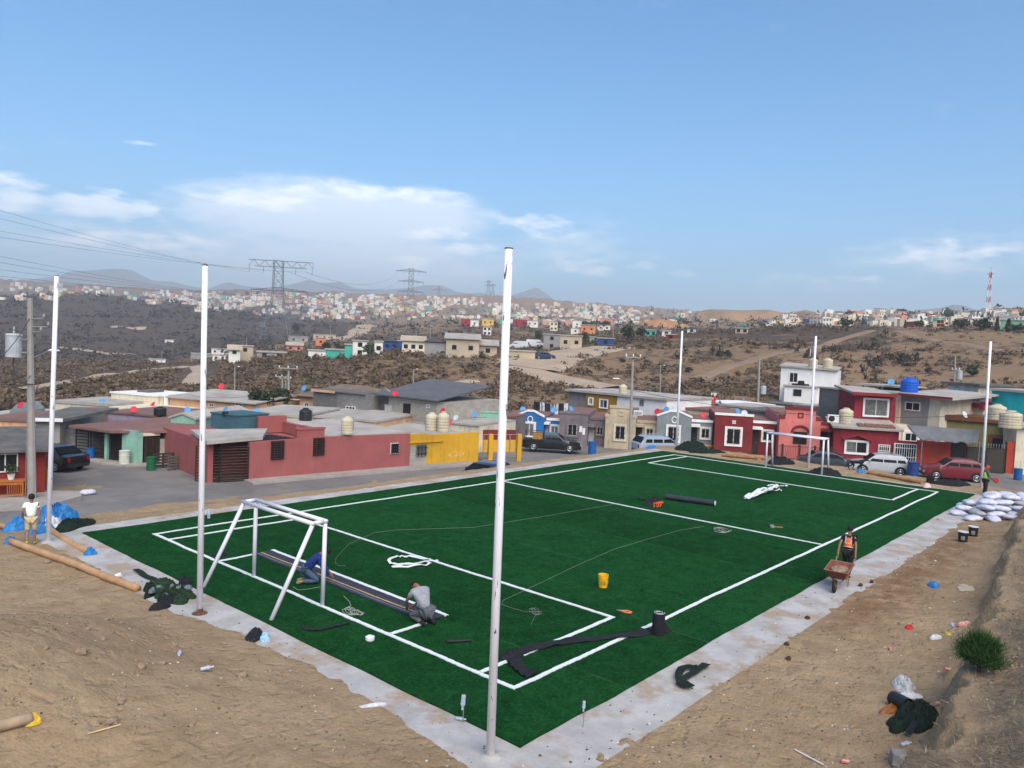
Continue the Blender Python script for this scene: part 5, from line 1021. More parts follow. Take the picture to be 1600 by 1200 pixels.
_h = np.array(p)+np.array([math.cos(VR-R(10))*.52, math.sin(VR-R(10))*.52, .93]); mb = MB(); mb.blob((0, 0, 0), .22, .14, .13, 8, 6, .3, 4); o = mb.build('red_sack', cloth('red', 188, 46, 40)); o.location = _h; tag(o, 'crumpled red bag held by the worker in the lime vest', 'bag')
boyJ = stand(.06, armL=((-.04, .25, 1.14), (.12, .24, .98)), armR=((.02, -.24, 1.12), (.0, -.25, .86)), legL=((.02, .10, .47), (-.22, .10, .16)), legR=((.06, -.10, .48), (.02, -.10, .09)))
mt_tee = mat('cloth_tee', S(206, 232, 216), c2=S(238, 240, 236), rough=.95, scale=9)
p = at(48, 851, 0); p = np.array([p[0], p[1], gz(p[0], p[1])]); person('boy in pale patterned T-shirt and khaki shorts walking away at left', tuple(p), VF+R(28), boyJ, mt_tee, cloth('khaki', 198, 178, 140), mat('neon_shoe', S(196, 220, 60), c2=S(50, 52, 50), rough=.8, scale=9), legs=.5, scale=.985, hands_fwd=(0, 0, -1))

# dog on the dirt edge
p = hit(1338, 736); r_ = thing('dog', 'black dog walking along the dirt edge in front of the silver car', 'dog', tuple(p), VR+R(-8)); r_.scale = (1.12,)*3
V = [(-.26, 0, .50), (0, 0, .47), (.26, 0, .50), (.40, 0, .60), (.52, 0, .64), (.64, 0, .60), (-.36, 0, .50), (-.48, 0, .40), (-.56, 0, .36)]; rad = [.105, .10, .125, .075, .075, .036, .03, .02, .012]; E = [(0, 1), (1, 2), (2, 3), (3, 4), (4, 5), (0, 6), (6, 7), (7, 8)]
for x_, s_, f in ((.24, 1, .10), (.24, -1, -.05)): b_ = len(V); V += [(x_, s_*.085, .38), (x_+f*.5, s_*.085, .22), (x_+f, s_*.085, .04), (x_+f+.05, s_*.085, .025)]; rad += [.058, .034, .024, .026]; E += [(2, b_), (b_, b_+1), (b_+1, b_+2), (b_+2, b_+3)]
for x_, s_, f in ((-.26, 1, -.10), (-.26, -1, .10)): b_ = len(V); V += [(x_+.04, s_*.085, .36), (x_+.06+f*.3, s_*.085, .28), (x_-.08+f, s_*.085, .17), (x_-.02+f, s_*.085, .035), (x_+.04+f, s_*.085, .025)]; rad += [.07, .048, .025, .022, .026]; E += [(0, b_)]+[(b_+i, b_+i+1) for i in range(4)]
M_DOG = mat('black_fur', (.012, .011, .011), rough=.8, var=.3, scale=20); bake('body', V, E, rad, M_DOG, r_)
for s_ in (-1, 1): mb = MB(); mb.add([(.50, s_*.03, .70), (.47, s_*.075, .69), (.53, s_*.06, .69), (.50, s_*.06, .79)], [(0, 1, 3), (1, 2, 3), (2, 0, 3), (0, 2, 1)]); mb.build('ear', M_DOG, r_)

# ---------------------------------------------------------------- wheelbarrow
M_TRAY = mat('rusty_tray', S(140, 84, 70), c2=S(92, 58, 48), rough=.85, scale=7); M_RUBB = mat('black_rubber', (.018, .018, .018), rough=.8); M_HANDLE = mat('worn_pipe', S(150, 120, 96), rough=.7, var=.2, scale=9)
p = PM+np.array([math.cos(MANF), math.sin(MANF), 0])*(-1.22); w = thing('wheelbarrow', 'rusty red wheelbarrow full of sand on the concrete slab', 'wheelbarrow', tuple(p), MANF+math.pi)
# local x points away from the man (towards the wheel)
mb = MB(); t0 = [(-.28, -.23, .36), (.42, -.20, .34), (.42, .20, .34), (-.28, .23, .36)]; t1 = [(-.46, -.36, .70), (.78, -.34, .66), (.78, .34, .66), (-.46, .36, .70)]; i0 = [(-.26, -.21, .385), (.40, -.18, .365), (.40, .18, .365), (-.26, .21, .385)]; i1 = [(-.435, -.335, .70), (.755, -.315, .66), (.755, .315, .66), (-.435, .335, .70)]
mb.add(t0+t1+i0+i1, [(0, 3, 2, 1)]+[(i, (i+1) % 4, 4+(i+1) % 4, 4+i) for i in range(4)]+[(4+i, 4+(i+1) % 4, 12+(i+1) % 4, 12+i) for i in range(4)]+[(12+i, 12+(i+1) % 4, 8+(i+1) % 4, 8+i) for i in range(4)]+[(8, 9, 10, 11)]); mb.build('tray', M_TRAY, w)
mb = MB(); rim = [(-.46, -.36, .70), (.78, -.34, .66), (.78, .34, .66), (-.46, .36, .70), (-.46, -.36, .70)]; mb.tube(rim, .014, 6); mb.build('rim', M_HANDLE, w)
mb = MB(); mb.blob((.12, 0, .56), .48, .27, .10, 12, 6, .12, 3); mb.build('sand_load', mat('sand_load', (.33, .235, .15), rough=1, var=.2, scale=12, bump=.8, bscale=30), w)
for s_ in (-1, 1):
    mb = MB(); mb.tube([(-.98, s_*.27, .78), (-.80, s_*.27, .72), (-.3, s_*.22, .34), (.5, s_*.12, .27), (.80, s_*.055, .20)], .018, 7); h_ = mb.build('handle', M_HANDLE, w)
    mb = MB(); mb.tube([(-1.04, s_*.27, .79), (-.90, s_*.27, .755)], .022, 7); mb.build('grip', M_RUBB, h_)
    mb = MB(); mb.tube([(-.22, s_*.22, .34), (-.30, s_*.24, .02), (-.12, s_*.24, .02), (.02, s_*.2, .32)], .014, 6); mb.build('leg', M_HANDLE, w)
wh = MB(); wh.lathe([(.10, -.035), (.17, -.05), (.205, -.03), (.212, 0), (.205, .03), (.17, .05), (.10, .035)], (.80, 0, .21), 20, 'y'); tw = wh.build('wheel', M_RUBB, w, smooth=True); mb = MB(); mb.lathe([(.02, -.05), (.10, -.034), (.10, .034), (.02, .05)], (.80, 0, .21), 14, 'y'); mb.build('hub', M_TRAY, tw)

# ---------------------------------------------------------------- soft and loose things
def crumple(mb, c, rx, ry, h, seed, rot=0., n=26, k=12, sharp=1.6):
    vs = [(c[0], c[1], c[2]+h*.6)]; fs = []; ca, sa = math.cos(rot), math.sin(rot)
    for i in range(1, k+1):
        for j in range(n):
            th = 2*math.pi*j/n; t = i/k; e = .72+.5*float(vnoise(np.array([math.cos(th)*1.6+9]), np.array([math.sin(th)*1.6+seed*3.1]), seed)[0])
            x_, y_ = math.cos(th)*rx*t*e, math.sin(th)*ry*t*e
            s_ = 2.4/max(rx, ry)*1.3; f1 = float(fbm(np.array([x_*s_+seed]), np.array([y_*s_+7]), 4, seed, .6)[0]); rdg = 1-abs(2*f1-1)**.6*1.2
            z = h*(max(0, rdg)*.9+.25)*(1-t**3)*(.7+.5*f1)+.012
            vs.append((c[0]+x_*ca-y_*sa, c[1]+x_*sa+y_*ca, c[2]+(z if i < k else -.02)))
    for j in range(n): fs.append((0, 1+j, 1+(j+1) % n))
    for i in range(k-1):
        for j in range(n): a = 1+i*n+j; b_ = 1+i*n+(j+1) % n; fs.append((a, a+n, b_+n, b_))
    return mb.add(vs, fs)
def ribbon(mb, pts, w, t=.012, seed=0, lift=.03, sub=6):
    P = [Vector(p) for p in pts]; Q = []
    for i in range(len(P)-1):
        for k in range(sub):
            u = k/sub; p0, p1, p2, p3 = P[max(i-1, 0)], P[i], P[i+1], P[min(i+2, len(P)-1)]
            Q.append(.5*((2*p1)+(p2-p0)*u+(2*p0-5*p1+4*p2-p3)*u*u+(3*p1-p0-3*p2+p3)*u**3))
    Q.append(P[-1]); g = random.Random(seed); vs = []; fs = []
    for i, q in enumerate(Q):
        d = (Q[min(i+1, len(Q)-1)]-Q[max(i-1, 0)]).normalized(); n = Vector((-d.y, d.x, 0)).normalized(); tw = .12*math.sin(i*.55+seed)+g.uniform(-.05, .05)
        ww = w*(.9+.12*math.sin(i*.4+seed*2))/2; n2 = (n+Vector((0, 0, tw))).normalized(); lz = Vector((0, 0, abs(tw)*ww+g.uniform(0, lift)))
        for s_, z_ in ((1, t), (0, t+abs(tw)*.05), (-1, t), (-1, 0), (1, 0)): vs.append(q+n2*ww*s_+lz+Vector((0, 0, z_)))
    for i in range(len(Q)-1):
        for j in range(5): a, b_ = i*5+j, i*5+(j+1) % 5; fs.append((a, b_, b_+5, a+5))
    fs += [(0, 1, 2, 3, 4), tuple(len(Q)*5-5+j for j in (4, 3, 2, 1, 0))]
    return mb.add(vs, fs)
M_FELT = mat('black_felt', S(32, 34, 40), rough=.95, var=.2, scale=6); M_SCRAP = mat('turf_scrap', S(26, 48, 34), c2=S(16, 22, 22), rough=.95, scale=5, bump=.8, bscale=30); M_TARP = mat('blue_tarp', S(48, 132, 196), c2=S(28, 92, 150), rough=.55, scale=4)
M_PLAS = mat('pale_plastic', (.62, .64, .68), rough=.4, var=.15, scale=10); M_BLK = mat('black_plastic', (.014, .014, .016), rough=.45, var=.2); M_CARD = mat('cardboard_tube', S(186, 150, 112), c2=S(160, 126, 92), rough=.9, scale=3)
TZ = .05
def tp(px, py, z=TZ): return tuple(at(px, py, z))
# black felt roll and its unrolled end
p = at(1028, 991, TZ); r_ = thing('felt_roll', 'black felt roll standing on end on the turf near the sideline', 'roll', tuple(p), 0)
mb = MB(); mb.lathe([(.03, 0), (.155, 0), (.16, .03), (.158, .53), (.15, .56), (.12, .555), (.05, .55), (.03, .52)], n=20); mb.build('roll', M_FELT, r_, smooth=False)
mb = MB(); vs = [(math.cos(a)*(.05+.008*a), math.sin(a)*(.05+.008*a), .562) for a in np.linspace(0, 12, 60)]; mb.tube(vs, .006, 5); mb.build('winding', M_PLAS, r_)
mb = MB(); mb.add([(.14, .05, .02), (.17, -.12, .02), (.42, -.16, .02), (.34, .10, .02), (.15, .04, .40), (.16, -.05, .34)], [(0, 1, 2, 3), (0, 1, 5, 4), (1, 2, 5), (2, 3, 4, 5), (3, 0, 4)]); mb.build('loose_flap', M_FELT, r_)
q = [tp(x_, y_) for x_, y_ in ((1022, 986), (985, 993), (930, 999), (880, 1004), (835, 1013), (800, 1026), (803, 1036), (828, 1040), (815, 1048), (834, 1058))]; mb = MB(); ribbon(mb, q[:6], .34, seed=3); ribbon(mb, [q[5], q[6], q[8], q[9]], .36, seed=4, lift=.08); crumple(mb, q[5], .35, .2, .16, 6); o = mb.build('felt_strip', M_FELT); tag(o, 'long crumpled black felt strip trailing from the standing roll', 'strip')
# seam strip where the six-yard line is being let in
mb = MB(); z_ = .071; xa, xb = float(at(409, 869, TZ)[0]), float(at(632, 962, TZ)[0]); ya, yb = float(at(407, 869, TZ)[1]), float(at(636, 961, TZ)[1])
r_ = thing('seam_strip', 'long dark seam strip with tan glue line and white edge by the kneeling men', 'strip', (1.25, AY0, .067), 0); ln = AY1-AY0
M_SEAM = mat('seam_felt', S(58, 62, 74), c2=S(44, 47, 58), rough=.9, scale=3)
mb = MB(); strip(mb, (.32, .0), (.32, ln), .64, .012, 41, jag=.02, wob=.02); mb.build('backing', M_SEAM, r_); mb = MB(); strip(mb, (.26, .03), (.26, ln-.03), .05, .018, 42, jag=.006, thick=.008); mb.build('glue_line', mat('tan_glue', S(190, 156, 104), rough=.8), r_)
mb = MB(); strip(mb, (.70, -.04), (.70, ln+.04), .12, .02, 43, thick=.03); mb.build('white_edge', M_LINE, r_); mb = MB(); strip(mb, (.12, .05), (.12, ln-.05), .05, .017, 44, jag=.01, thick=.006); mb.build('pencil_line', mat('grey_mark', S(104, 108, 120), rough=.9), r_)
# folded white line strip by the box line
q = [tp(*a) for a in ((672, 876), (640, 871), (618, 872), (607, 878), (622, 884), (668, 880), (664, 884), (614, 887), (640, 882), (684, 876))]; mb = MB(); ribbon(mb, q, .12, seed=8, lift=.06); o = mb.build('line_strip', M_LINE); tag(o, 'folded loop of white line strip left of the penalty box line', 'strip')
# heap of white strips in front of the far box
mb = MB(); g = random.Random(12)
for i in range(7):
    c0 = np.array(at(1176+g.uniform(-14, 8), 779+g.uniform(-3, 3), TZ)); c1 = np.array(at(1206+g.uniform(-6, 14), 764+g.uniform(-4, 4), TZ)); m_ = (c0+c1)/2+np.array([g.uniform(-.4, .4), g.uniform(-.4, .4), .15+.1*g.random()]); ribbon(mb, [tuple(c0), tuple(m_), tuple(c1), tuple(c1+np.array([g.uniform(-.5, .5), g.uniform(-.5, .5), .05]))], .13, seed=20+i, lift=.12)
o = mb.build('line_strips_pile', M_LINE); tag(o, 'heap of tangled white line strip before the far penalty box', 'strip')
# dark tube roll and fabric
a, b = at(1040, 780, TZ), at(1117, 791, TZ); r_ = thing('turf_roll', 'long black turf roll lying beyond the halfway line', 'roll', tuple(a), math.atan2(b[1]-a[1], b[0]-a[0])); ln = float(np.linalg.norm(b-a))
mb = MB(); n = 20; mb.tube([(0, 0, .15), (ln, 0, .15)], .16, n, flat=.8); mb.build('roll', mat('roll_back', S(52, 58, 66), rough=.7, var=.15), r_); mb = MB(); mb.tube([(ln-.01, 0, .15), (ln+.012, 0, .15)], .135, n, flat=.78); mb.build('roll_end', M_LINE, r_)
mb = MB(); crumple(mb, tp(1020, 786), .85, .35, .34, 11, .2); o = mb.build('felt_heap', M_FELT); tag(o, 'black heap of felt lying against the end of the turf roll', 'heap')
mb = MB(); c = at(1028, 793, TZ)
for i in range(5): mb.tube([tuple(c+np.array([i*.11-.25, (-1)**i*.06, .03])), tuple(c+np.array([i*.11-.2, (-1)**i*.1, .22])), tuple(c+np.array([i*.11-.05, -.05, .2]))], .03, 6)
o = mb.build('glue_gun', mat('orange_plastic', S(226, 86, 34), rough=.5)); tag(o, 'orange tool lying against the black felt heap', 'tool')
mb = MB(); q = [tp(*a_) for a_ in ((996, 779), (1006, 781), (1018, 782))]; ribbon(mb, q, .22, seed=61, lift=.05); o = mb.build('felt_offcut', M_SCRAP); tag(o, 'dark offcut left of the felt heap by the halfway line', 'offcut')
# bucket
p = at(942, 917, TZ); r_ = thing('bucket', 'bright yellow plastic bucket standing on the turf', 'bucket', tuple(p)); M_YB = mat('yellow_plastic', S(236, 178, 24), rough=.45, var=.08)
mb = MB(); mb.lathe([(.0, 0), (.128, 0), (.15, .30), (.158, .302), (.158, .33), (.150, .335), (.155, .37), (.158, .372), (.158, .385), (.146, .385), (.142, .33), (.122, .02), (0, .02)], n=22); mb.build('pail', M_YB, r_); mb = MB(); mb.tube([(.158*math.cos(a), -.158*abs(math.sin(a))*.6-.06*abs(math.sin(a)), .34-.22*math.sin(a)) for a in np.linspace(0, math.pi, 12)], .005, 5); mb.build('handle', M_GREYM, r_)
vs = []
mb = MB(); n = 9; cA = math.atan2((CAM-p)[1], (CAM-p)[0])
for i in range(n+1):
    for z_ in (.08, .19): rr = .128+(.15-.128)*z_/.30+.0035; a_ = cA+(-.5+i/n)*1.0; vs.append((rr*math.cos(a_), rr*math.sin(a_), z_))
mb.add(vs, [(2*i, 2*i+2, 2*i+3, 2*i+1) for i in range(n)]); mb.build('label_print', mat('bucket_print', S(120, 78, 20), c2=S(230, 172, 24), rough=.5, scale=28), r_)
# small things on the turf
def rope(label, pts, r=.012, mt=None, z=TZ+.02, name='cord', cat='cord'):
    mb = MB(); mb.tube([tp(a, b, z) for a, b in pts], r, 5); o = mb.build(name, mt or mat('pale_cord', (.30, .33, .27), rough=.9)); return tag(o, label, cat)
def squiggle(cx, cy, rx, ry, turns, seed):
    g = random.Random(seed); return [(cx+rx*math.cos(t)*(1-.04*t)+g.uniform(-1.5, 1.5), cy+ry*math.sin(t*1.07)+g.uniform(-.8, .8)) for t in np.linspace(0, turns*6.28, int(turns*14))]
rope('thin pale cord running along the turf with a tangle near the box line', [(1100, 822), (1060, 829), (1010, 843), (960, 858), (900, 884), (850, 908), (814, 925), (786, 938), (784, 944), (800, 950), (822, 956)]+squiggle(836, 955, 10, 5, 3, 5)+[(832, 970), (830, 976)], .0035)
rope('thin cord looping from the near goal across the penalty box', [(970, 786), (860, 805), (740, 824), (620, 828), (585, 832), (545, 850), (525, 872), (524, 880), (530, 884), (540, 884)], .0035)
rope('white tangled cord on the turf inside the near goal', [(537, 931), (546, 940), (548, 946), (538, 952)]+squiggle(548, 955, 14, 6, 3.5, 7)+squiggle(560, 957, 10, 4, 2, 8), .009)
rope('small white tangle of cord just short of the halfway line', squiggle(1128, 828, 15, 4, 4, 9), .014)
rope('white loop of cord around the feet of the kneeling man in blue', [(458, 917), (466, 922), (484, 920), (500, 917)], .008)
def bar(label, a, b, r, mt, name, cat, z=None, n=8):
    p, q = at(*a, TZ+r), at(*b, TZ+r); mb = MB(); mb.tube([tuple(p), tuple(q)], r, n); o = mb.build(name, mt); return tag(o, label, cat)
bar('short black bar lying on the turf left of the centre pole', (698, 1002), (736, 1000), .035, M_BLK, 'bar', 'bar')
t = thing('hammer', 'hammer with orange wooden handle lying beyond the halfway line', 'hammer', tuple(at(1207, 824, TZ)), R(-60)); mb = MB(); mb.tube([(0, 0, .03), (.42, .02, .03)], .022, 7); mb.build('handle', mat('orange_wood', S(190, 124, 60), rough=.8), t); mb = MB(); mb.box(-.10, -.17, .0, .06, .17, .09); mb.build('head', M_GREYM, t, bevel=.01)
p = at(970, 956, TZ); t = thing('pliers', 'orange handled pliers lying open near the felt roll', 'pliers', tuple(p), R(-70)); mb = MB(); mb.tube([(0, 0, .03), (.14, .09, .03), (.30, .04, .03)], .022, 6); mb.build('handle', mat('orange_grip', S(222, 128, 84), rough=.6), t); mb = MB(); mb.tube([(0, 0, .03), (.12, -.06, .03), (.30, -.05, .03)], .022, 6); mb.build('handle', MATS['orange_grip'], t); mb = MB(); mb.tube([(0, 0, .03), (-.12, .01, .03)], [.03, .012], 6); mb.build('jaw', M_GREYM, t)
p = at(578, 1001, TZ); mb = MB(); mb.lathe([(.09, 0), (.11, .03), (.11, .10), (.07, .12), (.06, .03)], n=12); o = mb.build('tape_roll', M_LINE); o.location = p; tag(o, 'small white roll of tape on the turf behind the goal line', 'tape')
mb = MB(); ribbon(mb, [tp(472, 979), tp(482, 984), tp(498, 985), tp(520, 980), tp(545, 974)], .14, seed=31); o = mb.build('felt_offcut', M_FELT); tag(o, 'small black felt offcut behind the near goal line', 'offcut')
mb = MB(); crumple(mb, tp(342, 868), .3, .2, .12, 17); o = mb.build('felt_offcut', M_FELT); tag(o, 'dark offcut beside the pole behind the near goal', 'offcut')
# bottles stuck upside down on pegs at the near corner
M_BOT = mat('clear_bottle', (.55, .60, .66), rough=.1, var=.1, alpha=.75, spec=.6); M_LAB = mat('blue_label', S(60, 130, 190), c2=S(210, 215, 220), rough=.5, scale=20)
def bottle(label, pos, rot=(0, 0, 0), s=1., lab=None):
    t = thing('bottle', label, 'bottle', pos); t.rotation_euler = rot; t.scale = (s,)*3
    mb = MB(); mb.lathe([(0, 0), (.033, 0), (.037, .02), (.034, .07), (.037, .09), (.037, .15), (.015, .20), (.013, .225), (0, .225)], n=12); mb.build('body', M_BOT, t, smooth=True); mb = MB(); mb.lathe([(.016, .205), (.016, .235), (0, .236)], n=10); mb.build('cap', mat('white_cap', (.6, .62, .66), rough=.5), t); mb = MB(); mb.lathe([(.0385, .09), (.0385, .15)], n=12); mb.build('label', lab or M_LAB, t); return t
for lab, px, py, rr in (('water bottle upside down on a peg left of the near pole', 723, 1126, .8), ('white bottle on a thin stick at the near turf edge', 911, 1133, .55)):
    p = at(px, py, .05); p = np.array([p[0], p[1], .05]); t = bottle(lab, tuple(p+np.array([0, 0, .50 if rr > .7 else .47])), (R(180), R(5), 0), 1.5*rr)
    mb = MB(); mb.tube([tuple(p-np.array([0, 0, .1])), tuple(p+np.array([.01, 0, .28 if rr > .7 else .33]))], .009, 5); o = mb.build('peg', M_GREYM); tag(o, 'thin peg holding the '+('water bottle by the near pole' if rr > .7 else 'white bottle at the turf edge'), 'peg')
# turf offcut on the right slab edge
mb = MB(); ribbon(mb, [tuple(hit(*a)+np.array([0, 0, .05])) for a in ((1104, 1045), (1085, 1058), (1062, 1074), (1078, 1078), (1060, 1064), (1068, 1050), (1090, 1050))], .2, seed=51, lift=.03); o = mb.build('turf_offcut', M_SCRAP); tag(o, 'dark green turf offcut folded on the right-hand slab edge', 'offcut')
# heap of turf scraps left of the near goal pole
r_ = thing('scrap_heap', 'heap of dark turf scraps and plastic beside the pole behind the near goal', 'heap', tuple(hit(262, 935)))
g = random.Random(14); M_SCR2 = mat('green_scrap', S(44, 74, 46), c2=S(22, 34, 28), rough=.95, scale=7, bump=.9, bscale=30)
for i in range(17):
    q = hit(g.gauss(258, 20), g.gauss(931, 9))-np.array(r_.location); mb = MB(); crumple(mb, tuple(q), g.uniform(.25, .5), g.uniform(.15, .28), g.uniform(.14, .30), 70+i, g.uniform(0, 3), 18, 8); mb.build('scrap', (M_SCR2, M_SCR2, M_SCRAP, M_FELT)[i % 4], r_)
for i in range(6): q = hit(g.gauss(268, 16), g.gauss(934, 8))-np.array(r_.location); mb = MB(); crumple(mb, tuple(q+np.array([0, 0, .14])), .13, .08, .10, 90+i, i, 16, 7); mb.build('plastic_scrap', mat('grey_film', S(128, 138, 150), c2=S(70, 76, 84), rough=.5, scale=9), r_)
mb = MB(); ribbon(mb, [tuple(hit(*a)+np.array([0, 0, .02])) for a in ((212, 893), (228, 902), (245, 911))], .2, seed=66); o = mb.build('turf_offcut', M_SCRAP); tag(o, 'narrow green offcut on the slab above the scrap heap', 'offcut')
t = thing('cup', 'white cup lying on the sand beside the long cardboard tube', 'cup', tuple(hit(184, 903)+np.array([0, 0, .06]))); t.rotation_euler = (R(80), 0, 1); mb = MB(); mb.lathe([(0, -.07), (.05, -.07), (.075, .1), (.068, .1), (.045, -.06), (0, -.06)], n=12); mb.build('body', mat('white_cup', (.75, .75, .75), rough=.5), t)
mb = MB(); crumple(mb, tuple(hit(398, 995)), .42, .2, .16, 90, R(40)); o = mb.build('black_bag', M_BLK); tag(o, 'crumpled black bag on the slab edge behind the near goal', 'bag')
mb = MB(); crumple(mb, tuple(hit(414, 1000)), .28, .13, .12, 91, R(60)); o = mb.build('plastic_bag', mat('blue_white_plastic', S(190, 215, 235), c2=S(100, 160, 190), rough=.4, scale=8)); tag(o, 'pale blue plastic bag beside the crumpled black bag', 'bag')
mb = MB(); crumple(mb, tuple(hit(582, 1106)), .30, .06, .03, 92, R(-25)); o = mb.build('paper_sheet', M_PLAS); tag(o, 'torn white sheet lying on the slab left of the near pole', 'sheet')
# cardboard tubes
def tube3(label, a, b, r, mt, wrap=None, wm=None, ws_=.22):
    p = hit(*a)+np.array([0, 0, r*.8]); q = hit(*b)+np.array([0, 0, r*.8]); t = thing('cardboard_tube', label, 'tube', tuple(p)); d = q-p; mb = MB()
    k = 16; PP = [p+d*i/k for i in range(k+1)]; PP = [(u[0]-p[0], u[1]-p[1], max(u[2], gz(u[0], u[1])+r*.9)-p[2]) for u in PP]; mb.tube(PP, r, 12); mb.build('tube', mt, t, smooth=True)
    for w_ in (wrap or ()): c = d*w_; mb = MB(); crumple(mb, (PP[0] if w_ == 0 else PP[-1])[:2]+((PP[0] if w_ == 0 else PP[-1])[2]-.08,), ws_, ws_*.65, ws_, 95+int(w_*7), 0); mb.build('plastic_wrap', wm, t)
    return t
tube3('long cardboard tube passing behind the boy, blue plastic at its far end', (-20, 819), (140, 866), .10, M_CARD, (1.0,), M_TARP); tube3('long cardboard tube on the dirt heap, reaching to the scrap heap', (15, 850), (215, 926), .105, M_CARD, (0.0,), M_TARP)
tube3('grey cardboard tube with yellow plastic end at the lower left', (-40, 1156), (50, 1136), .09, mat('grey_tube', S(160, 140, 116), rough=.9, var=.15), (1.0,), mat('yellow_wrap', S(226, 190, 60), rough=.5), .14)
bar2 = [hit(137, 1152), hit(188, 1137)]; mb = MB(); mb.tube([tuple(b_+np.array([0, 0, .02])) for b_ in bar2], .013, 6); o = mb.build('stick', mat('pale_wood', S(214, 186, 140), rough=.8)); tag(o, 'thin pale stick lying on the sand at the lower left', 'stick')
# blue tarpaulin heap by the left pole
b = hit(85, 830); r_ = thing('tarp_heap', 'heap of blue tarpaulin and turf scraps by the left pole', 'heap', tuple(b))
for i, (px, py, a_, b_, h_, m_) in enumerate(((38, 826, .9, .5, .5, M_TARP), (88, 818, 1.0, .6, .8, M_TARP), (66, 832, .8, .5, .35, M_TARP), (80, 828, .5, .35, .45, M_PLAS), (112, 826, .9, .4, .35, M_SCRAP), (128, 823, .7, .3, .2, M_SCRAP))):
    q = hit(px, py)-b; mb = MB(); crumple(mb, tuple(q), a_, b_, h_, 110+i, R(30)); mb.build('tarp_fold' if m_ is M_TARP else 'scrap', m_, r_)
# ---------------------------------------------------------------- far end heaps and pipes
for lab, px, py, a_, b_, h_, m_, sd_ in (('black turf offcuts heaped behind the left post of the far goal', 1219, 727, 1.0, .5, .5, M_FELT, 130), ('black tangled heap in front of the dark car at the far goal', 1290, 742, 1.1, .5, .42, M_FELT, 131),
        ('green net heap by the white pole at the far corner', 1082, 703, 1.6, .8, .6, M_SCRAP, 132), ('dark green heap left of the fallen pipes at the far edge', 1106, 708, 1.3, .5, .35, M_SCRAP, 133), ('dark scraps beside the black bucket at the far right corner', 1487, 759, 1.1, .6, .35, M_FELT, 134)):
    mb = MB(); crumple(mb, tuple(hit(px, py)), a_, b_, h_, sd_, R(-50), n=34, k=14); o = mb.build('scrap_heap', m_); tag(o, lab, 'heap')
mb = MB(); crumple(mb, tuple(hit(1018, 700)), .9, .3, .15, 140, R(10)); o = mb.build('blue_sheet', M_TARP); tag(o, 'blue plastic sheet on the dirt by the silver car', 'sheet')
for lab, px, py in (('blue plastic bag below the dark red house', 1164, 703), ('blue plastic scrap on the dirt under the dark red house door', 1188, 709), ('blue plastic scrap on the dirt below the black dog', 1345, 739)): mb = MB(); crumple(mb, tuple(hit(px, py)), .42, .25, .2, int(px), 0); o = mb.build('plastic_bag', M_TARP); tag(o, lab, 'bag')
for lab, a, b in (('long brown pipe lying along the far dirt edge', (1093, 699), (1165, 703)), ('brown pipe on the dirt in front of the far goal', (1128, 714), (1195, 720)), ('brown pipe lying below the silver car', (1355, 741), (1440, 757))): bar2 = [hit(*a), hit(*b)]; mb = MB(); mb.tube([tuple(q_+np.array([0, 0, .1])) for q_ in bar2], .11, 10); o = mb.build('pipe', mat('brown_pipe', S(160, 118, 78), rough=.85, var=.2)); tag(o, lab, 'pipe')
mb = MB(); crumple(mb, tuple(hit(1187, 717)), .6, .4, .25, 150, 0); o = mb.build('cloth_heap', cloth('dusty_pink', 190, 140, 120)); tag(o, 'dusty pink cloth heap by the far goal', 'cloth')
t = thing('bucket', 'black bucket with pink and white litter before it at the far right corner', 'bucket', tuple(hit(1453, 757))); mb = MB(); mb.lathe([(0, 0), (.2, 0), (.24, .42), (.22, .42), (.18, .03), (0, .03)], n=14); mb.build('pail', M_BLK, t)
mb = MB(); crumple(mb, tuple(hit(1448, 762)), .4, .22, .28, 152, 0); o = mb.build('cloth_heap', cloth('pink_white', 230, 190, 190)); tag(o, 'pink and white cloth by the black bucket at the far corner', 'cloth')
# ---------------------------------------------------------------- sacks, buckets, litter on the right
def sack_mesh(l, w, h, seed):
    g = random.Random(seed); n, k = 16, 8; vs = []; fs = []
    for i in range(k+1):
        ph = -math.pi/2+math.pi*i/k
        for j in range(n):
            th = 2*math.pi*j/n; cx, sx = math.cos(th), math.sin(th); e = .55; sg = lambda v, p_: math.copysign(abs(v)**p_, v)
            cp_ = sg(math.cos(ph), .5); x_ = l/2*cp_*sg(cx, e); y_ = w/2*cp_*sg(sx, e); z_ = h/2*sg(math.sin(ph), 1.15)*(1-.42*(abs(x_)/(l/2))**3)
            vs.append((x_+g.uniform(-.012, .012), y_+g.uniform(-.012, .012), h*.42+z_+.05*h*math.sin(x_*9+seed)+g.uniform(-.008, .008)))
    for i in range(k):
        for j in range(n): fs.append((i*n+j, i*n+(j+1) % n, (i+1)*n+(j+1) % n, (i+1)*n+j))
    mb = MB(); mb.add(vs, fs); return mb
M_SACK = mat('woven_sack', S(212, 214, 226), c2=S(176, 178, 192), rough=.75, scale=5, bump=.5, bscale=14); M_SACKG = mat('grey_sack', S(176, 172, 176), c2=S(140, 136, 140), rough=.8, scale=5)
sm = [sack_mesh(.86, .52, .27, s_).mesh('sack', M_SACK, True) for s_ in (1, 2, 3)]; smg = sack_mesh(.86, .52, .27, 5).mesh('sack', M_SACKG, True)
SB = at(1548, 816, 0)[:2]; g = random.Random(21); ux = np.array([math.cos(VR), math.sin(VR)]); uy = np.array([-ux[1], ux[0]]); nsk = 0
layout = []
for lay, (cols, rows) in enumerate(((5, 4), (5, 4), (4, 3), (4, 2), (3, 2))):
    for r_i in range(rows):
        for c_i in range(cols): layout.append((lay, r_i, c_i))
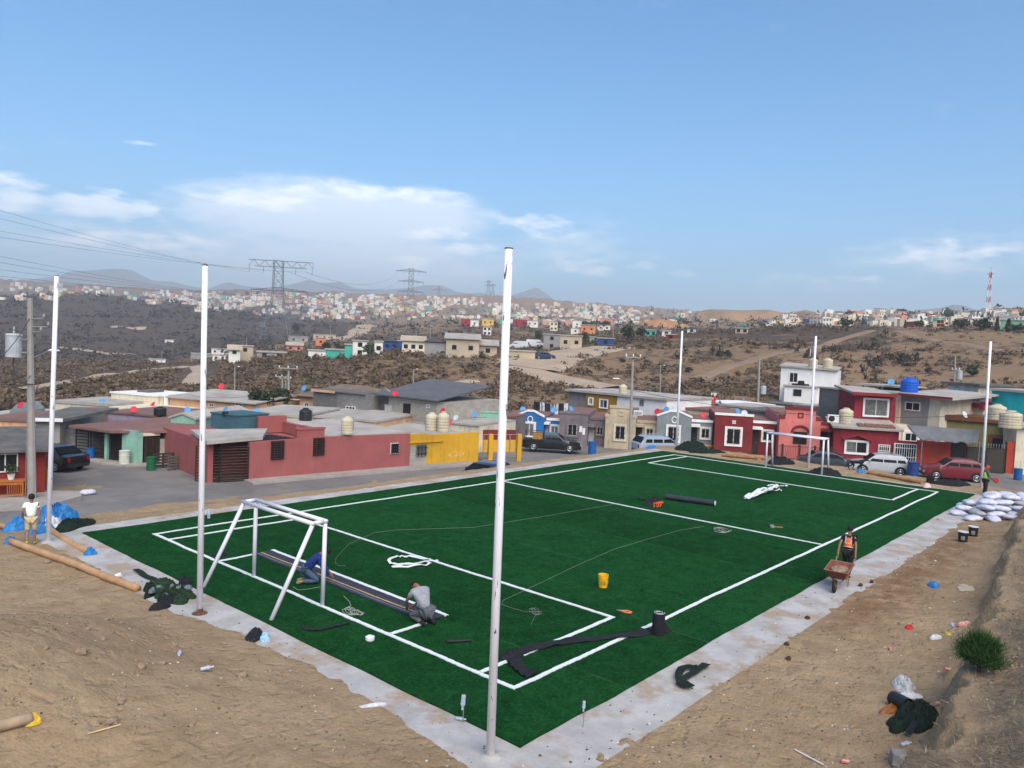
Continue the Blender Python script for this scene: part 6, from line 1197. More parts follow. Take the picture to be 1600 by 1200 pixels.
special = {(0, 0, 0): 'white sack standing at the left front foot of the sack pile', (0, 0, 1): 'white sack lying flat at the very front of the sack pile', (1, 0, 0): 'grey sack lying across the front of the sack pile', (1, 0, 1): 'white sack with blue print in the front of the pile', (4, 0, 0): 'white sack with red lettering patch on top of the pile'}
for lay, r_i, c_i in layout:
    if lay == 0 and 0 < r_i < 3 and 0 < c_i < 4: continue
    q = SB+ux*(-.75+c_i*.84+lay*.42+g.uniform(-.1, .1)+(.4 if r_i % 2 else 0))+uy*(r_i*.62+lay*.38+g.uniform(-.08, .08)); grey = (lay, r_i, c_i) == (1, 0, 0) or g.random() < .1
    o = bpy.data.objects.new('sack', smg if grey else sm[nsk % 3]); col.objects.link(o); o.location = (q[0], q[1], max(0, gz(*q)) if lay == 0 else lay*.215); o.rotation_euler = (g.uniform(-.12, .12), g.uniform(-.12, .12), VR+g.uniform(-.4, .4)+(1.4 if g.random() < .2 else 0))
    lb = special.get((lay, r_i, c_i), ('one of the dull grey sacks among the white sack pile' if grey else 'plain white woven sack in the heap beside the lime vested worker')); tag(o, lb, 'sack', 'sacks piled by the right-hand corner of the pitch'); nsk += 1
    if 'print' in lb or 'red' in lb: mb = MB(); mb.box(-.2, -.12, .237, .16, .10, .245); mb.build('print', mat('blue_print', S(70, 100, 170), c2=S(200, 205, 220), rough=.7, scale=16) if 'blue' in lb else mat('red_print', S(200, 70, 70), c2=S(220, 214, 222), rough=.7, scale=16), o)
for lab, px, py in (('black bucket with white rim, the nearer one on the sand', 1504, 848), ('black bucket with white rim, the farther one on the sand', 1520, 838)):
    t = thing('bucket', lab, 'bucket', tuple(hit(px, py)), 0, 'black buckets on the sand'); mb = MB(); mb.lathe([(0, 0), (.17, 0), (.19, .40), (.175, .40), (.16, .03), (0, .03)], n=16); mb.build('pail', M_BLK, t); mb = MB(); mb.lathe([(.178, .401), (.2, .40), (.2, .425), (.178, .426)], n=16); mb.build('rim', M_PLAS, t); mb = MB(); a_ = math.atan2(CAM[1]-t.location[1], CAM[0]-t.location[0]); mb.add([(.186*math.cos(a_+u), .186*math.sin(a_+u), z_) for u in (-.4, 0, .4) for z_ in (.1, .26)], [(0, 2, 3, 1), (2, 4, 5, 3)]); mb.build('label_print', M_GREYM, t)
def litter(lab, px, py, rx, ry, h, mt, seed, rot=0., name='litter', cat='litter'): mb = MB(); crumple(mb, tuple(hit(px, py)), rx, ry, h, seed, rot); o = mb.build(name, mt); return tag(o, lab, cat)
M_RED = mat('red_plastic', S(190, 40, 44), rough=.45, var=.2, scale=8); M_YELP = mat('yellow_wrapper', S(210, 200, 70), rough=.5, var=.15)
litter('blue plastic bag on the sand below the black buckets', 1458, 919, .28, .18, .16, M_TARP, 160, 0, 'plastic_bag', 'bag'); litter('red plastic bag on the sand at right', 1421, 983, .17, .11, .1, M_RED, 161, 0, 'plastic_bag', 'bag'); litter('pale yellow wrapper on the sand', 1481, 992, .14, .07, .05, M_YELP, 162, .5, 'wrapper', 'wrapper')
litter('red and white torn wrapper near the foot of the bank', 1508, 978, .25, .09, .1, mat('red_white_wrapper', S(190, 60, 64), c2=S(220, 200, 196), rough=.5, scale=12), 163, R(-30), 'wrapper', 'wrapper'); litter('blue and white wrapper beside the torn red wrapper', 1488, 977, .14, .06, .05, M_LAB, 164, .2, 'wrapper', 'wrapper'); litter('clear crumpled plastic with red cap on the sand', 1462, 1000, .22, .1, .1, M_PLAS, 165, -.4, 'plastic_wrap', 'plastic')
litter('white translucent plastic bag with blue mark near the black drum', 1410, 1075, .36, .26, .22, mat('bag_film', S(205, 208, 212), c2=S(150, 150, 150), rough=.35, scale=7), 166, .3, 'plastic_bag', 'bag'); litter('white film trailing down beside the plastic bag', 1423, 1090, .3, .12, .1, M_PLAS, 167, -1., 'plastic_film', 'plastic'); litter('light stone slab patch on the sand under the bank', 1508, 921, .42, .26, .06, mat('pale_stone', (.42, .36, .28), rough=1), 168, 0, 'stone', 'stone')
def can(lab, px, py, rz): t = thing('can', lab, 'can', tuple(hit(px, py)+np.array([0, 0, .035]))); t.rotation_euler = (R(90), 0, rz); mb = MB(); mb.lathe([(0, -.075), (.027, -.075), (.036, -.06), (.036, .06), (.027, .075), (0, .075)], n=12); mb.build('body', mat('red_can', S(200, 80, 70), c2=S(200, 190, 185), rough=.35, scale=18), t); mb = MB(); mb.lathe([(.028, .0755), (.028, .079), (0, .079)], n=12); mb.build('lid', M_GREYM, t)
can('red and silver can lying at the bottom right edge', 1320, 1193, .7); can('small red and white can on the sand', 1391, 1017, 2.); can('red can lying at the foot of the bank by the black drum', 1464, 1104, 1.2); can('crushed white can by the shrub foot', 1481, 1050, .3)
b = bottle('clear crushed bottle lying below the turf scraps', tuple(hit(1408, 1168)+np.array([0, 0, .04])), (R(86), 0, R(60)), 1.); b = bottle('clear bottle lying on the sand heap at left', tuple(hit(281, 1021)+np.array([0, 0, .04])), (R(86), 0, R(-30)), 1.2); b = bottle('small bottle with blue label on the sand heap', tuple(hit(313, 1052)+np.array([0, 0, .04])), (R(86), 0, R(70)), 1.1); bottle('small clear bottle on the slab left of the near pole', tuple(hit(712, 1128)+np.array([0, 0, .04])), (R(86), 0, R(20)), .9); bottle('blue topped bottle on the far sand behind the near goal', tuple(hit(326, 813)), (0, 0, 0), 1.7)
r_ = thing('rubbish_heap', 'black and green turf scraps heaped with a rolled drum under the bank', 'heap', tuple(hit(1440, 1128)))
mb = MB(); crumple(mb, (0, 0, 0), .62, .42, .36, 170, R(10), 30, 14); mb.build('scrap', M_SCRAP, r_); q = hit(1402, 1138)-hit(1440, 1128); mb = MB(); crumple(mb, tuple(q), .36, .2, .16, 171, 0); mb.build('scrap', M_SCRAP, r_); q = hit(1434, 1140)-hit(1440, 1128); mb = MB(); ribbon(mb, [tuple(q+np.array([-.5, .05, .06])), tuple(q+np.array([0, 0, .12])), tuple(q+np.array([.4, -.1, .1]))], .16, seed=172); mb.build('felt_band', M_FELT, r_)
q = hit(1412, 1112)-hit(1440, 1128); mb = MB(); d = np.array([-.5, -.62, .12]); n_ = 18; mb.tube([tuple(q+np.array([.22, .26, .12])), tuple(q+d*.18+np.array([0, 0, .16]))], .15, n_, cap=False); mb.build('rolled_offcut', M_BLK, r_); q = hit(1395, 1112)-hit(1440, 1128); mb = MB(); crumple(mb, tuple(q), .42, .12, .1, 174, R(-15)); mb.build('dead_branch', mat('dead_needles', S(150, 96, 56), rough=1, var=.3, scale=20), r_)
p = hit(1403, 1196); o = MB(); o.hexa([(-.16, -.12, -.02), (.16, -.14, -.02), (.17, .13, -.02), (-.15, .14, -.02), (-.14, -.11, .2), (.11, -.12, .22), (.13, .1, .2), (-.12, .12, .18)]); o = o.build('concrete_lump', mat('grey_lump', (.27, .265, .25), rough=.95, var=.2, bump=.5), None, bevel=.02); o.location = p; o.rotation_euler = (0, .1, .5); tag(o, 'grey lump of concrete at the bottom edge right', 'block')
q0, q1 = hit(1242, 1174), hit(1286, 1199); mb = MB(); mb.tube([tuple(q0+np.array([0, 0, .02])), tuple(q1+np.array([0, 0, .03]))], .014, 6); o = mb.build('white_rod', mat('white_rod', (.75, .75, .74), rough=.5)); tag(o, 'thin white rod lying on the sand at the bottom right', 'rod')
for lab, px, py in (('small dark clod on the sand beside the right slab', 1262, 967), ('brown clod by the right slab edge', 1229, 1011), ('dark dung-like clod right of the wheelbarrow', 1362, 911), ('flat brown clod on the sand right of the turf offcut', 1232, 1032), ('brown clod at the slab edge below the wheelbarrow', 1344, 918)): mb = MB(); mb.blob((0, 0, .03), .09, .07, .06, 7, 5, .25, px); o = mb.build('clod', mat('dark_clod', (.07, .045, .03), rough=1)); o.location = hit(px, py); tag(o, lab, 'clod')
# scattered stones and crumbs
def crumbs():
    vs = []; fs = []; g = np.random.default_rng(5); base = MB(); base.blob((0, 0, 0), 1, 1, .7, 6, 3, .3, 3); bv = np.array(base.v); bf = np.array([f_ for f_ in base.f]); n = 0
    pts = []
    for _ in range(2600):
        px, py = g.uniform(0, 1600), g.uniform(830, 1200); p = at(px, py, 0)
        if p[0] > CX0-.05 and p[1] > CY0+.1: continue
        pts.append(p[:2])
    for q in pts:
        z = gz(*q); s_ = .010+.045*g.random()**5; R2 = g.uniform(0, 6.28); rot = np.array([[math.cos(R2), -math.sin(R2), 0], [math.sin(R2), math.cos(R2), 0], [0, 0, 1]]); vs.append((bv*s_*g.uniform(.7, 1.3, 3))@rot.T+np.array([q[0], q[1], z+s_*.2])); fs.append(bf+n); n += len(bv)
    o = soup('pebbles', np.concatenate(vs), np.concatenate(fs), mat('pebble', (.33, .245, .17), c2=(.20, .145, .10), rough=1, scale=1.5)); tag(o, kind='stuff')
crumbs()
def specks(name, n, seed, mt, smin, smax):
    g = np.random.default_rng(seed); base = MB(); base.blob((0, 0, 0), 1, 1, .5, 5, 3, .35, seed); bv = np.array(base.v); bf = np.array(base.f); px, py = g.uniform(0, 1600, n), g.uniform(800, 1200, n); vs, fs, k = [], [], 0
    for a, b in zip(px, py):
        p = at(a, b, 0)
        if TX0-.1 < p[0] < TX1+.1 and TY0-.1 < p[1] < TY1+.1 or p[1] > 24: continue
        z = gz(p[0], p[1]); z = max(z, .012) if CX0 < p[0] < CX1 and CY0 < p[1] < CY1 else z; s = g.uniform(smin, smax)*(1+max(0, p[0])*.03); vs.append(bv*s*g.uniform(.6, 1.6, 3)+np.array([p[0], p[1], z+s*.1])); fs.append(bf+k); k += len(bv)
    o = soup(name, np.concatenate(vs), np.concatenate(fs), mt); tag(o, kind='stuff')
specks('pebbles', 520, 61, mat('dark_crumb', (.06, .045, .035), rough=1), .008, .022); specks('litter_crumbs', 330, 62, mat('pale_crumb', (.62, .60, .56), rough=.8), .008, .022); specks('pebbles', 380, 63, mat('umber_crumb', (.15, .095, .06), rough=1), .010, .028)
g = random.Random(77)
for i, (px, py, s_) in enumerate(((222, 1043, .11), (126, 1023, .14), (188, 1098, .12), (378, 1058, .13), (272, 1008, .1), (74, 883, .12), (254, 1040, .09), (174, 1134, .13), (160, 1000, .1))):
    mb = MB(); mb.blob((0, 0, s_*.25), s_, s_*.8, s_*.55, 8, 5, .22, i+60); o = mb.build('rock', mat('sandy_rock', (.35, .26, .18), rough=1, var=.2, bump=.6)); o.location = hit(px, py); o.rotation_euler = (0, 0, g.uniform(0, 6)); tag(o, 'sandy rock half buried in the dirt heap, left foreground', 'rock', 'rocks on the sand heap')
# ---------------------------------------------------------------- roof tanks, dishes, washing
M_TANKC = mat('cream_tank', S(206, 198, 172), c2=S(180, 170, 144), rough=.6, scale=2); M_TANKB = mat('black_tank', (.02, .022, .026), rough=.5, var=.2); M_TANKU = mat('blue_tank', S(26, 92, 196), rough=.5, var=.1, scale=2)
def tank(label, px, ytop, ybot, D, wpx, mt):
    b = atd(px, ybot, D); h = atd(px, ytop, D)[2]-b[2]; r_ = wpx*D/F_PX/2; t = thing('water_tank', label, 'water tank', tuple(b), 0, 'rooftop water tanks'); mb = MB(); pr = [(0, 0), (r_*.96, 0), (r_, h*.04)]
    for k in range(4): z_ = h*(.14+.15*k); pr += [(r_, z_), (r_*.965, z_+h*.02), (r_*.965, z_+h*.05), (r_, z_+h*.07)]
    pr += [(r_, h*.74), (r_*.93, h*.82), (r_*.45, h*.93), (r_*.42, h*.93), (0, h*.93)]; mb.lathe(pr, n=16); mb.build('body', mt, t, smooth=False); mb = MB(); mb.lathe([(r_*.44, h*.93), (r_*.44, h*.985), (r_*.2, h), (0, h)], n=12); mb.build('lid', mt, t)
    mb = MB(); mb.tube([(r_*.9, -.1, h*.2), (r_*1.12, -.1, h*.2), (r_*1.12, -.1, h*.9), (r_*.7, -.1, h*.96)], .022, 5); mb.build('pipe', M_GREYM, t); return t
for a in (('cream tank standing alone on the rose red house roof', 542, 650, 678, 50, 19, M_TANKC), ('cream tank on the yellow house, left of its pair', 674, 644, 673, 50.5, 20, M_TANKC), ('cream tank on the yellow house, right of its pair', 692, 643, 675, 50, 19, M_TANKC), ('cream tank on a far roof between the red parapet and the mint house', 741, 633, 646, 74, 11, M_TANKC),
          ('cream tank on top of the half ochre half white house', 973, 600, 618, 80, 13, M_TANKC), ('cream tank on the tall white house roof, left of two', 1270, 559, 575, 110, 13, M_TANKC), ('cream tank on the tall white house roof, right of two', 1293, 559, 576, 110, 14, M_TANKC), ('cream tank between the pink house and the crimson upper storey', 1321, 637, 662, 67, 20, M_TANKC),
          ('cream tank on the olive house roof, left and farther of two', 1557, 631, 656, 70, 22, M_TANKC), ('cream tank on the olive house roof, right and nearer of two', 1578, 641, 669, 66, 27, M_TANKC), ('black tank behind the rose red house', 477, 637, 661, 58, 19, M_TANKB), ('squat black tank left of the mint gabled house', 250, 635, 649, 62, 17, M_TANKB), ('small black tank beside the blue dish on the teal box roof', 352, 642, 649, 53, 9, M_TANKB),
          ('bright blue tank on the grey block upper storey', 1420, 589, 616, 76, 23, M_TANKU)): tank(*a)
M_DR = mat('red_dish', S(206, 44, 62), rough=.5, var=.1); M_DB = mat('blue_dish', S(84, 150, 200), rough=.5, var=.1); M_DW = mat('white_dish', S(196, 208, 212), rough=.5, var=.1)
def make_dish(mt, nm):
    t = thing('satellite_dish', 'dish', 'satellite dish'); mb = MB(); n = 14; vs = []; fs = []; k = 4
    for sgn in (0, .02):
        vs.append((0, sgn, 0))
        for i in range(1, k+1):
            for j in range(n): th = 2*math.pi*j/n; r_ = .5*i/k; vs.append((r_*math.cos(th), sgn-.09*(r_/.5)**2, r_*math.sin(th)*1.08))
    o_ = 1+k*n
    for q in (0, o_):
        for j in range(n): fs.append((q, q+1+j, q+1+(j+1) % n))
        for i in range(k-1):
            for j in range(n): a, b = q+1+i*n+j, q+1+i*n+(j+1) % n; fs.append((a, a+n, b+n, b))
    for j in range(n): a, b = 1+(k-1)*n+j, 1+(k-1)*n+(j+1) % n; fs.append((a, b, o_+b, o_+a))
    mb.add(vs, fs); rf = mb.build('reflector', mt, t, smooth=True); rf.rotation_euler = (R(-28), 0, 0)
    mb = MB(); mb.tube([(0, -.02, -.5), (0, -.42, -.1)], .018, 5); mb.box(-.04, -.5, -.13, .04, -.4, -.05); mb.build('feed_arm', M_GREYM, t); mb = MB(); mb.tube([(0, .06, 0), (0, .14, -.1), (0, .14, -.75)], .03, 6); mb.build('mast', M_GREYM, t); return t
DISH = [('R', 33, 633, 62, 'behind the big pole at the left edge'), ('R', 143, 643, 61, 'above the red porch roof, left of the lilac parapet'), ('R', 209, 640, 64, 'on the roof right of the lilac parapet'), ('R', 239, 633, 79, 'before the cream cube house'), ('R', 346, 604, 78, 'on the ridge of the long peach house'), ('R', 617, 615, 64, 'on the dark grey roof of the two-storey block house'),
        ('R', 692, 642, 56, 'just behind the right tank of the yellow house'), ('R', 702, 661, 55, 'low down right of the yellow house tanks'), ('R', 1027, 643, 72, 'left of the grey gabled house'), ('R', 1099, 649, 70, 'on the right roof of the grey gabled house'), ('R', 1115, 640, 80, 'farther back, left of the dark red house'), ('R', 1115, 625, 90, 'on the slate grey house with white parapet'),
        ('B', 160, 628, 80, 'on the cream wall house at left'), ('B', 293, 641, 57, 'on the mint gabled house at left'), ('B', 353, 640, 53, 'on the teal box roof'), ('B', 475, 607, 76, 'on the brown hipped roof'), ('B', 401, 643, 60, 'right of the teal box roof'), ('B', 741, 648, 64, 'left of the mint house and right of the tanks'), ('B', 817, 640, 74, 'behind the bright blue house'), ('B', 865, 641, 73, 'under the washing line'), ('B', 892, 639, 72, 'in front of the grey block wall of the ochre house'), ('B', 1041, 640, 73, 'right of the red dish by the grey gable'), ('B', 1153, 643, 69, 'on the dark red house'), ('B', 1392, 597, 84, 'left of the bright blue tank'),
        ('W', 712, 653, 57, 'right of the yellow house tanks'), ('W', 1050, 639, 73, 'behind the grey gabled house beside a blue one'), ('W', 1163, 646, 68, 'on the dark red house beside a blue one'), ('W', 1507, 648, 68, 'on the olive house roof'), ('W', 1534, 622, 78, 'beside the turquoise building'), ('B', 1526, 622, 79, 'beside the white wrapped upper room')]
protos = {k: make_dish(m_, k) for k, m_ in (('R', M_DR), ('B', M_DB), ('W', M_DW))}; first = set(); nmC = dict(R='red', B='blue', W='white')
for i, (k, px, py, D, wh) in enumerate(DISH):
    p = atd(px, py, D); rz = YAW-math.pi/2+R(rng.uniform(-45, 45)); lb = f'{nmC[k]} satellite dish {wh}'; s_ = 9.2/F_PX*D
    if k in first: dup(protos[k], tuple(p), rz, lb, 'satellite dishes on the roofs', s_)
    else: t = protos[k]; first.add(k); t.location = p; t.rotation_euler = (0, 0, rz); t.scale = (s_,)*3; tag(t, lb, None, 'satellite dishes on the roofs')
# washing line on the roof behind the blue house
a, b = atd(836, 627, 76), atd(886, 630, 75); mb = MB(); mb.tube([tuple(a), tuple((a+b)/2-np.array([0, 0, .15])), tuple(b)], .015, 5); o = mb.build('washing_line', M_GREYM); tag(o, 'washing line strung over the roof behind the bright blue house', 'washing line')
g = random.Random(8); cl = [('dark', (.02, .021, .026)), ('white', (.7, .7, .7)), ('navy', (.03, .04, .08)), ('grey', (.3, .3, .32))]
for i in range(14):
    t_ = (i+.5)/14; q = a+(b-a)*t_; w_ = .2+.1*g.random(); h_ = .7+.6*g.random(); nm, c_ = cl[[0, 0, 2, 1, 0, 2, 0, 3, 0, 1, 0, 0, 2, 1][i]]; mb = MB(); dx = (b-a)/np.linalg.norm(b-a); z0 = q[2]-.15*4*t_*(1-t_)+.03
    n_ = 5; vs = []
    for u in range(n_+1):
        for z_, k_ in ((z0, 0), (z0-h_*.5, 1), (z0-h_, 1.4)):
            for y_ in (0, .012): off = dx*(w_*2*(u/n_-.5)*(1 if k_ < 1 else .9)); vs.append((q[0]+off[0], q[1]+off[1]+.03*math.sin(u*2.3+i)*k_+y_, z_))
    fs = []
    for u in range(n_):
        for v in range(2): o_ = u*6+v*2; fs += [(o_, o_+6, o_+8, o_+2), (o_+1, o_+3, o_+9, o_+7)]
    mb.add(vs, fs); o = mb.build('washing', mat('laundry_'+nm, c_, rough=.95, var=.2)); tag(o, f'{nm} garment on the washing line behind the bright blue house', 'laundry', f'{nm} washing on the roof line')
t = thing('air_conditioner', 'white air conditioner unit on the roof of the pink house', 'air conditioner', tuple(atd(1301, 660, 66)), math.atan2(ROWD[1], ROWD[0])); mb = MB(); mb.box(-.42, -.16, 0, .42, .16, .6); mb.build('case', M_WHITE, t, bevel=.02); mb = MB(); mb.lathe([(.05, -.175), (.22, -.175), (.24, -.165), (.0, -.16)], (-.12, 0, .3), 16, 'y'); mb.build('fan_grille', M_DARKM, t)
t = thing('air_conditioner', 'white louvred unit on the beige house roof beside the concrete pole', 'air conditioner', tuple(atd(997, 649, 65)), math.atan2(ROWD[1], ROWD[0])); mb = MB(); mb.box(-.36, -.3, 0, .36, .3, .38); mb.build('case', M_WHITE, t, bevel=.02)
for i in range(4): mb = MB(); mb.box(-.3, -.315, .06+.075*i, .3, -.302, .10+.075*i); mb.build('louvre', M_GREYM, t)
# tarpaulin awning
u0, u1 = atd(1416, 664, rowD(1416, -1.2)), atd(1532, 672, rowD(1532, -1.0)); v0, v1 = atd(1440, 688, rowD(1440, -2.0)), atd(1526, 694, rowD(1526, -2.2)); n_, k_ = 26, 8; X = np.zeros((k_+1, n_+1)); Y = X.copy(); Z = X.copy()
for i in range(k_+1):
    for j in range(n_+1):
        s_, t_ = i/k_, j/n_; p = (u0*(1-t_)+u1*t_)*(1-s_)+(v0*(1-t_)+v1*t_)*s_; w_ = .10*math.sin(j*1.3+2*s_)*s_+.25*s_*(abs(math.sin(j*.42))-.5); X[i, j], Y[i, j], Z[i, j] = p[0], p[1], p[2]+w_*.5-.18*math.sin(math.pi*s_)*(1-s_)
o = grid_mesh('tarpaulin', X, Y, Z, mat('grey_tarp', S(116, 118, 122), c2=S(92, 94, 98), rough=.8, scale=1.2)); so_ = o.modifiers.new('s', 'SOLIDIFY'); so_.thickness = .02; tag(o, 'grey tarpaulin awning sagging over the orange red yard wall', 'awning')
for px in (1441, 1531): q = atd(px, 690, rowD(px, -1.9)); mb = MB(); mb.tube([(q[0], q[1], ZR), tuple(q)], .035, 6); o = mb.build('awning_post', M_GREYM); tag(o, 'thin post holding up the '+('left' if px < 1500 else 'right')+' end of the grey tarpaulin', 'post')
# ---------------------------------------------------------------- street furniture
def barrel(label, px, ybot, ytop, mt, D=None, z=ZL, name='barrel'):
    b = at(px, ybot, z+.02) if D is None else np.array([*atd(px, ybot, D)[:2], z]); D = float(np.hypot(*(b-CAM)[:2])); h = atd(px, ytop, D)[2]-b[2]; r_ = h*.33; t = thing(name, label, 'barrel', tuple(b)); mb = MB(); mb.lathe([(0, 0), (r_*.93, 0), (r_, h*.04), (r_*.97, h*.3), (r_*1.03, h*.33), (r_*.97, h*.36), (r_*.97, h*.63), (r_*1.03, h*.66), (r_*.97, h*.69), (r_, h*.97), (r_*.95, h), (r_*.9, h*.95), (0, h*.94)], n=16); mb.build('drum', mt, t); mb = MB(); mb.lathe([(r_*1.0, h*.96), (r_*1.05, h*.97), (r_*1.05, h*1.0), (r_*.98, h*1.01)], n=16); mb.build('rim', mt, t)
M_BB = mat('blue_barrel', S(24, 92, 160), rough=.5, var=.15, scale=4); M_GB = mat('green_barrel', S(24, 100, 62), rough=.5, var=.15); M_WB = mat('white_barrel', S(206, 206, 196), rough=.6, var=.1)
barrel('blue barrel before the dark gates on the left street', 142, 718, 700, M_BB); barrel('white drum beside the mint wall on the left street', 194, 727, 704, M_WB); barrel('green drum next to the wooden pallets on the left street', 236, 735, 714, M_GB); barrel('blue barrel on the dirt in front of the mauve house', 925, 706, 690, M_BB, 62, ZR); barrel('dark blue barrel between the silver car and the red car', 1426, 741, 722, mat('navy_barrel', S(34, 62, 120), rough=.5), 63.5, ZR); barrel('blue barrel at the right edge by the cream end wall', 1590, 750, 732, M_BB, None, ZR)
def pallet(label, px, py, rz, wd=1.1, h=.95, mt=None):
    t = thing('pallet', label, 'pallet', (*at(px, py, ZL)[:2], ZL+.05), rz); mt = mt or mat('weathered_wood', S(104, 96, 88), rough=.95, var=.25, scale=6)
    for i in range(5): mb = MB(); z_ = .08+i*h/5; mb.box(-wd/2, -.03, z_, wd/2, 0, z_+h/5*.62); mb.build('slat', mt, t)
    for x_ in (-wd/2, -.05, wd/2-.1): mb = MB(); mb.box(x_, .001, 0, x_+.1, .09, h); mb.build('stringer', mt, t)
pallet('dark wooden pallet fence by the green drum', 255, 732, R(-8), 1.25, .9, mat('dark_wood', S(58, 54, 52), rough=.95, var=.2)); pallet('grey wooden pallet standing right of the dark one', 274, 735, R(10), .95, .85)
t = thing('bench', 'orange wooden bench table against the red house at the left edge', 'bench', (*at(2, 776, -.9)[:2], -.9), math.atan2(*(at(27, 775, -.9)-at(2, 776, -.9))[[1, 0]])); M_OW = mat('orange_wood_bench', S(176, 104, 48), rough=.7, var=.15, scale=6)
mb = MB(); mb.box(-.9, -.3, .72, .95, .3, .78); mb.build('top', M_OW, t)
for x_ in (-.85, .83):
    for y_ in (-.27, .2): mb = MB(); mb.box(x_, y_, 0, x_+.07, y_+.07, .718); mb.build('leg', M_OW, t)
mb = MB(); mb.box(-.78, -.27, .58, .829, -.24, .70); mb.build('apron', M_OW, t)
for i in range(7): mb = MB(); x_ = .25+i*.085; mb.box(x_, -.26, .12, x_+.03, -.235, .579); mb.build('slat', M_OW, t)
mb = MB(); mb.box(-.78, -.26, .06, .829, -.235, .119); mb.build('rail', M_OW, t)
p = np.array([*at(17, 775, -.9)[:2], -.118]); t = thing('potted_plant', 'green plant in white pot on the orange bench', 'plant', tuple(p)); mb = MB(); mb.lathe([(0, 0), (.12, 0), (.16, .25), (.14, .25), (0, .22)], n=14); mb.build('pot', M_WHITE, t); M_LEAF = mat('leaf', (.045, .09, .03), rough=.7, var=.4, scale=9); mb = MB(); g = random.Random(4)
for i in range(60): c_ = Vector((g.gauss(0, .14), g.gauss(0, .14), .28+abs(g.gauss(.15, .14)))); d_ = Vector((g.uniform(-1, 1), g.uniform(-1, 1), g.uniform(-.3, 1))).normalized()*.1; e_ = d_.orthogonal().normalized()*.035; mb.add([c_-d_, c_+e_, c_+d_, c_-e_], [(0, 1, 2, 3)])
mb.build('foliage', M_LEAF, t)
p = at(66, 756, -.9); t0_ = atd(58, 706, float(np.hypot(*(p-CAM)[:2]))); mb = MB(); d_ = p-t0_; vs = []
for i in range(9):
    s_ = i/8; w_ = .03+.26*math.sin(math.pi*min(1, s_*.62+.05)); c_ = t0_+d_*s_
    for j, u in enumerate((-1, -.4, .2, 1)): vs.append((c_[0]+u*w_*RT[0]+.2*s_*RT[0], c_[1]+u*w_*RT[1]-.06*((j % 2)*2-1), c_[2]))
mb.add(vs, [(i*4+j, i*4+j+1, i*4+j+5, i*4+j+4) for i in range(8) for j in range(3)]); o = mb.build('yellow_cloth', cloth('yellow', 214, 190, 66)); so_ = o.modifiers.new('s', 'SOLIDIFY'); so_.thickness = .015; tag(o, 'folded yellow parasol cloth leaning against the red house corner', 'parasol')
mb = MB(); mb.blob((0, 0, .1), .42, .25, .16, 10, 6, .12, 5); o = mb.build('white_sack', M_SACK, None, True); o.location = (*at(136, 770, -1.1)[:2], street_z(*at(136, 770, -1.1)[:2])+.02); tag(o, 'small white sack lying alone on the left street', 'sack')
# iron fence before the pink house
t = House('iron_fence', 'low dark iron railing in front of the pink house', (1222, rowD(1222, -1.6)), (1312, rowD(1312, -1.6)), ZR, cat='fence'); zt = t.loc(1262, 698)[1]
for px in (1222.5, 1249, 1273.5, 1299): x_ = t.loc(px, 700)[0]; t.box('post', x_-.07, -.07, -.3, x_+.07, .07, zt+.12, M_BROWNM)
for z_ in (.18, zt-.06): t.box('rail', 0, -.02, z_, t.w, .02, z_+.04, M_BROWNM)
nb = 34
for i in range(nb): x_ = t.w*(i+.5)/nb; t.box('bar', x_-.014, -.014, .221, x_+.014, .014, zt-.061, M_BROWNM)
q = House('meter_stand', 'white meter boxes on a stand before the mauve house', (911, rowD(911, -2)), (918, rowD(918, -2)), ZR, cat='meter box'); q.box('post', .1, 0, -.3, .2, .1, 1.3, M_GREYM); q.box('box', -.1, -.12, 1.3, .12, -.001, 1.8, M_WHITE); q.box('box', .16, -.12, 1.1, .38, -.001, 1.65, M_WHITE)
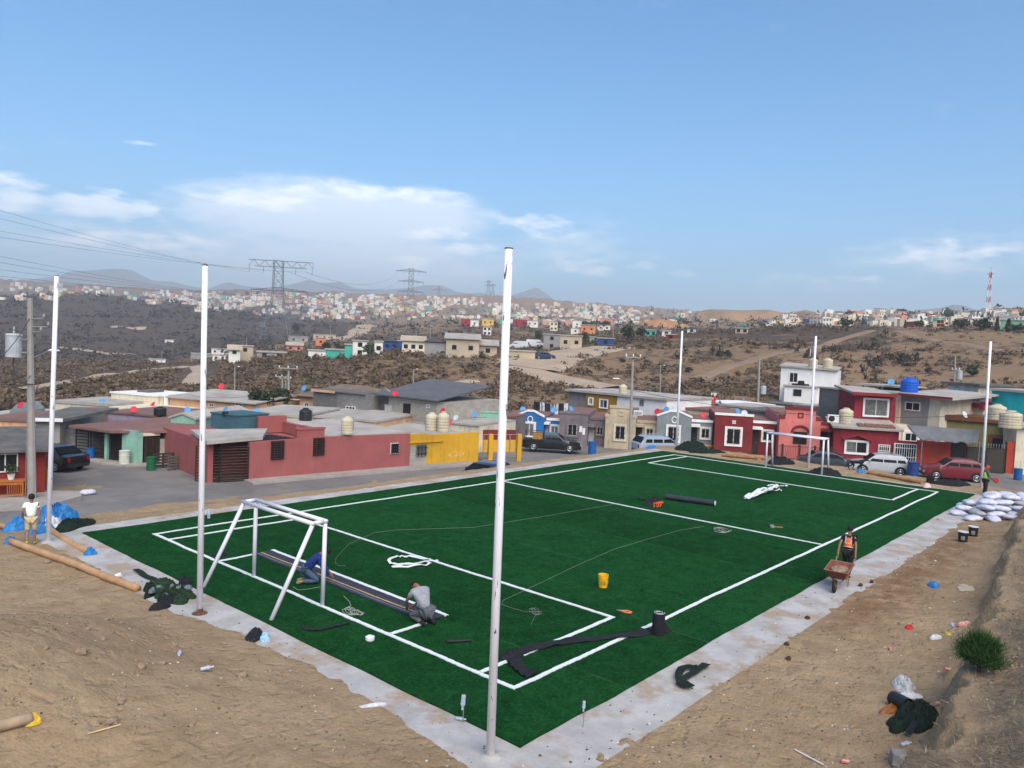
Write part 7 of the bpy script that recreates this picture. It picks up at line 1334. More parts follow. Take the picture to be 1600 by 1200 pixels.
# ---------------------------------------------------------------- utility poles and wires
M_CPOLE = mat('concrete_pole', (.36, .345, .32), c2=(.27, .255, .235), rough=.95, scale=1.5, stain=.3); M_TRANS = mat('transformer_grey', (.42, .45, .48), rough=.5, var=.1); M_WIRE = mat('dark_wire', (.05, .05, .055), rough=.7)
def upole(label, px, ybase, ytop, D=None, z=None, r=.14, arms=(), trans=None, lamp=None, tpx=None, cat='utility pole', name='utility_pole'):
    if D is None: b = at(px, ybase, z)
    else: b = np.array([*atd(px, ybase, D)[:2], 0.]); b[2] = gz(b[0], b[1])-.2 if z is None else z
    D = float(np.hypot(*(b-CAM)[:2])); top = atd(tpx if tpx is not None else px, ytop, D); d = top-b; t = thing(name, label, cat, tuple(b), math.atan2(RT[1], RT[0])); c_, s_ = math.cos(-t.rotation_euler[2]), math.sin(-t.rotation_euler[2]); d = np.array([d[0]*c_-d[1]*s_, d[0]*s_+d[1]*c_, d[2]]); h = d[2]
    mb = MB(); mb.tube([(0, 0, 0), tuple(d)], [r, r*.62], 8); mb.build('shaft', M_CPOLE, t)
    for zf, ln in arms:
        q = d*zf; mb = MB(); mb.box(q[0]-ln/2, q[1]-r-.1, q[2]-.05, q[0]+ln/2, q[1]-r*.7, q[2]+.05); a_ = mb.build('crossarm', M_CPOLE, t)
        for k in (-.46, 0, .46): mb = MB(); mb.lathe([(.03, .05), (.06, .08), (.05, .14), (.07, .18), (.03, .26), (0, .26)], (q[0]+ln*k, q[1]-r-.05, q[2]), 7); mb.build('insulator', M_WHITE, a_)
    if trans:
        zf, dx, rr, hh = trans; q = d*zf; mb = MB(); mb.lathe([(0, 0), (rr, 0), (rr, hh), (rr*1.06, hh), (rr*.9, hh*1.08), (0, hh*1.1)], (q[0]+dx, q[1]-.1, q[2]), 16); tr = mb.build('transformer', M_TRANS, t); mb = MB(); mb.lathe([(.04, 0), (.07, .06), (.04, .12), (.06, .2), (.02, .36), (0, .36)], (q[0]+dx, q[1]-.1, q[2]+hh*1.08), 8); mb.build('bushing', M_GREYM, tr); s2 = math.copysign(1, dx)
        for z2 in (.2, hh*.8): mb = MB(); mb.box(min(q[0], q[0]+dx-s2*rr*.8), q[1]-.13, q[2]+z2, max(q[0], q[0]+dx-s2*rr*.8), q[1]-.07, q[2]+z2+.07); mb.build('bracket', M_GREYM, tr)
    if lamp:
        zf, dx, dz = lamp; q = d*zf; mb = MB(); mb.tube([tuple(q), (q[0]+dx*.75, q[1]-.1, q[2]+dz)], .03, 6); l_ = mb.build('lamp_arm', M_GREYM, t); mb = MB(); mb.tube([(q[0]+dx*.7, q[1]-.1, q[2]+dz), (q[0]+dx*.8, q[1]-.1, q[2]+dz+.02), (q[0]+dx*1.1, q[1]-.1, q[2]+dz+.02)], [.05, .10, .07], 8, flat=.6); mb.build('lamp_head', M_WHITE, l_)
    return t, b, top
PB = np.array(at(50, 778, -.9)); _t, b1, top1 = upole('big concrete utility pole with white transformer at the left edge', 50, 778, 466, z=-.9, r=.19, trans=(.705, -.72, .34, 1.0), lamp=(.70, 1.25, .42), tpx=47); h1 = top1[2]-b1[2]
for zf, dx in ((.90, .55), (.86, .75), (.835, .42)): mb = MB(); mb.tube([(0, -.15, h1*zf), (dx, -.2, h1*zf+.02)], .03, 6); mb.lathe([(.04, 0), (.07, .1), (.05, .2), (0, .24)], (dx, -.2, h1*zf+.02), 7); mb.build('insulator_arm', M_GREYM, _t)
mb = MB(); mb.tube([(-.75, -.2, h1*.705+.9), (-.78, -.3, h1*.66), (-.55, -.3, h1*.60), (-.2, -.28, h1*.575), (.25, -.25, h1*.575)], .03, 6); mb.build('drop_cable', M_WIRE, _t)
mb = MB(); mb.tube([(-.24, -.1, 0), (-.22, -.1, h1*.60)], .02, 5); mb.build('conduit', M_GREYM, _t)
_t, b2, top2 = upole('tall concrete street pole before the beige house', 984, 706, 556, 61.5, -1.0, .14, arms=((.985, 1.2),), lamp=(.70, -1.4, .5), tpx=989)
_t, b3, top3 = upole('concrete pole with transformer left of the tall white house', 1184, 640, 560, 96, None, .15, trans=(.36, .55, .32, .9), tpx=1187)
_t, b4, top4 = upole('concrete pole with transformer behind the white wrapped room', 1492, 604, 554, 112, None, .14, trans=(.52, .52, .34, 1.0), arms=((.7, 1.0),), tpx=1493)
_t, b5, top5 = upole('concrete pole with crossarm behind the brown hipped roof, nearest of three', 451, 640, 574, 80, None, .14, arms=((.98, 1.9),))
upole('thin crossarm pole farther back, left of the crossarm pole', 441, 632, 587, 100, None, .12, arms=((.96, 1.6),)); upole('thin plain pole between two crossarm poles', 446.5, 630, 590, 104, None, .11, arms=((.97, 1.5),))
for lab, px, yt, yb, D in (('slim grey pole behind the long peach house', 367, 573, 610, 90), ('slim pale pole above the dark grey roof', 646, 577, 612, 92), ('slim pale lamp post behind the half white house', 1032, 571, 616, 98)): upole(lab, px, yb, yt, D, None, .09, lamp=(.98, .5, .1))
for lab, px, yt, D in (('thin far pole above the grey hut row, left', 672, 508, 240), ('thin far pole on the dirt road bend', 957, 492, 210), ('thin far pole on the brown hill beyond the orange mound', 1084, 488, 300), ('thin far pole right of the orange mound', 1117, 504, 280), ('thin far pole over the far white sheds', 253, 548, 260), ('thin far pole among the far houses left of the pylon', 385, 527, 230), ('thin far pole by the far dark tree', 516, 508, 330), ('thin far pole by the dirt track', 545, 500, 380), ('thin far pole left of the far blue house', 650, 511, 300)): upole(lab, px, 560, yt, D, None, .10)
def wire(label, a, b, sag, r=.018, name='power_line'):
    a, b = np.array(a), np.array(b); mb = MB(); mb.tube([tuple(a+(b-a)*t_-np.array([0, 0, 4*sag*t_*(1-t_)])) for t_ in np.linspace(0, 1, 25)], r, 4); o = mb.build(name, M_WIRE); return tag(o, label, 'power line')
wire('wire running down from the big left pole to the left edge', top1-np.array([0, 0, .9]), atd(-60, 585, 30), .6); wire('lower wire from the big left pole to the left edge', b1+(top1-b1)*.62, atd(-60, 650, 28), .5)
wire('wire from the street pole over the terrace roofs to the transformer pole', b2+(top2-b2)*.72, b3+(top3-b3)*.7, 1.3); wire('wire over the grey block houses at left', b5+(top5-b5)*.62, atd(760, 652, 64), 1.0, .014); wire('wire along the crimson house upper windows', b2+(top2-b2)*.66, atd(1640, 640, 62), 1.2, .016); wire('wire from the crossarm pole to the peach house', b5+(top5-b5)*.6, atd(300, 618, 74), .6, .014)
# ---------------------------------------------------------------- cars
M_TIRE = mat('tyre', (.015, .015, .016), rough=.85); M_RIM = mat('alloy_rim', (.45, .45, .46), rough=.3, metal=.7, var=.1); M_CGLASS = mat('car_glass', (.012, .014, .016), rough=.06, spec=.03, var=.1); M_LAMP = mat('head_lamp', (.65, .66, .66), rough=.2); M_TAIL = mat('tail_lamp', (.25, .01, .01), rough=.3); M_TRIM = mat('car_trim', (.02, .02, .022), rough=.6)
def carpaint(n, r, g, b, rough=.28): m_ = mat('paint_'+n, S(r, g, b), rough=rough, var=.05, spec=.5); m_.node_tree.nodes['Principled BSDF'].inputs['Coat Weight'].default_value = .4; return m_
def car(label, pos, rz, prof, belt, wd, wheels, mt, side_win, wr=.32, rack=None, tumble=.24, cat='car', shield=None, rear=None, name='parked_car'):
    """prof: (x, z) top outline from tail to nose, x forward"""
    t = thing(name, label, cat, pos, rz, 'parked cars'); xs = np.array([p[0] for p in prof]); zs = np.array([p[1] for p in prof]); X = np.unique(np.concatenate([np.linspace(xs[0], xs[-1], 40), xs])); Zt = np.interp(X, xs, zs); hw = wd/2; ring = []
    L0, L1 = X[0], X[-1]
    for x, zt in zip(X, Zt):
        ex = max(0, 1-min(x-L0, L1-x)/.35); w_ = hw*(1-.10*ex*ex); zb = .22+.10*ex; zm = min(zt-.02, .55); zbelt = min(zt-.01, belt); wt = w_*.985-max(0, zt-belt)*tumble-.02
        ring.append([(x, -w_*.94, zb), (x, -w_, zb+.12), (x, -w_, zm), (x, -w_*.97, zbelt), (x, -max(wt, .2), zt-.015), (x, -max(wt-.16, .1), zt+.012), (x, 0, zt+.03), (x, max(wt-.16, .1), zt+.012), (x, max(wt, .2), zt-.015), (x, w_*.97, zbelt), (x, w_, zm), (x, w_, zb+.12), (x, w_*.94, zb)])
    n = 13; vs = [p for r_ in ring for p in r_]; fs = []
    for i in range(len(ring)-1):
        for j in range(n): fs.append((i*n+j, i*n+(j+1) % n, (i+1)*n+(j+1) % n, (i+1)*n+j))
    fs += [tuple(range(n))[::-1], tuple(range((len(ring)-1)*n, len(ring)*n))]; mb = MB(); mb.add(vs, fs); bo = mb.build('body', mt, t, smooth=True); bo.data.set_sharp_from_angle(angle=R(38))
    for s_ in (-1, 1):
        for poly in side_win:
            def yy(z): return s_*((hw*.97)-max(0, z-belt)*(tumble+.06)+.012)
            m2 = MB(); m2.add([(x, yy(z), z) for x, z in poly]+[(x, yy(z)-s_*.02, z) for x, z in poly], [tuple(range(len(poly))), tuple(range(len(poly), 2*len(poly)))[::-1]]+[(i, (i+1) % len(poly), len(poly)+(i+1) % len(poly), len(poly)+i) for i in range(len(poly))]); m2.build('side_window', M_CGLASS, t)
        for wx in wheels:
            y_ = s_*(hw-.09); m2 = MB(); m2.lathe([(wr*.6, -.1), (wr*.92, -.105), (wr, -.07), (wr, .07), (wr*.92, .105), (wr*.6, .1)], (wx, y_, wr), 20, 'y'); w_ = m2.build('wheel', M_TIRE, t, smooth=False); m2 = MB(); m2.lathe([(.03, s_*.115), (.06, s_*.118), (wr*.42, s_*.085), (wr*.58, s_*.112), (wr*.64, s_*.105), (wr*.64, 0), (.03, 0)], (wx, y_, wr), 16, 'y'); m2.build('rim', M_RIM, w_)
            m2 = MB(); th = np.linspace(0, math.pi, 12); m2.add([(wx+(wr+.07)*math.cos(a), s_*(hw+.004), wr+(wr+.07)*math.sin(a)) for a in th]+[(wx-(wr+.07), s_*(hw+.004), .24), (wx+(wr+.07), s_*(hw+.004), .24)], [tuple(range(14))]); m2.build('wheel_arch', M_TRIM, t)
    for nm, (xa, za, xb, zb) in (('windscreen', shield), ('rear_window', rear)):
        if xa is None: continue
        ya, yb = hw*.9-max(0, za-belt)*tumble, hw*.9-max(0, zb-belt)*tumble-.04; nx, nz = (zb-za), -(xb-xa); l_ = math.hypot(nx, nz); nx, nz = nx/l_*(1 if nm == 'windscreen' else 1), nz/l_
        if nz < 0: nx, nz = -nx, -nz
        o1 = .05; q = [(xa+nx*o1, -ya, za+nz*o1), (xa+nx*o1, ya, za+nz*o1), (xb+nx*o1, yb, zb+nz*o1), (xb+nx*o1, -yb, zb+nz*o1)]; q2 = [(x-nx*.045, y, z-nz*.045) for x, y, z in q]; m2 = MB(); m2.hexa(q+q2); m2.build(nm, M_CGLASS, t)
    for s_ in (-1, 1):
        zf = float(np.interp(L1-.06, X, Zt)); m2 = MB(); m2.box(L1-.12, s_*hw*.62-.16, min(zf-.22, .62), L1+.012, s_*hw*.62+.16, min(zf-.05, .78)); m2.build('headlight', M_LAMP, t, bevel=.02)
        zf = float(np.interp(L0+.06, X, Zt)); m2 = MB(); m2.box(L0-.012, s_*hw*.76-.09, .62, L0+.12, s_*hw*.76+.09, min(zf-.05, .95)); m2.build('tail_light', M_TAIL, t, bevel=.02)
        m2 = MB(); xm = side_win[0][-1][0] if side_win else 0; xm = max(p[0] for p in side_win[-1])-.12; m2.blob((xm, s_*(hw+.08), belt+.08), .06, .09, .07, 8, 5, 0); m2.build('mirror', mt, t)
    m2 = MB(); m2.box(L1-.1, -hw*.8, .27, L1+.05, hw*.8, .42); m2.build('bumper', M_TRIM, t, bevel=.03); m2 = MB(); m2.box(L0-.05, -hw*.8, .3, L0+.1, hw*.8, .46); m2.build('bumper', M_TRIM, t, bevel=.03)
    if rack:
        for s_ in (-1, 1): m2 = MB(); m2.tube([(rack[0], s_*hw*.6, rack[2]), (rack[0]+.08, s_*hw*.6, rack[2]+.09), (rack[1]-.08, s_*hw*.6, rack[2]+.09), (rack[1], s_*hw*.6, rack[2])], .02, 5); m2.build('roof_rail', M_GREYM, t)
    return t
HD = math.atan2(-ROWD[1], -ROWD[0])           # heading along the far street, nose to the left in view
suv = [(-2.2, .75), (-2.15, .98), (-1.95, 1.18), (-1.72, 1.55), (-1.4, 1.66), (.1, 1.68), (.45, 1.62), (1.15, 1.08), (1.5, 1.02), (2.05, .92), (2.25, .72), (2.3, .5)]
def street_spot(px, off, z=ZR): p = atd(px, 700, rowD(px, off)); return (p[0], p[1], z)
car('silver sport utility car parked behind the black dog', street_spot(1376, -5.2), HD-R(3), suv, 1.02, 1.78, (-1.35, 1.4), carpaint('silver', 172, 176, 180), [[(-1.75, 1.07), (-1.15, 1.07), (-1.1, 1.5), (-1.55, 1.5)], [(-1.05, 1.07), (-.15, 1.07), (-.1, 1.56), (-1.0, 1.52)], [(-.08, 1.07), (1.0, 1.07), (.45, 1.52), (-.03, 1.56)]], .36, rack=(-1.4, .1, 1.67), shield=(1.12, 1.08, .5, 1.58), rear=(-2.02, 1.12, -1.74, 1.5)).scale = (.95, .95, .9)
pt = [(-2.05, .7), (-2.03, .95), (-1.85, 1.15), (-1.5, 1.48), (-1.1, 1.58), (-.3, 1.61), (.25, 1.55), (.85, 1.12), (1.2, 1.02), (1.75, .90), (2.02, .74), (2.1, .45)]
car('dark red rounded hatchback parked before the orange wall', street_spot(1492, -5.8), HD-R(4), pt, 1.02, 1.72, (-1.3, 1.32), carpaint('wine', 110, 22, 34), [[(-1.65, 1.1), (-1.05, 1.1), (-1.0, 1.46), (-1.35, 1.42)], [(-.95, 1.1), (-.2, 1.1), (-.18, 1.5), (-.9, 1.48)], [(-.12, 1.1), (.72, 1.1), (.28, 1.44), (-.1, 1.5)]], .34, shield=(.84, 1.12, .28, 1.53), rear=(-1.84, 1.16, -1.5, 1.46))
sedan = [(-2.2, .6), (-2.15, .92), (-1.6, 1.0), (-1.05, 1.36), (-.7, 1.42), (.2, 1.42), (.55, 1.34), (1.2, .98), (1.9, .86), (2.2, .68), (2.25, .45)]
sw = [[(-1.3, 1.02), (-.45, 1.02), (-.42, 1.32), (-.95, 1.30)], [(-.38, 1.02), (1.0, 1.02), (.5, 1.28), (-.35, 1.33)]]
car('dark sedan half hidden by the dirt edge beside the far goal', street_spot(1296, -4.6, ZR-.1), HD+math.pi-R(4), sedan, .98, 1.72, (-1.35, 1.35), carpaint('slate', 46, 54, 66), sw, .31, shield=(1.18, .99, .58, 1.34), rear=(-1.56, 1.02, -1.06, 1.36))
wag = [(-2.2, .6), (-2.18, .92), (-2.05, 1.0), (-1.7, 1.45), (-1.4, 1.52), (.1, 1.52), (.45, 1.44), (1.15, 1.0), (1.9, .88), (2.2, .68), (2.25, .45)]
p = np.array(street_spot(1031, -5.2, ZR+.25)); cw = car('silver estate car with roof rails and blue sheet over its side', tuple(p), HD+math.pi+R(28), wag, 1.0, 1.72, (-1.35, 1.35), carpaint('silver_blue', 150, 164, 178), [[(-1.7, 1.05), (-1.1, 1.05), (-1.05, 1.42), (-1.5, 1.4)], [(-1.0, 1.05), (-.2, 1.05), (-.15, 1.44), (-.95, 1.43)], [(-.1, 1.05), (.95, 1.05), (.45, 1.38), (-.05, 1.44)]], .31, rack=(-1.5, .1, 1.53), shield=(1.12, 1.02, .5, 1.44), rear=(-2.03, 1.04, -1.74, 1.44))
mb = MB(); crumple(mb, (0, 0, 0), 1.3, .6, .5, 190, HD, n=30, k=12); o = mb.build('blue_sheet', M_TARP); o.location = tuple(np.array(street_spot(1046, -6.6, ZR+.3))+np.array([0, 0, .1])); tag(o, 'blue sheet draped against the side of the silver estate car', 'sheet')
trk = [(-2.6, .6), (-2.58, 1.02), (-.75, 1.04), (-.7, 1.05), (-.62, 1.60), (-.4, 1.68), (.45, 1.68), (.6, 1.6), (1.1, 1.12), (2.3, 1.02), (2.55, .92), (2.6, .5)]
p = street_spot(862, -5.4, ZR+.02); tk = car('black pickup truck with wooden boards in its bed', p, HD+math.pi+R(6), trk, 1.05, 1.84, (-1.6, 1.62), carpaint('black', 16, 17, 22), [[(-.5, 1.1), (-.1, 1.1), (-.1, 1.56), (-.42, 1.56)], [(-.05, 1.1), (.95, 1.1), (.5, 1.56), (-.05, 1.56)]], .37, shield=(1.08, 1.14, .62, 1.58), rear=(None, 0, 0, 0), cat='pickup truck')
mb = MB(); mb.box(-2.45, -.72, 1.045, -.85, .72, 1.062); mb.build('bed_floor', M_TRIM, tk); mb = MB()
for a_, b_ in (((-2.4, -.8), (-.8, -.8)), ((-2.4, .8), (-.8, .8)), ((-2.4, -.8), (-2.4, .8)), ((-.8, -.8), (-.8, .8))): mb.tube([(*a_, 1.75), (*b_, 1.75)], .03, 5)
for a_ in ((-2.4, -.8), (-.8, -.8), (-2.4, .8), (-.8, .8)): mb.tube([(*a_, 1.05), (*a_, 1.75)], .03, 5)
mb.build('ladder_rack', M_TRIM, tk); mb = MB(); mb.box(2.56, -.62, .60, 2.625, .62, .86); mb.build('grille', M_RIM, tk)
tk.scale = (.9, .9, .84)
o = MB(); o.box(-.4, -.45, 0, .4, .45, .5); o = o.build('wooden_crate', mat('crate_wood', S(176, 130, 72), rough=.9, var=.2, scale=6), None, bevel=.01); ca, sa = math.cos(HD+math.pi+R(6)), math.sin(HD+math.pi+R(6)); o.location = (p[0]-1.15*ca, p[1]-1.15*sa, p[2]+.896); o.rotation_euler = (0, 0, HD+R(6)); tag(o, 'wooden crate carried in the bed of the black pickup', 'crate')
p = atd(763, 714, 46.5); car('dark blue sedan below the yellow wall, half hidden by dirt', (p[0], p[1], -1.3), R(182), sedan, .98, 1.74, (-1.35, 1.35), carpaint('navy', 22, 30, 54), sw, .31, shield=(1.18, .99, .58, 1.34), rear=(-1.56, 1.02, -1.06, 1.36))
p = atd(80, 712, 53); car('dark car seen from behind beside the big left pole', (p[0], p[1], street_z(p[0], p[1])), VF+R(70), sedan, .98, 1.7, (-1.35, 1.35), carpaint('black2', 22, 22, 26), sw, .31, shield=(1.18, .99, .58, 1.34), rear=(-1.56, 1.02, -1.06, 1.36))
# ---------------------------------------------------------------- dirt tracks on the hills
M_TRACK = mat('track_earth', (.43, .335, .24), c2=(.33, .25, .175), rough=1, scale=.25, bump=.4, bscale=2)
M_TRB = mat('brown_track', (.27, .19, .125), c2=(.20, .135, .088), rough=1, scale=.3)
def track(pts, w, lift=.12, mt=None):
    P = [hit(*p) for p in pts]; Q = []
    for a, b in zip(P[:-1], P[1:]):
        k = max(2, int(np.linalg.norm(b-a)/3)); Q += [a+(b-a)*i/k for i in range(k)]
    Q.append(P[-1]); Q = np.array(Q); k = 9; ker = np.ones(k)/k
    for c_ in (0, 1): Q[:, c_] = np.convolve(np.pad(Q[:, c_], k//2, 'edge'), ker, 'valid')
    d = np.gradient(Q[:, :2], axis=0); d /= np.linalg.norm(d, axis=1)[:, None]+1e-9; n = np.stack([-d[:, 1], d[:, 0]], -1); U = np.linspace(-1, 1, 9); s = np.arange(len(Q)); ww = w/2*(.8+.5*fbm(s*.12, s*0+w, 3, 200))
    X = Q[:, 0:1]+n[:, 0:1]*U*ww[:, None]; Y = Q[:, 1:2]+n[:, 1:2]*U*ww[:, None]; Z = ground_z(X, Y)+lift-.35*np.abs(U)[None, :]**6; o = grid_mesh('dirt_track', X, Y, Z, mt or M_TRACK); tag(o, kind='structure')
track([(975, 543), (940, 545), (900, 549), (868, 556), (838, 567), (812, 580)], 14, .35); track([(806, 572), (822, 582), (850, 588), (885, 597), (935, 606), (985, 612)], 7, .3); track([(20, 612), (60, 603), (100, 598), (150, 590), (200, 583), (260, 575), (306, 571)], 3.2, .2); track([(306, 571), (314, 580), (296, 592), (302, 606)], 3.2, .2)
track([(588, 509), (562, 520), (530, 529), (500, 535)], 10, .4); track([(1368, 516), (1330, 526), (1290, 540), (1240, 550), (1170, 565), (1105, 586), (1072, 597)], 3., .1, M_TRB); track([(640, 612), (675, 605), (712, 598), (760, 594)], 3.5, .2); track([(1395, 516), (1450, 530), (1520, 545), (1600, 552)], 2.5, .1, M_TRB); track([(160, 511), (200, 512), (240, 514)], 7, .5); track([(88, 543), (120, 548), (175, 552), (210, 556)], 6, .4)
# ---------------------------------------------------------------- brush
def leafy_mat(name, ca, cb, cc, sc=.25):
    mt, N, L, b = nodes_of(name); b.inputs['Roughness'].default_value = .95; b.inputs['Specular IOR Level'].default_value = .1; a = N.new('ShaderNodeAttribute'); a.attribute_name = 'tone'; P = N.new('ShaderNodeNewGeometry').outputs['Position']; n = noise(N, L, P, sc, 4)
    c = mixc(N, L, a.outputs['Fac'], ca, cb); c = mixc(N, L, rng_(N, L, n, .52, .68), c, cc); L.new(c, b.inputs['Base Color']); return mt
def tuft_mesh(n, seed, up=.5, sz=.27):
    g = np.random.default_rng(seed); c = g.normal(0, .36, (n, 3)); c[:, 2] = np.abs(c[:, 2])*up*1.5+.1; d = g.normal(0, 1, (n, 3)); d[:, 2] += .35; d /= np.linalg.norm(d, axis=1)[:, None]; e = np.cross(d, g.normal(0, 1, (n, 3))); e /= np.linalg.norm(e, axis=1)[:, None]; s = sz*g.uniform(.6, 1.3, (n, 1))
    v = np.stack([c-d*s*.6, c+e*s*.5, c+d*s*.7, c-e*s*.5], 1).reshape(-1, 3); v[:, 2] = np.maximum(v[:, 2], -.12); return v, np.arange(n*4).reshape(n, 4)
def scatter(name, mt, n_try, D0, D1, accept, size, ntuft=24, seed=1, up=.5, az=R(37), cap=10500):
    g = np.random.default_rng(seed); vs, fs, tn, k, o_ = [], [], [], 0, 0; A = g.uniform(-az, az, n_try); D = np.sqrt(g.uniform(D0**2, D1**2, n_try)) if D1/D0 < 3 else np.exp(g.uniform(math.log(D0), math.log(D1), n_try)); X = CAM[0]+D*np.cos(A+YAW); Y = CAM[1]+D*np.sin(A+YAW); px = 800-np.tan(A)*F_PX; ok = accept(X, Y, D, px, g); X, Y, D = X[ok][:cap], Y[ok][:cap], D[ok][:cap]; Z = ground_z(X, Y); protos_ = [tuft_mesh(ntuft, seed*10+i, up) for i in range(8)]
    for i in range(len(X)):
        v, f = protos_[i % 8]; s = size*min(2.6, g.lognormal(-.1, .45))*(1+.0016*D[i]); th = g.uniform(0, 6.28); R2 = np.array([[math.cos(th), -math.sin(th), 0], [math.sin(th), math.cos(th), 0], [0, 0, 1]]); vs.append((v*s*np.array([1, 1, g.uniform(.7, 1.1)]))@R2.T+np.array([X[i], Y[i], Z[i]])); fs.append(f+o_); o_ += len(v); tn.append(np.full(len(v), g.random())+g.uniform(-.2, .2, len(v)))
    o = soup(name, np.concatenate(vs), np.concatenate(fs), mt, False, dict(tone=np.clip(np.concatenate(tn), 0, 1))); tag(o, kind='stuff'); return len(X)
M_BRUSH = leafy_mat('dry_brush', (.100, .073, .049), (.185, .132, .086), (.115, .098, .06))
TRK = []
def acc_near(X, Y, D, px, g):
    b = .62+np.interp(px, [0, 600, 900, 1300, 1600], [.10, .08, .02, -.16, -.10])+.9*(fbm(X/38, Y/38, 4, 82)-.5)+.5*(fbm(X/9, Y/9, 3, 83)-.5); b = b+.25*((D > 170) & (D < 300) & (px > 900) & (px < 1380))
    keep = g.random(len(X)) < np.clip((b-.44)*2.6, .03, .95)
    for o in [o for o in bpy.data.objects if o.name.startswith('dirt_track')]:
        co = np.empty(len(o.data.vertices)*3, np.float32); o.data.vertices.foreach_get('co', co); co = co.reshape(-1, 9, 3)[:, 4, :2]
        keep &= np.min(np.hypot(X[:, None]-co[None, ::2, 0], Y[:, None]-co[None, ::2, 1]), axis=1) > 4.2
    return keep
scatter('brush', M_BRUSH, 17000, 84, 320, acc_near, .72, 30, 3)
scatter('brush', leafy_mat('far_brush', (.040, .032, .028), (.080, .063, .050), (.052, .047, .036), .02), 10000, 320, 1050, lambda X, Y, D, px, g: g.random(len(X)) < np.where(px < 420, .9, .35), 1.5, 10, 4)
# countable dark shrubs on the right-hand hill and green bushes nearer
def shrub_mesh(seed, n, up, sz): v, f = tuft_mesh(n, seed, up, sz); me = bpy.data.meshes.new('shrub'); me.from_pydata([tuple(a) for a in v], [], [tuple(map(int, a)) for a in f]); return me
M_CACT = mat('dark_shrub', (.028, .032, .022), c2=(.05, .045, .03), rough=.9, scale=2); M_GRN = mat('green_shrub', (.035, .055, .022), c2=(.055, .075, .03), rough=.9, scale=2)
sm_ = [shrub_mesh(40+i, 34, 1.1, .40) for i in range(4)]; [m_.materials.append(M_CACT) for m_ in sm_]; g = random.Random(31)
spots = [(g.gauss(x_, sx), g.gauss(y_, sy)) for x_, y_, sx, sy, n in ((1300, 549, 12, 2, 9), (1355, 546, 9, 2, 8), (1362, 573, 8, 4, 8), (1395, 564, 14, 3, 12), (1424, 568, 10, 3, 8), (1260, 560, 16, 3, 6), (1120, 555, 14, 4, 8), (1330, 590, 30, 6, 9)) for _ in range(n)]
for i, (px, py) in enumerate(spots):
    o = bpy.data.objects.new('shrub', sm_[i % 4]); col.objects.link(o); o.location = hit(px, py); s_ = g.uniform(.55, 1.0); o.scale = (s_*.8, s_*.8, s_*1.25); o.rotation_euler = (0, 0, g.uniform(0, 6)); tag(o, 'small dark upright shrub dotted over the brown hill at right', 'shrub', 'dark shrubs on the right-hand hill')
# trees
def tree(label, px, yb, h, w, kind='round', D=None, mt=None, n=260, name='tree'):
    b = hit(px, yb) if D is None else np.array([*atd(px, yb, D)[:2], 0]); D = float(np.hypot(*(b-CAM)[:2])); b[2] = gz(b[0], b[1])-.1; H = h*D/F_PX; W = w*D/F_PX; t = thing(name, label, 'tree', tuple(b)); g = np.random.default_rng(int(px*7)); mb = MB(); tr = .05*H+.04; mb.tube([(0, 0, 0), (.02*H, 0, H*.3), (-.01*H, .01*H, H*.75)], [tr, tr*.75, tr*.3], 6)
    for k in range(4): a_ = k*1.7; mb.tube([(.01*H, 0, H*(.25+.08*k)), (W*.28*math.cos(a_), W*.28*math.sin(a_), H*(.5+.1*k))], [tr*.45, tr*.15], 5)
    mb.build('trunk', mat('bark', (.09, .065, .045), rough=1), t)
    if kind == 'cypress': z = g.random(n)**.8; rr = W*.5*(1-z)**.7*np.sqrt(g.random(n)); th = g.uniform(0, 6.28, n); c = np.stack([rr*np.cos(th), rr*np.sin(th), H*(.08+.9*z)], -1); sz = W*.22
    else:
        cl = g.normal(0, 1, (9, 3)); cl /= np.linalg.norm(cl, axis=1)[:, None]; cl = cl*np.array([W*.30, W*.30, H*.20])+np.array([0, 0, H*.62]); ii = g.integers(0, 9, n); c = cl[ii]+g.normal(0, 1, (n, 3))*np.array([W*.11, W*.11, H*.095]); sz = W*.10
    d = g.normal(0, 1, (n, 3)); d /= np.linalg.norm(d, axis=1)[:, None]; e = np.cross(d, g.normal(0, 1, (n, 3))); e /= np.linalg.norm(e, axis=1)[:, None]; v = np.stack([c-d*sz, c+e*sz*.7, c+d*sz, c-e*sz*.7], 1).reshape(-1, 3); mb = MB(); mb.v = [tuple(a) for a in v]; mb.f = [tuple(range(4*i, 4*i+4)) for i in range(n)]
    me = bpy.data.meshes.new('crown'); me.from_pydata(mb.v, [], mb.f); me.materials.append(mt or M_TREE); o = bpy.data.objects.new('crown', me); col.objects.link(o); o.parent = t; return t
M_TREE = mat('tree_leaves', (.030, .048, .022), c2=(.055, .072, .035), rough=.9, scale=.8); M_TREEL = mat('pale_leaves', (.055, .08, .035), c2=(.08, .10, .05), rough=.9, scale=.8)
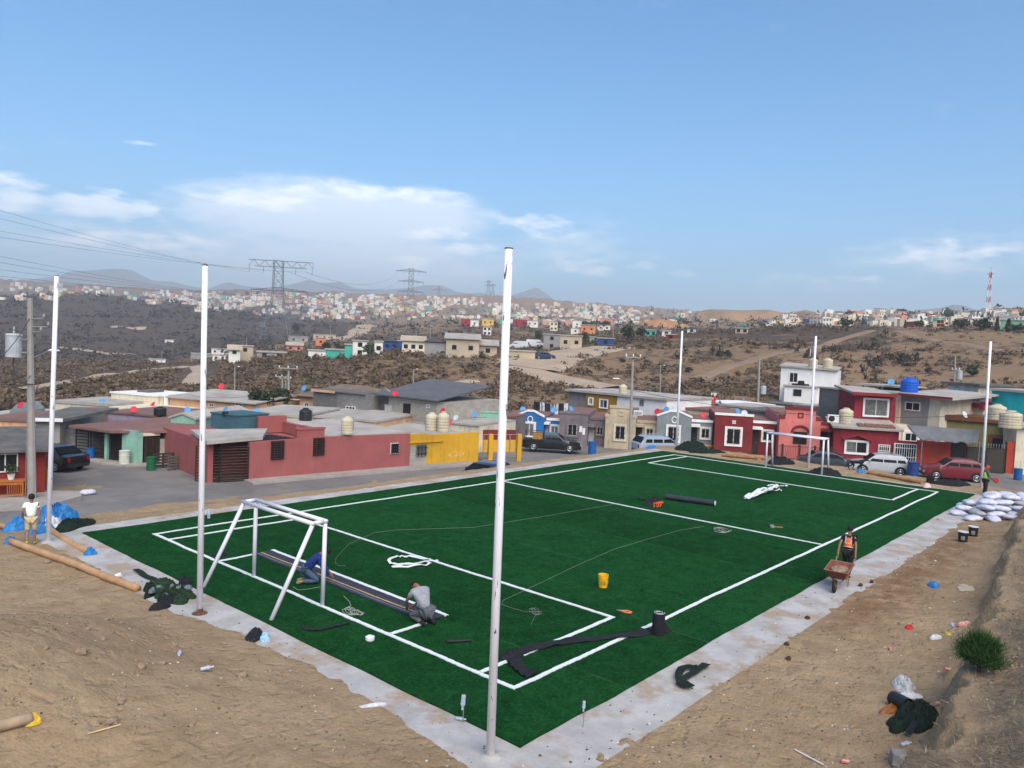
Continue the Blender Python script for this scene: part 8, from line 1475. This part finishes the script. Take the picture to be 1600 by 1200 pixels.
for a in (('dense green tree behind the hipped roof, left of the crossarm pole', 408, 645, 42, 34, 'round', 76, M_TREE, 700), ('dense green tree behind the hipped roof, just at the crossarm pole', 436, 645, 40, 32, 'round', 78, M_TREE, 700), ('dark tree beside the far pole on the left plain', 462, 522, 16, 15), ('dark tree left of the turquoise wall', 509, 558, 24, 17), ('dark tree right behind the turquoise wall', 531, 556, 22, 20), ('green tree in front of the white two-storey far house', 575, 560, 26, 19, 'round', 142, M_TREEL),
          ('dark bush tree right of the far tan house', 738, 556, 15, 13), ('small green tree right of the far tan house', 752, 558, 15, 12, 'round', 140, M_TREEL), ('rounded tree left of the far grey block house', 843, 534, 20, 18), ('green tree right of the far grey block house', 912, 540, 22, 15), ('large dark tree at the right end of the far street', 983, 534, 30, 27), ('smaller dark tree beside the large dark tree', 1001, 532, 20, 18), ('dark tree behind the salmon far house', 945, 515, 13, 22), ('dark tree left of the cream far houses', 872, 512, 9, 12),
          ('flat topped tree on the right skyline, left of two', 1329, 497, 11, 15), ('flat topped tree on the right skyline, right of two', 1409, 497, 11, 15), ('pale tall tree on the right skyline', 1479, 505, 20, 17, 'round', None, M_TREEL), ('round green tree below the skyline houses, left', 1321, 513, 15, 21, 'round', None, M_TREEL), ('pale green tree below the skyline houses, middle', 1437, 514, 13, 15, 'round', None, M_TREEL), ('green tree left of the pale warehouse', 1501, 514, 13, 22), ('broad dark tree left of the pale warehouse', 1536, 516, 17, 27), ('narrow cypress before the pale warehouse, left', 1557, 519, 20, 7, 'cypress'), ('narrow cypress before the pale warehouse, right', 1575, 519, 18, 9, 'cypress'), ('tiny cypress right of the yellow skyline house', 1414, 513, 12, 4, 'cypress'), ('low dark hedge tree at the right edge', 1592, 519, 10, 22), ('small dark tree on the far crest left of the first pylon', 386, 464, 8, 9), ('small dark tree on the far crest by the first pylon', 402, 463, 8, 8), ('lone green bush on the dry slope above the ochre house', 972, 567, 6, 11, 'round', None, M_GRN), ('round green bush left of the transformer pole', 1075, 583, 9, 15, 'round', None, M_GRN), ('dark green bush on the slope right of the turquoise building pole', 1520, 590, 16, 19, 'round', None, M_GRN)): tree(*a)
# ---------------------------------------------------------------- houses on the plain and the far town
FC = dict(white=(.76, .74, .68), cream=(.74, .66, .50), tan=(.48, .40, .29), grey=(.30, .29, .28), red=S(150, 50, 52), orange=S(205, 130, 88), yellow=S(214, 180, 100), turquoise=S(70, 176, 156), blue=S(44, 78, 136), salmon=S(208, 140, 120), green=S(130, 180, 150), dark=(.10, .10, .11), peach=S(214, 178, 150))
FM = {k: mat('far_'+k, v, rough=.95, var=.12, scale=.3) for k, v in FC.items()}
def far_house(label, p0, p1, yt, yb, D, colr, roof='flat', nwin=2, storeys=1):
    hh_ = hit((p0+p1)/2, yb, 90); Dh = math.hypot(hh_[0]-CAM[0], hh_[1]-CAM[1]); D = Dh if .55 < Dh/D < 1.8 else D; z0 = atd((p0+p1)/2, yb, D)[2]; q = House('house', label, (p0, D), (p1, D), z0, 'house', 'houses on the plain'); h = q.loc((p0+p1)/2, yt)[1]; dp = min(q.w, 7); q.box('wall', 0, 0, -4, q.w, dp, h, FM[colr])
    if roof == 'gable': q.prism('roof', [(-.4, h+.003), (q.w+.4, h+.003), (q.w*.5, h+q.w*.22)], -.4, dp+.4, FM['dark'])
    elif roof == 'shed': mb = MB(); mb.hexa([(-.4, -.5, h+.003), (q.w+.4, -.5, h+.003), (q.w+.4, dp, h+1.0), (-.4, dp, h+1.0), (-.4, -.5, h+.2), (q.w+.4, -.5, h+.2), (q.w+.4, dp, h+1.2), (-.4, dp, h+1.2)]); mb.build('roof', FM['tan'] if colr != 'tan' else M_ROOFC, q.root)
    else: q.box('roof', -.2, -.2, h+.003, q.w+.2, dp+.2, h+.25, M_ROOFC)
    for s_ in range(storeys):
        for i in range(nwin): x_ = q.w*(i+.5)/nwin; zc = h*(s_+.55)/storeys; q.box('window', x_-.42, -.06, zc-.4, x_+.42, .02, zc+.42, M_GLASS)
    return q
for a in (('long white wall left of the turquoise wall', 480, 507, 548, 560, 168, 'white', 'flat', 0), ('turquoise yard wall on the plain', 507, 537, 547, 560, 160, 'turquoise', 'flat', 0), ('turquoise block end beside the white two-storey house', 537, 548, 539, 560, 160, 'turquoise', 'flat', 0), ('pale two-storey house right of the turquoise wall', 549, 572, 533, 557, 156, 'white', 'flat', 1, 2), ('white house left of the blue house', 583, 596, 534, 556, 156, 'white', 'flat', 1), ('blue gabled house with two white windows', 597, 619, 533, 549, 152, 'blue', 'gable', 2), ('blue lean-to right of the blue gabled house', 619, 626, 533, 549, 153, 'blue', 'flat', 0), ('long beige house with three small windows', 626, 661, 533, 552, 150, 'cream', 'shed', 3), ('grey block house with dark open gable', 661, 694, 534, 558, 146, 'grey', 'gable', 0), ('tan long walled house with two windows on the plain', 694.5, 746, 530, 559, 147, 'tan', 'shed', 2), ('small tan shed right of the long tan house', 746, 774, 540, 557, 150, 'tan', 'shed', 1),
          ('low red roofed house left of the turquoise wall', 446, 471, 540, 549, 190, 'salmon', 'shed', 2), ('small orange house behind the trees', 491, 507, 528, 541, 200, 'orange', 'flat', 1), ('grey low house near the first pylon foot', 449, 479, 526, 536, 250, 'grey', 'flat', 2), ('long low pale house by the dirt road', 487, 522, 523, 531, 260, 'tan', 'flat', 3), ('block hut under the first pylon', 369, 394, 541, 553, 190, 'tan', 'flat', 1), ('white low hut left of the block hut', 356, 374, 547, 554, 185, 'white', 'shed', 1), ('white long shed with blue tint on the left plain', 329, 372, 546, 554, 205, 'white', 'flat', 4), ('grey shed before the white long shed', 297, 330, 553, 561, 195, 'grey', 'flat', 1), ('white small house left of the second pole from left', 331, 352, 555, 564, 188, 'white', 'flat', 2), ('flat white ruin on the left plain', 232, 258, 562, 567, 210, 'white', 'flat', 0), ('tiny white hut on the dark hillside', 256, 270, 531, 536, 330, 'white', 'flat', 0), ('grey scrap yard hut on the plain', 400, 446, 551, 560, 175, 'grey', 'flat', 2),
          ('red house in the middle distance left of the centre pole', 716, 731, 498, 510, 380, 'red', 'flat', 1), ('white house right of the red one', 731, 744, 500, 511, 375, 'white', 'flat', 1), ('ochre yellow long house left of the centre pole', 749, 767, 498, 510, 385, 'yellow', 'flat', 2), ('turquoise small house beside the centre pole', 776, 787, 499, 507, 390, 'turquoise', 'flat', 1), ('bright red house right of the centre pole', 797, 819, 499, 510, 385, 'red', 'flat', 2), ('white house right of the bright red house', 819, 836, 501, 511, 380, 'white', 'flat', 2), ('two-storey white house with three dark doors', 751, 764, 511, 524, 290, 'white', 'flat', 2, 2), ('cream two-storey house beyond the rounded tree', 855, 867, 503, 517, 320, 'cream', 'flat', 2, 2), ('white tall house left of the orange house', 890, 904, 501, 513, 330, 'white', 'flat', 1), ('white low house under the tall white one', 888, 902, 513, 522, 300, 'white', 'flat', 1), ('orange house with flat roof beyond the block house', 903, 926, 508, 521, 310, 'orange', 'flat', 2), ('salmon house above the cream one', 933, 953, 498, 509, 380, 'salmon', 'flat', 2), ('cream house below the salmon one', 929, 949, 508, 517, 340, 'cream', 'flat', 2),
          ('unfinished grey block house with dark upper opening', 846, 872, 523, 547, 215, 'grey', 'flat', 1, 2), ('long pale block house joined to the unfinished one', 872, 906, 525, 546, 214, 'tan', 'flat', 2), ('long grey block yard wall below the white van', 790, 834, 549, 562, 178, 'tan', 'flat', 0), ('blue shed at the far street', 930, 956, 529, 541, 240, 'blue', 'flat', 1), ('bright green tiny house at the far street', 918, 927, 527, 535, 250, 'green', 'flat', 0), ('pale blue house right of the large dark tree', 1004, 1021, 516, 526, 300, 'turquoise', 'flat', 2), ('white house left of the far corner pole', 1030, 1044, 517, 526, 300, 'white', 'flat', 1), ('red low house near the far corner pole', 1036, 1052, 523, 530, 285, 'red', 'flat', 1), ('white gabled house right of the far corner pole', 1069, 1083, 513, 521, 330, 'white', 'gable', 1), ('tan house on the brown hill crest', 1144, 1164, 513, 521, 300, 'tan', 'flat', 2), ('tiny turquoise house before the cut hill', 1151, 1161, 505, 510, 450, 'turquoise', 'flat', 0),
          ('dark red house on the right skyline', 1346, 1369, 495, 505, 520, 'red', 'flat', 2), ('yellow house on the right below the skyline', 1392, 1413, 507, 516, 430, 'yellow', 'flat', 2), ('blue house at the cut hill foot', 1251, 1262, 498, 506, 520, 'blue', 'flat', 1), ('olive green house at the cut hill foot', 1204, 1224, 505, 515, 440, 'green', 'flat', 2), ('turquoise little house at the cut hill foot', 1225, 1240, 506, 514, 440, 'turquoise', 'flat', 1), ('pale green warehouse at the right edge', 1556, 1640, 501, 518, 330, 'green', 'flat', 0), ('two-storey orange and cream house on the right skyline', 1457, 1468, 500, 511, 470, 'orange', 'flat', 2, 2), ('white and blue house pair on the right skyline', 1470, 1492, 502, 513, 450, 'white', 'flat', 3), ('pale house with white wall left of the green tree', 1495, 1522, 503, 514, 450, 'cream', 'flat', 3)): far_house(*a)
# the town that covers the far hills
def town():
    g = random.Random(99); nr = np.random.default_rng(99); bands = [(0, 230, 446, 470, 9, 'at the far left'), (230, 380, 458, 486, 28, 'left of the first pylon'), (380, 470, 458, 492, 22, 'around the first pylon'), (470, 640, 458, 500, 42, 'between the two pylons'), (640, 790, 464, 498, 24, 'left of the centre pole'), (790, 1000, 472, 512, 46, 'right of the centre pole'), (1000, 1200, 488, 514, 10, 'by the orange mound')]; rb = (1200, 1600, 489, 513, 52, 'along the right skyline')
    cols_ = ['white', 'cream', 'cream', 'peach', 'white', 'tan', 'grey', 'cream', 'white', 'peach', 'tan', 'cream', 'white', 'yellow', 'grey', 'white', 'tan', 'cream', 'peach', 'salmon', 'white', 'cream', 'tan', 'orange', 'white', 'grey', 'red', 'turquoise', 'cream', 'tan', 'white', 'cream', 'cream', 'white', 'peach', 'cream']; cache = {}
    def mesh(c, k):
        if (c, k) not in cache:
            g2 = random.Random(k); w, d, h = g2.uniform(5, 8), g2.uniform(5, 8), g2.choice((2.5, 2.6, 2.8, 4.8)); mb = MB(); mb.box(-w/2, -d/2, -5, w/2, d/2, h)
            if h > 5: mb.box(w/2+.01, -d/2, -5, w/2+3, d/2-1, 2.8)
            mb.box(-w/2-.2, -d/2-.2, h+.005, w/2+.2, d/2+.2, h+.3)
            for i in range(3):
                for z_ in ((1.,) if h < 4 else (1., 3.6)): mb.box(-w/2+w*(i+.3)/3, -d/2-.05, z_, -w/2+w*(i+.75)/3, -d/2+.02, z_+1.2)
            me = mb.mesh('house', FM[c]); me.materials.append(FM['dark']); me.materials.append(M_ROOFC)
            for p in me.polygons:
                if abs(p.center.y+d/2+.015) < .08 and p.area < 4: p.material_index = 1
                if p.center.z > h+.1: p.material_index = 2
            cache[(c, k)] = me
        return cache[(c, k)]
    rest_v, rest_f, no = [], [], 0
    for x0, x1, y0, y1, n, where in bands+[rb]:
        for i in range(n*9):
            px = g.uniform(x0, x1); sky_ = np.interp(px, [0, 150, 300, 450, 600, 750, 850, 1000, 1150, 1300, 1600], [441, 450, 457, 457, 464, 467, 472, 484, 492, 490, 488]); py = g.uniform(max(y0, sky_+1.5), y1)
            if px < 300 and py > 466+(px-150)*.12 and px > 120: continue
            if vnoise(np.array([px*.035]), np.array([py*.16]), 401)[0] < .40 and i >= n: continue
            p = hit(px, py, 260 if px > 1180 else 480, 4000, 500)
            D = math.hypot(p[0]-CAM[0], p[1]-CAM[1])
            if D < (330 if px > 1180 else 560) or (1065 < px < 1275 and D < 760 and py < 500): continue
            c = g.choice(cols_); k = g.randrange(5); sc = min(1.1, max(.66, D/1250)); rz = math.atan2(RT[1], RT[0])+g.uniform(-.5, .5)
            if i < n:
                o = bpy.data.objects.new('house', mesh(c, k)); col.objects.link(o); o.location = p; o.rotation_euler = (0, 0, rz); o.scale = (sc,)*3; tag(o, f'small {c} house in the far town {where}', 'house', 'houses of the far hillside town')
            else:
                w, d, h = g.uniform(3.5, 7.5)*sc, g.uniform(3.5, 7)*sc, g.choice((2.6, 3, 5))*sc; mb = MB(); mb.box(-w/2, -d/2, -5, w/2, d/2, h); v = np.array(mb.v); ca, sa = math.cos(rz), math.sin(rz); v = v@np.array([[ca, sa, 0], [-sa, ca, 0], [0, 0, 1]])+p; rest_v.append((c, v))
    V = np.concatenate([v for _, v in rest_v]); Fb = np.array(MB().box(0, 0, 0, 1, 1, 1).f); Fa = np.concatenate([Fb+8*i for i in range(len(rest_v))]); ks = list(FM); o = soup('town', V, Fa, FM[ks[0]], False); [o.data.materials.append(FM[k]) for k in ks[1:]]
    o.data.polygons.foreach_set('material_index', np.repeat([ks.index(c) for c, _ in rest_v], 6).astype(np.int32)); tag(o, kind='stuff')
town()
def far_trees():
    g = np.random.default_rng(55); vs, fs, tn, o_ = [], [], [], 0
    for _ in range(420):
        px = g.uniform(240, 1600); lo = np.interp(px, [240, 600, 1000, 1200, 1600], [466, 470, 486, 495, 492]); p = hit(px, g.uniform(lo, lo+34), 300, 3500, 400); D = math.hypot(p[0]-CAM[0], p[1]-CAM[1])
        if D < 380: continue
        v, f = tuft_mesh(14, int(g.integers(0, 9)), 1., .5); s = g.uniform(1.6, 3.4)*min(1.6, max(.7, D/900)); vs.append(v*np.array([s, s, s*1.2])+p); fs.append(f+o_); o_ += len(v); tn.append(np.full(len(v), g.random()))
    o = soup('far_trees', np.concatenate(vs), np.concatenate(fs), leafy_mat('far_leaves', (.03, .042, .022), (.06, .07, .04), (.045, .05, .03), .01), False, dict(tone=np.concatenate(tn))); tag(o, kind='stuff')
far_trees()
# ---------------------------------------------------------------- pylons, mast, lines
M_STEEL = mat('pylon_steel', (.20, .205, .21), rough=.6, var=.1)
def pylon(label, px, yb, yt, D, arms, kind='t', wl=9., r=.16, name='pylon'):
    b = np.array([*atd(px, yb, D)[:2], 0.]); b[2] = gz(b[0], b[1])-.5; H = atd(px, yt, D)[2]-b[2]; t = thing(name, label, 'pylon', tuple(b), math.atan2(RT[1], RT[0])+R(8)); lv = [0, H*.18, H*.34, H*.48, H*.6, H*.7, H*.8, H*.9, H]; wv = [wl, wl*.78, wl*.58, wl*.42, wl*.34, wl*.32, wl*.31, wl*.30, wl*.30]
    P = lambda i, a, c: (wv[i]/2*a, wv[i]/2*c, lv[i]); cs = [(-1, -1), (1, -1), (1, 1), (-1, 1)]
    for a, c in cs: mb = MB(); mb.tube([P(i, a, c) for i in range(9)], r, 4); mb.build('leg', M_STEEL, t)
    mb = MB()
    for i in range(8):
        for k in range(4): (a, c), (a2, c2) = cs[k], cs[(k+1) % 4]; mb.tube([P(i, a, c), P(i+1, a2, c2)], r*.55, 3); mb.tube([P(i, a2, c2), P(i+1, a, c)], r*.55, 3)
        mb.tube([P(i+1, -1, -1), P(i+1, 1, -1)], r*.5, 3)
    tag(mb.build('bracing', M_STEEL, t), kind='stuff')
    for yl, xl, xr, th in arms:
        z = atd(px, yl, D)[2]-b[2]; l0, l1 = (xl-px)*D/F_PX, (xr-px)*D/F_PX; ht = th*D/F_PX; hw = wl*.15; mb = MB(); n = 12
        for y_ in (-hw, hw):
            if kind == 't' and th > 5: mb.tube([(l0, y_*.3, z+ht), (l1, y_*.3, z+ht)], r*.7, 3); mb.tube([(l0+ht, y_, z), (l1-ht, y_, z)], r*.7, 3)
            else: mb.tube([(l0, y_*.2, z), (0, y_, z)], r*.7, 3); mb.tube([(0, y_, z), (l1, y_*.2, z)], r*.7, 3); mb.tube([(l0, y_*.2, z), (0, y_, z+ht), (l1, y_*.2, z)], r*.6, 3)
            for i in range(n+1):
                u = i/n; x_ = l0+(l1-l0)*u; zt = z+ht if th > 5 else z+ht*(1-abs(2*u-1)); mb.tube([(x_, y_*.6, zt if i % 2 else z), (x_+(l1-l0)/n*.98, y_*.6, z if i % 2 else (zt if th > 5 else z+ht*(1-abs(2*(u+1/n)-1))))] if i < n else [(x_, y_*.6, z), (x_, y_*.6, zt+.01)], r*.45, 3)
        a_ = mb.build('crossarm', M_STEEL, t); tag(a_, kind='stuff')
        for x_ in (l0+.4, l0*.5, l1*.5, l1-.4): mb = MB(); mb.tube([(x_, 0, z), (x_, 0, z-3.2)], r*.7, 4); mb.build('insulator', M_STEEL, a_)
    return t, b, H
pylon('large lattice pylon with broad top crossarm left of centre', 431, 556, 407, 420, [(417, 388, 481, 9), (454, 392, 475, 9*.55)], 't', 15)
pylon('lattice pylon with three crossarms, second from left', 640, 492, 419, 880, [(424, 617, 663, 3.5), (440, 620, 660, 3), (456, 620, 660, 3)], 'x', 16, .24); pylon('faint far pylon with forked head', 685, 470, 447, 1700, [(453, 675, 697, 2)], 'x', 12, .28); pylon('faint far pylon left of the centre pole, left of two', 762, 474, 438, 1650, [(440, 757, 768, 2), (446, 757, 768, 2)], 'x', 12, .28); pylon('faint far pylon left of the centre pole, right of two', 769, 474, 444, 1700, [(446, 764, 774, 2)], 'x', 12, .28); pylon('small far pylon on the low ground left of the first pylon', 410, 545, 503, 520, [(506, 400, 424, 2.5)], 'x', 7, .14)
for i, (xa, ya, yb_) in enumerate(((389, 425, 322), (410, 425, 338), (452, 425, 362), (478, 425, 374), (394, 463, 400), (412, 463, 412), (452, 463, 426), (472, 463, 438))): wire('high voltage line sagging from the big pylon to the left edge, '+['uppermost', 'second', 'third', 'fourth', 'fifth', 'sixth', 'seventh', 'lowest'][i], atd(xa, ya, 420), atd(-70, yb_-14, 210), 1.6, .030, 'high_voltage_line')
for i, (xa, ya, xb_, yb_) in enumerate(((452, 425, 620, 443), (478, 425, 622, 428), (452, 463, 622, 460))): wire('high voltage line between the two large pylons, '+['middle', 'top', 'lowest'][i], atd(xa, ya, 420), atd(xb_, yb_, 880), 9, .07, 'high_voltage_line')
b = hit(1543, 493); D = float(np.hypot(*(b-CAM)[:2])); H = atd(1546, 425, D)[2]-b[2]; t = thing('radio_mast', 'tall red and white lattice radio mast on the right skyline', 'mast', tuple(b)); mr_ = mat('mast_red', S(190, 110, 100), rough=.7)
for k in range(7):
    z0, z1 = H*k/7, H*(k+1)/7-.01; mt = M_WHITE if k % 2 else mr_; mb = MB(); w0, w1 = 1.3-.09*k, 1.3-.09*(k+1)
    for a in (0, 2.09, 4.19): mb.tube([(w0*math.cos(a), w0*math.sin(a), z0), (w1*math.cos(a), w1*math.sin(a), z1)], .17, 4); mb.tube([(w0*math.cos(a), w0*math.sin(a), z0), (w1*math.cos(a+2.09), w1*math.sin(a+2.09), z1)], .12, 3)
    tag(mb.build('section', mt, t), kind='stuff')
for z_ in (.86, .94):
    for a in range(3): mb = MB(); mb.box(1.6*math.cos(a*2.09)-.3, 1.6*math.sin(a*2.09)-.3, H*z_, 1.6*math.cos(a*2.09)+.3, 1.6*math.sin(a*2.09)+.3, H*z_+2.4); mb.build('antenna', M_WHITE, t)
mb = MB(); mb.tube([(0, 0, H), (0, 0, H+3)], .1, 4); mb.build('spike', M_GREYM, t)
# far vehicles
p = hit(849, 564); car('blue saloon car driving on the far dirt road', tuple(p+np.array([0, 0, .35])), VR+R(20), sedan, .98, 1.72, (-1.35, 1.35), carpaint('far_blue', 36, 50, 84), sw, .31, shield=(1.18, .99, .58, 1.34), rear=(-1.56, 1.02, -1.06, 1.36), cat='car', name='moving_car')
van = [(-2.4, .7), (-2.38, 1.9), (-2.2, 2.0), (1.0, 2.0), (1.3, 1.85), (1.75, 1.2), (2.35, 1.0), (2.4, .5)]
for lab, px, py, rz in (('white van parked by the far grey wall, left of two', 811, 547, VR+R(170)), ('white box van parked by the far grey wall, right of two', 836, 545, VR)): p = hit(px, py); car(lab, tuple(p+np.array([0, 0, .3])), rz, van, 1.25, 1.9, (-1.5, 1.5), carpaint('van_white', 206, 208, 210), [[(.3, 1.3), (1.55, 1.3), (1.2, 1.8), (.3, 1.8)]], .34, shield=(1.76, 1.22, 1.32, 1.84), rear=(-2.44, 1.3, -2.43, 1.8), tumble=.05, cat='van', name='parked_van')
# flag on the tall white house
t = thing('flag', 'small red and white flag on the tall white house roof', 'flag', tuple(atd(1268, 574, 108))); mb = MB(); mb.tube([(0, 0, 0), (0, 0, 2.6)], .03, 5); mb.build('pole', M_GREYM, t)
for k, m_ in enumerate((M_DR, M_WHITE, M_GB)): mb = MB(); x0 = -.35*(3-k); mb.add([(x0, .04*k, 1.5-.1*k), (x0+.34, .04*k+.05, 1.6-.1*k), (x0+.34, .04*k+.05, 2.5), (x0, .04*k, 2.4), (x0, .04*k+.02, 1.5-.1*k), (x0+.34, .04*k+.07, 1.6-.1*k), (x0+.34, .04*k+.07, 2.5), (x0, .04*k+.02, 2.4)], [(0, 1, 2, 3), (4, 5, 6, 7), (0, 1, 5, 4), (2, 3, 7, 6)]); mb.build('stripe', m_, t)
# ---------------------------------------------------------------- bank plants
def needles(name, mt, parent, n, L0, spread, seed, c0=(0, 0, 0), w=.006, bias=.5):
    g = np.random.default_rng(seed); root = g.normal(0, 1, (n, 3))*np.array(spread)*.45+np.array(c0); d = g.normal(0, 1, (n, 3)); d[:, 2] = np.abs(d[:, 2])+bias; d += (root-np.array(c0))*1.1; d /= np.linalg.norm(d, axis=1)[:, None]; e = np.cross(d, g.normal(0, 1, (n, 3))); e /= np.linalg.norm(e, axis=1)[:, None]; l = L0*g.uniform(.5, 1.2, (n, 1))
    v = np.stack([root-e*w, root+e*w, root+d*l+e*w*.2, root+d*l-e*w*.2], 1).reshape(-1, 3); o = soup(name, v, np.arange(n*4).reshape(n, 4), mt, False, dict(tone=np.repeat(g.random(n), 4))); o.parent = parent; return o
M_PINE = leafy_mat('pine_needles', (.018, .050, .012), (.050, .105, .030), (.03, .075, .02), 3.)
p = hit(1530, 1052); t = thing('pine_shrub', 'bushy green pine shrub growing out of the dirt bank', 'shrub', tuple(p+np.array([0, 0, -.05]))); mb = MB(); mb.tube([(0, 0, -.1), (.03, .02, .3), (-.02, .06, .6)], [.05, .035, .012], 6)
for k in range(9): a_ = k*.7; mb.tube([(.02, .02, .1+.05*k), (.34*math.cos(a_), .34*math.sin(a_), .25+.055*k)], [.02, .008], 5)
mb.build('stem', mat('bark', (.09, .065, .045)), t); g = random.Random(2)
for k in range(16): a_ = k*2.4; rr = .30*math.sqrt(k/16); needles('needle_tuft', M_PINE, t, 280, .18+.12*g.random(), (.13+.08*g.random(), .13+.08*g.random(), .13), 300+k, (rr*math.cos(a_), rr*math.sin(a_), .34+.24*(1-rr/.30)+g.uniform(-.1, .08)+.12*math.cos(a_)), .006)
M_STRAW = leafy_mat('dry_straw', (.22, .165, .10), (.36, .285, .19), (.16, .12, .08), 2.)
def straw():
    g = np.random.default_rng(17); X = g.uniform(0, 26, 30000); Y = g.uniform(-12, -6, 30000); z, D, az, e, top = ground_z(X, Y, True); ok = (e > .25) & (top > .3) & (g.random(30000) < .25+.75*(fbm(X*1.2, Y*1.2, 3, 301) > .52)) & (D < 34); X, Y, z = X[ok][:9000], Y[ok][:9000], z[ok][:9000]; n = len(X); d = g.normal(0, 1, (n, 3)); d[:, 2] = np.abs(d[:, 2])+.35; d /= np.linalg.norm(d, axis=1)[:, None]; ee = np.cross(d, g.normal(0, 1, (n, 3))); ee /= np.linalg.norm(ee, axis=1)[:, None]; l = g.uniform(.05, .16, (n, 1)); r0 = np.stack([X, Y, z-.01], -1); w = .006
    v = np.stack([r0-ee*w, r0+ee*w, r0+d*l+ee*w*.3, r0+d*l-ee*w*.3], 1).reshape(-1, 3); o = soup('dry_grass', v, np.arange(n*4).reshape(n, 4), M_STRAW, False, dict(tone=np.repeat(g.random(n), 4))); tag(o, kind='stuff')
straw()
for lab, px, py, s_ in (('low green weed on the dirt below the rose red wall', 461, 757, .5), ('small green weed beside the low green weed', 476, 754, .35)):
    t = thing('weed', lab, 'weed', tuple(hit(px, py))); mb = MB(); mb.tube([(0, 0, 0), (0, 0, .2)], .012, 4); mb.build('stem', M_GRN, t); needles('leaves', M_GRN, t, 160, .22*s_/.5, (.45*s_, .45*s_, .12), int(px), (0, 0, .1), .03, .3)
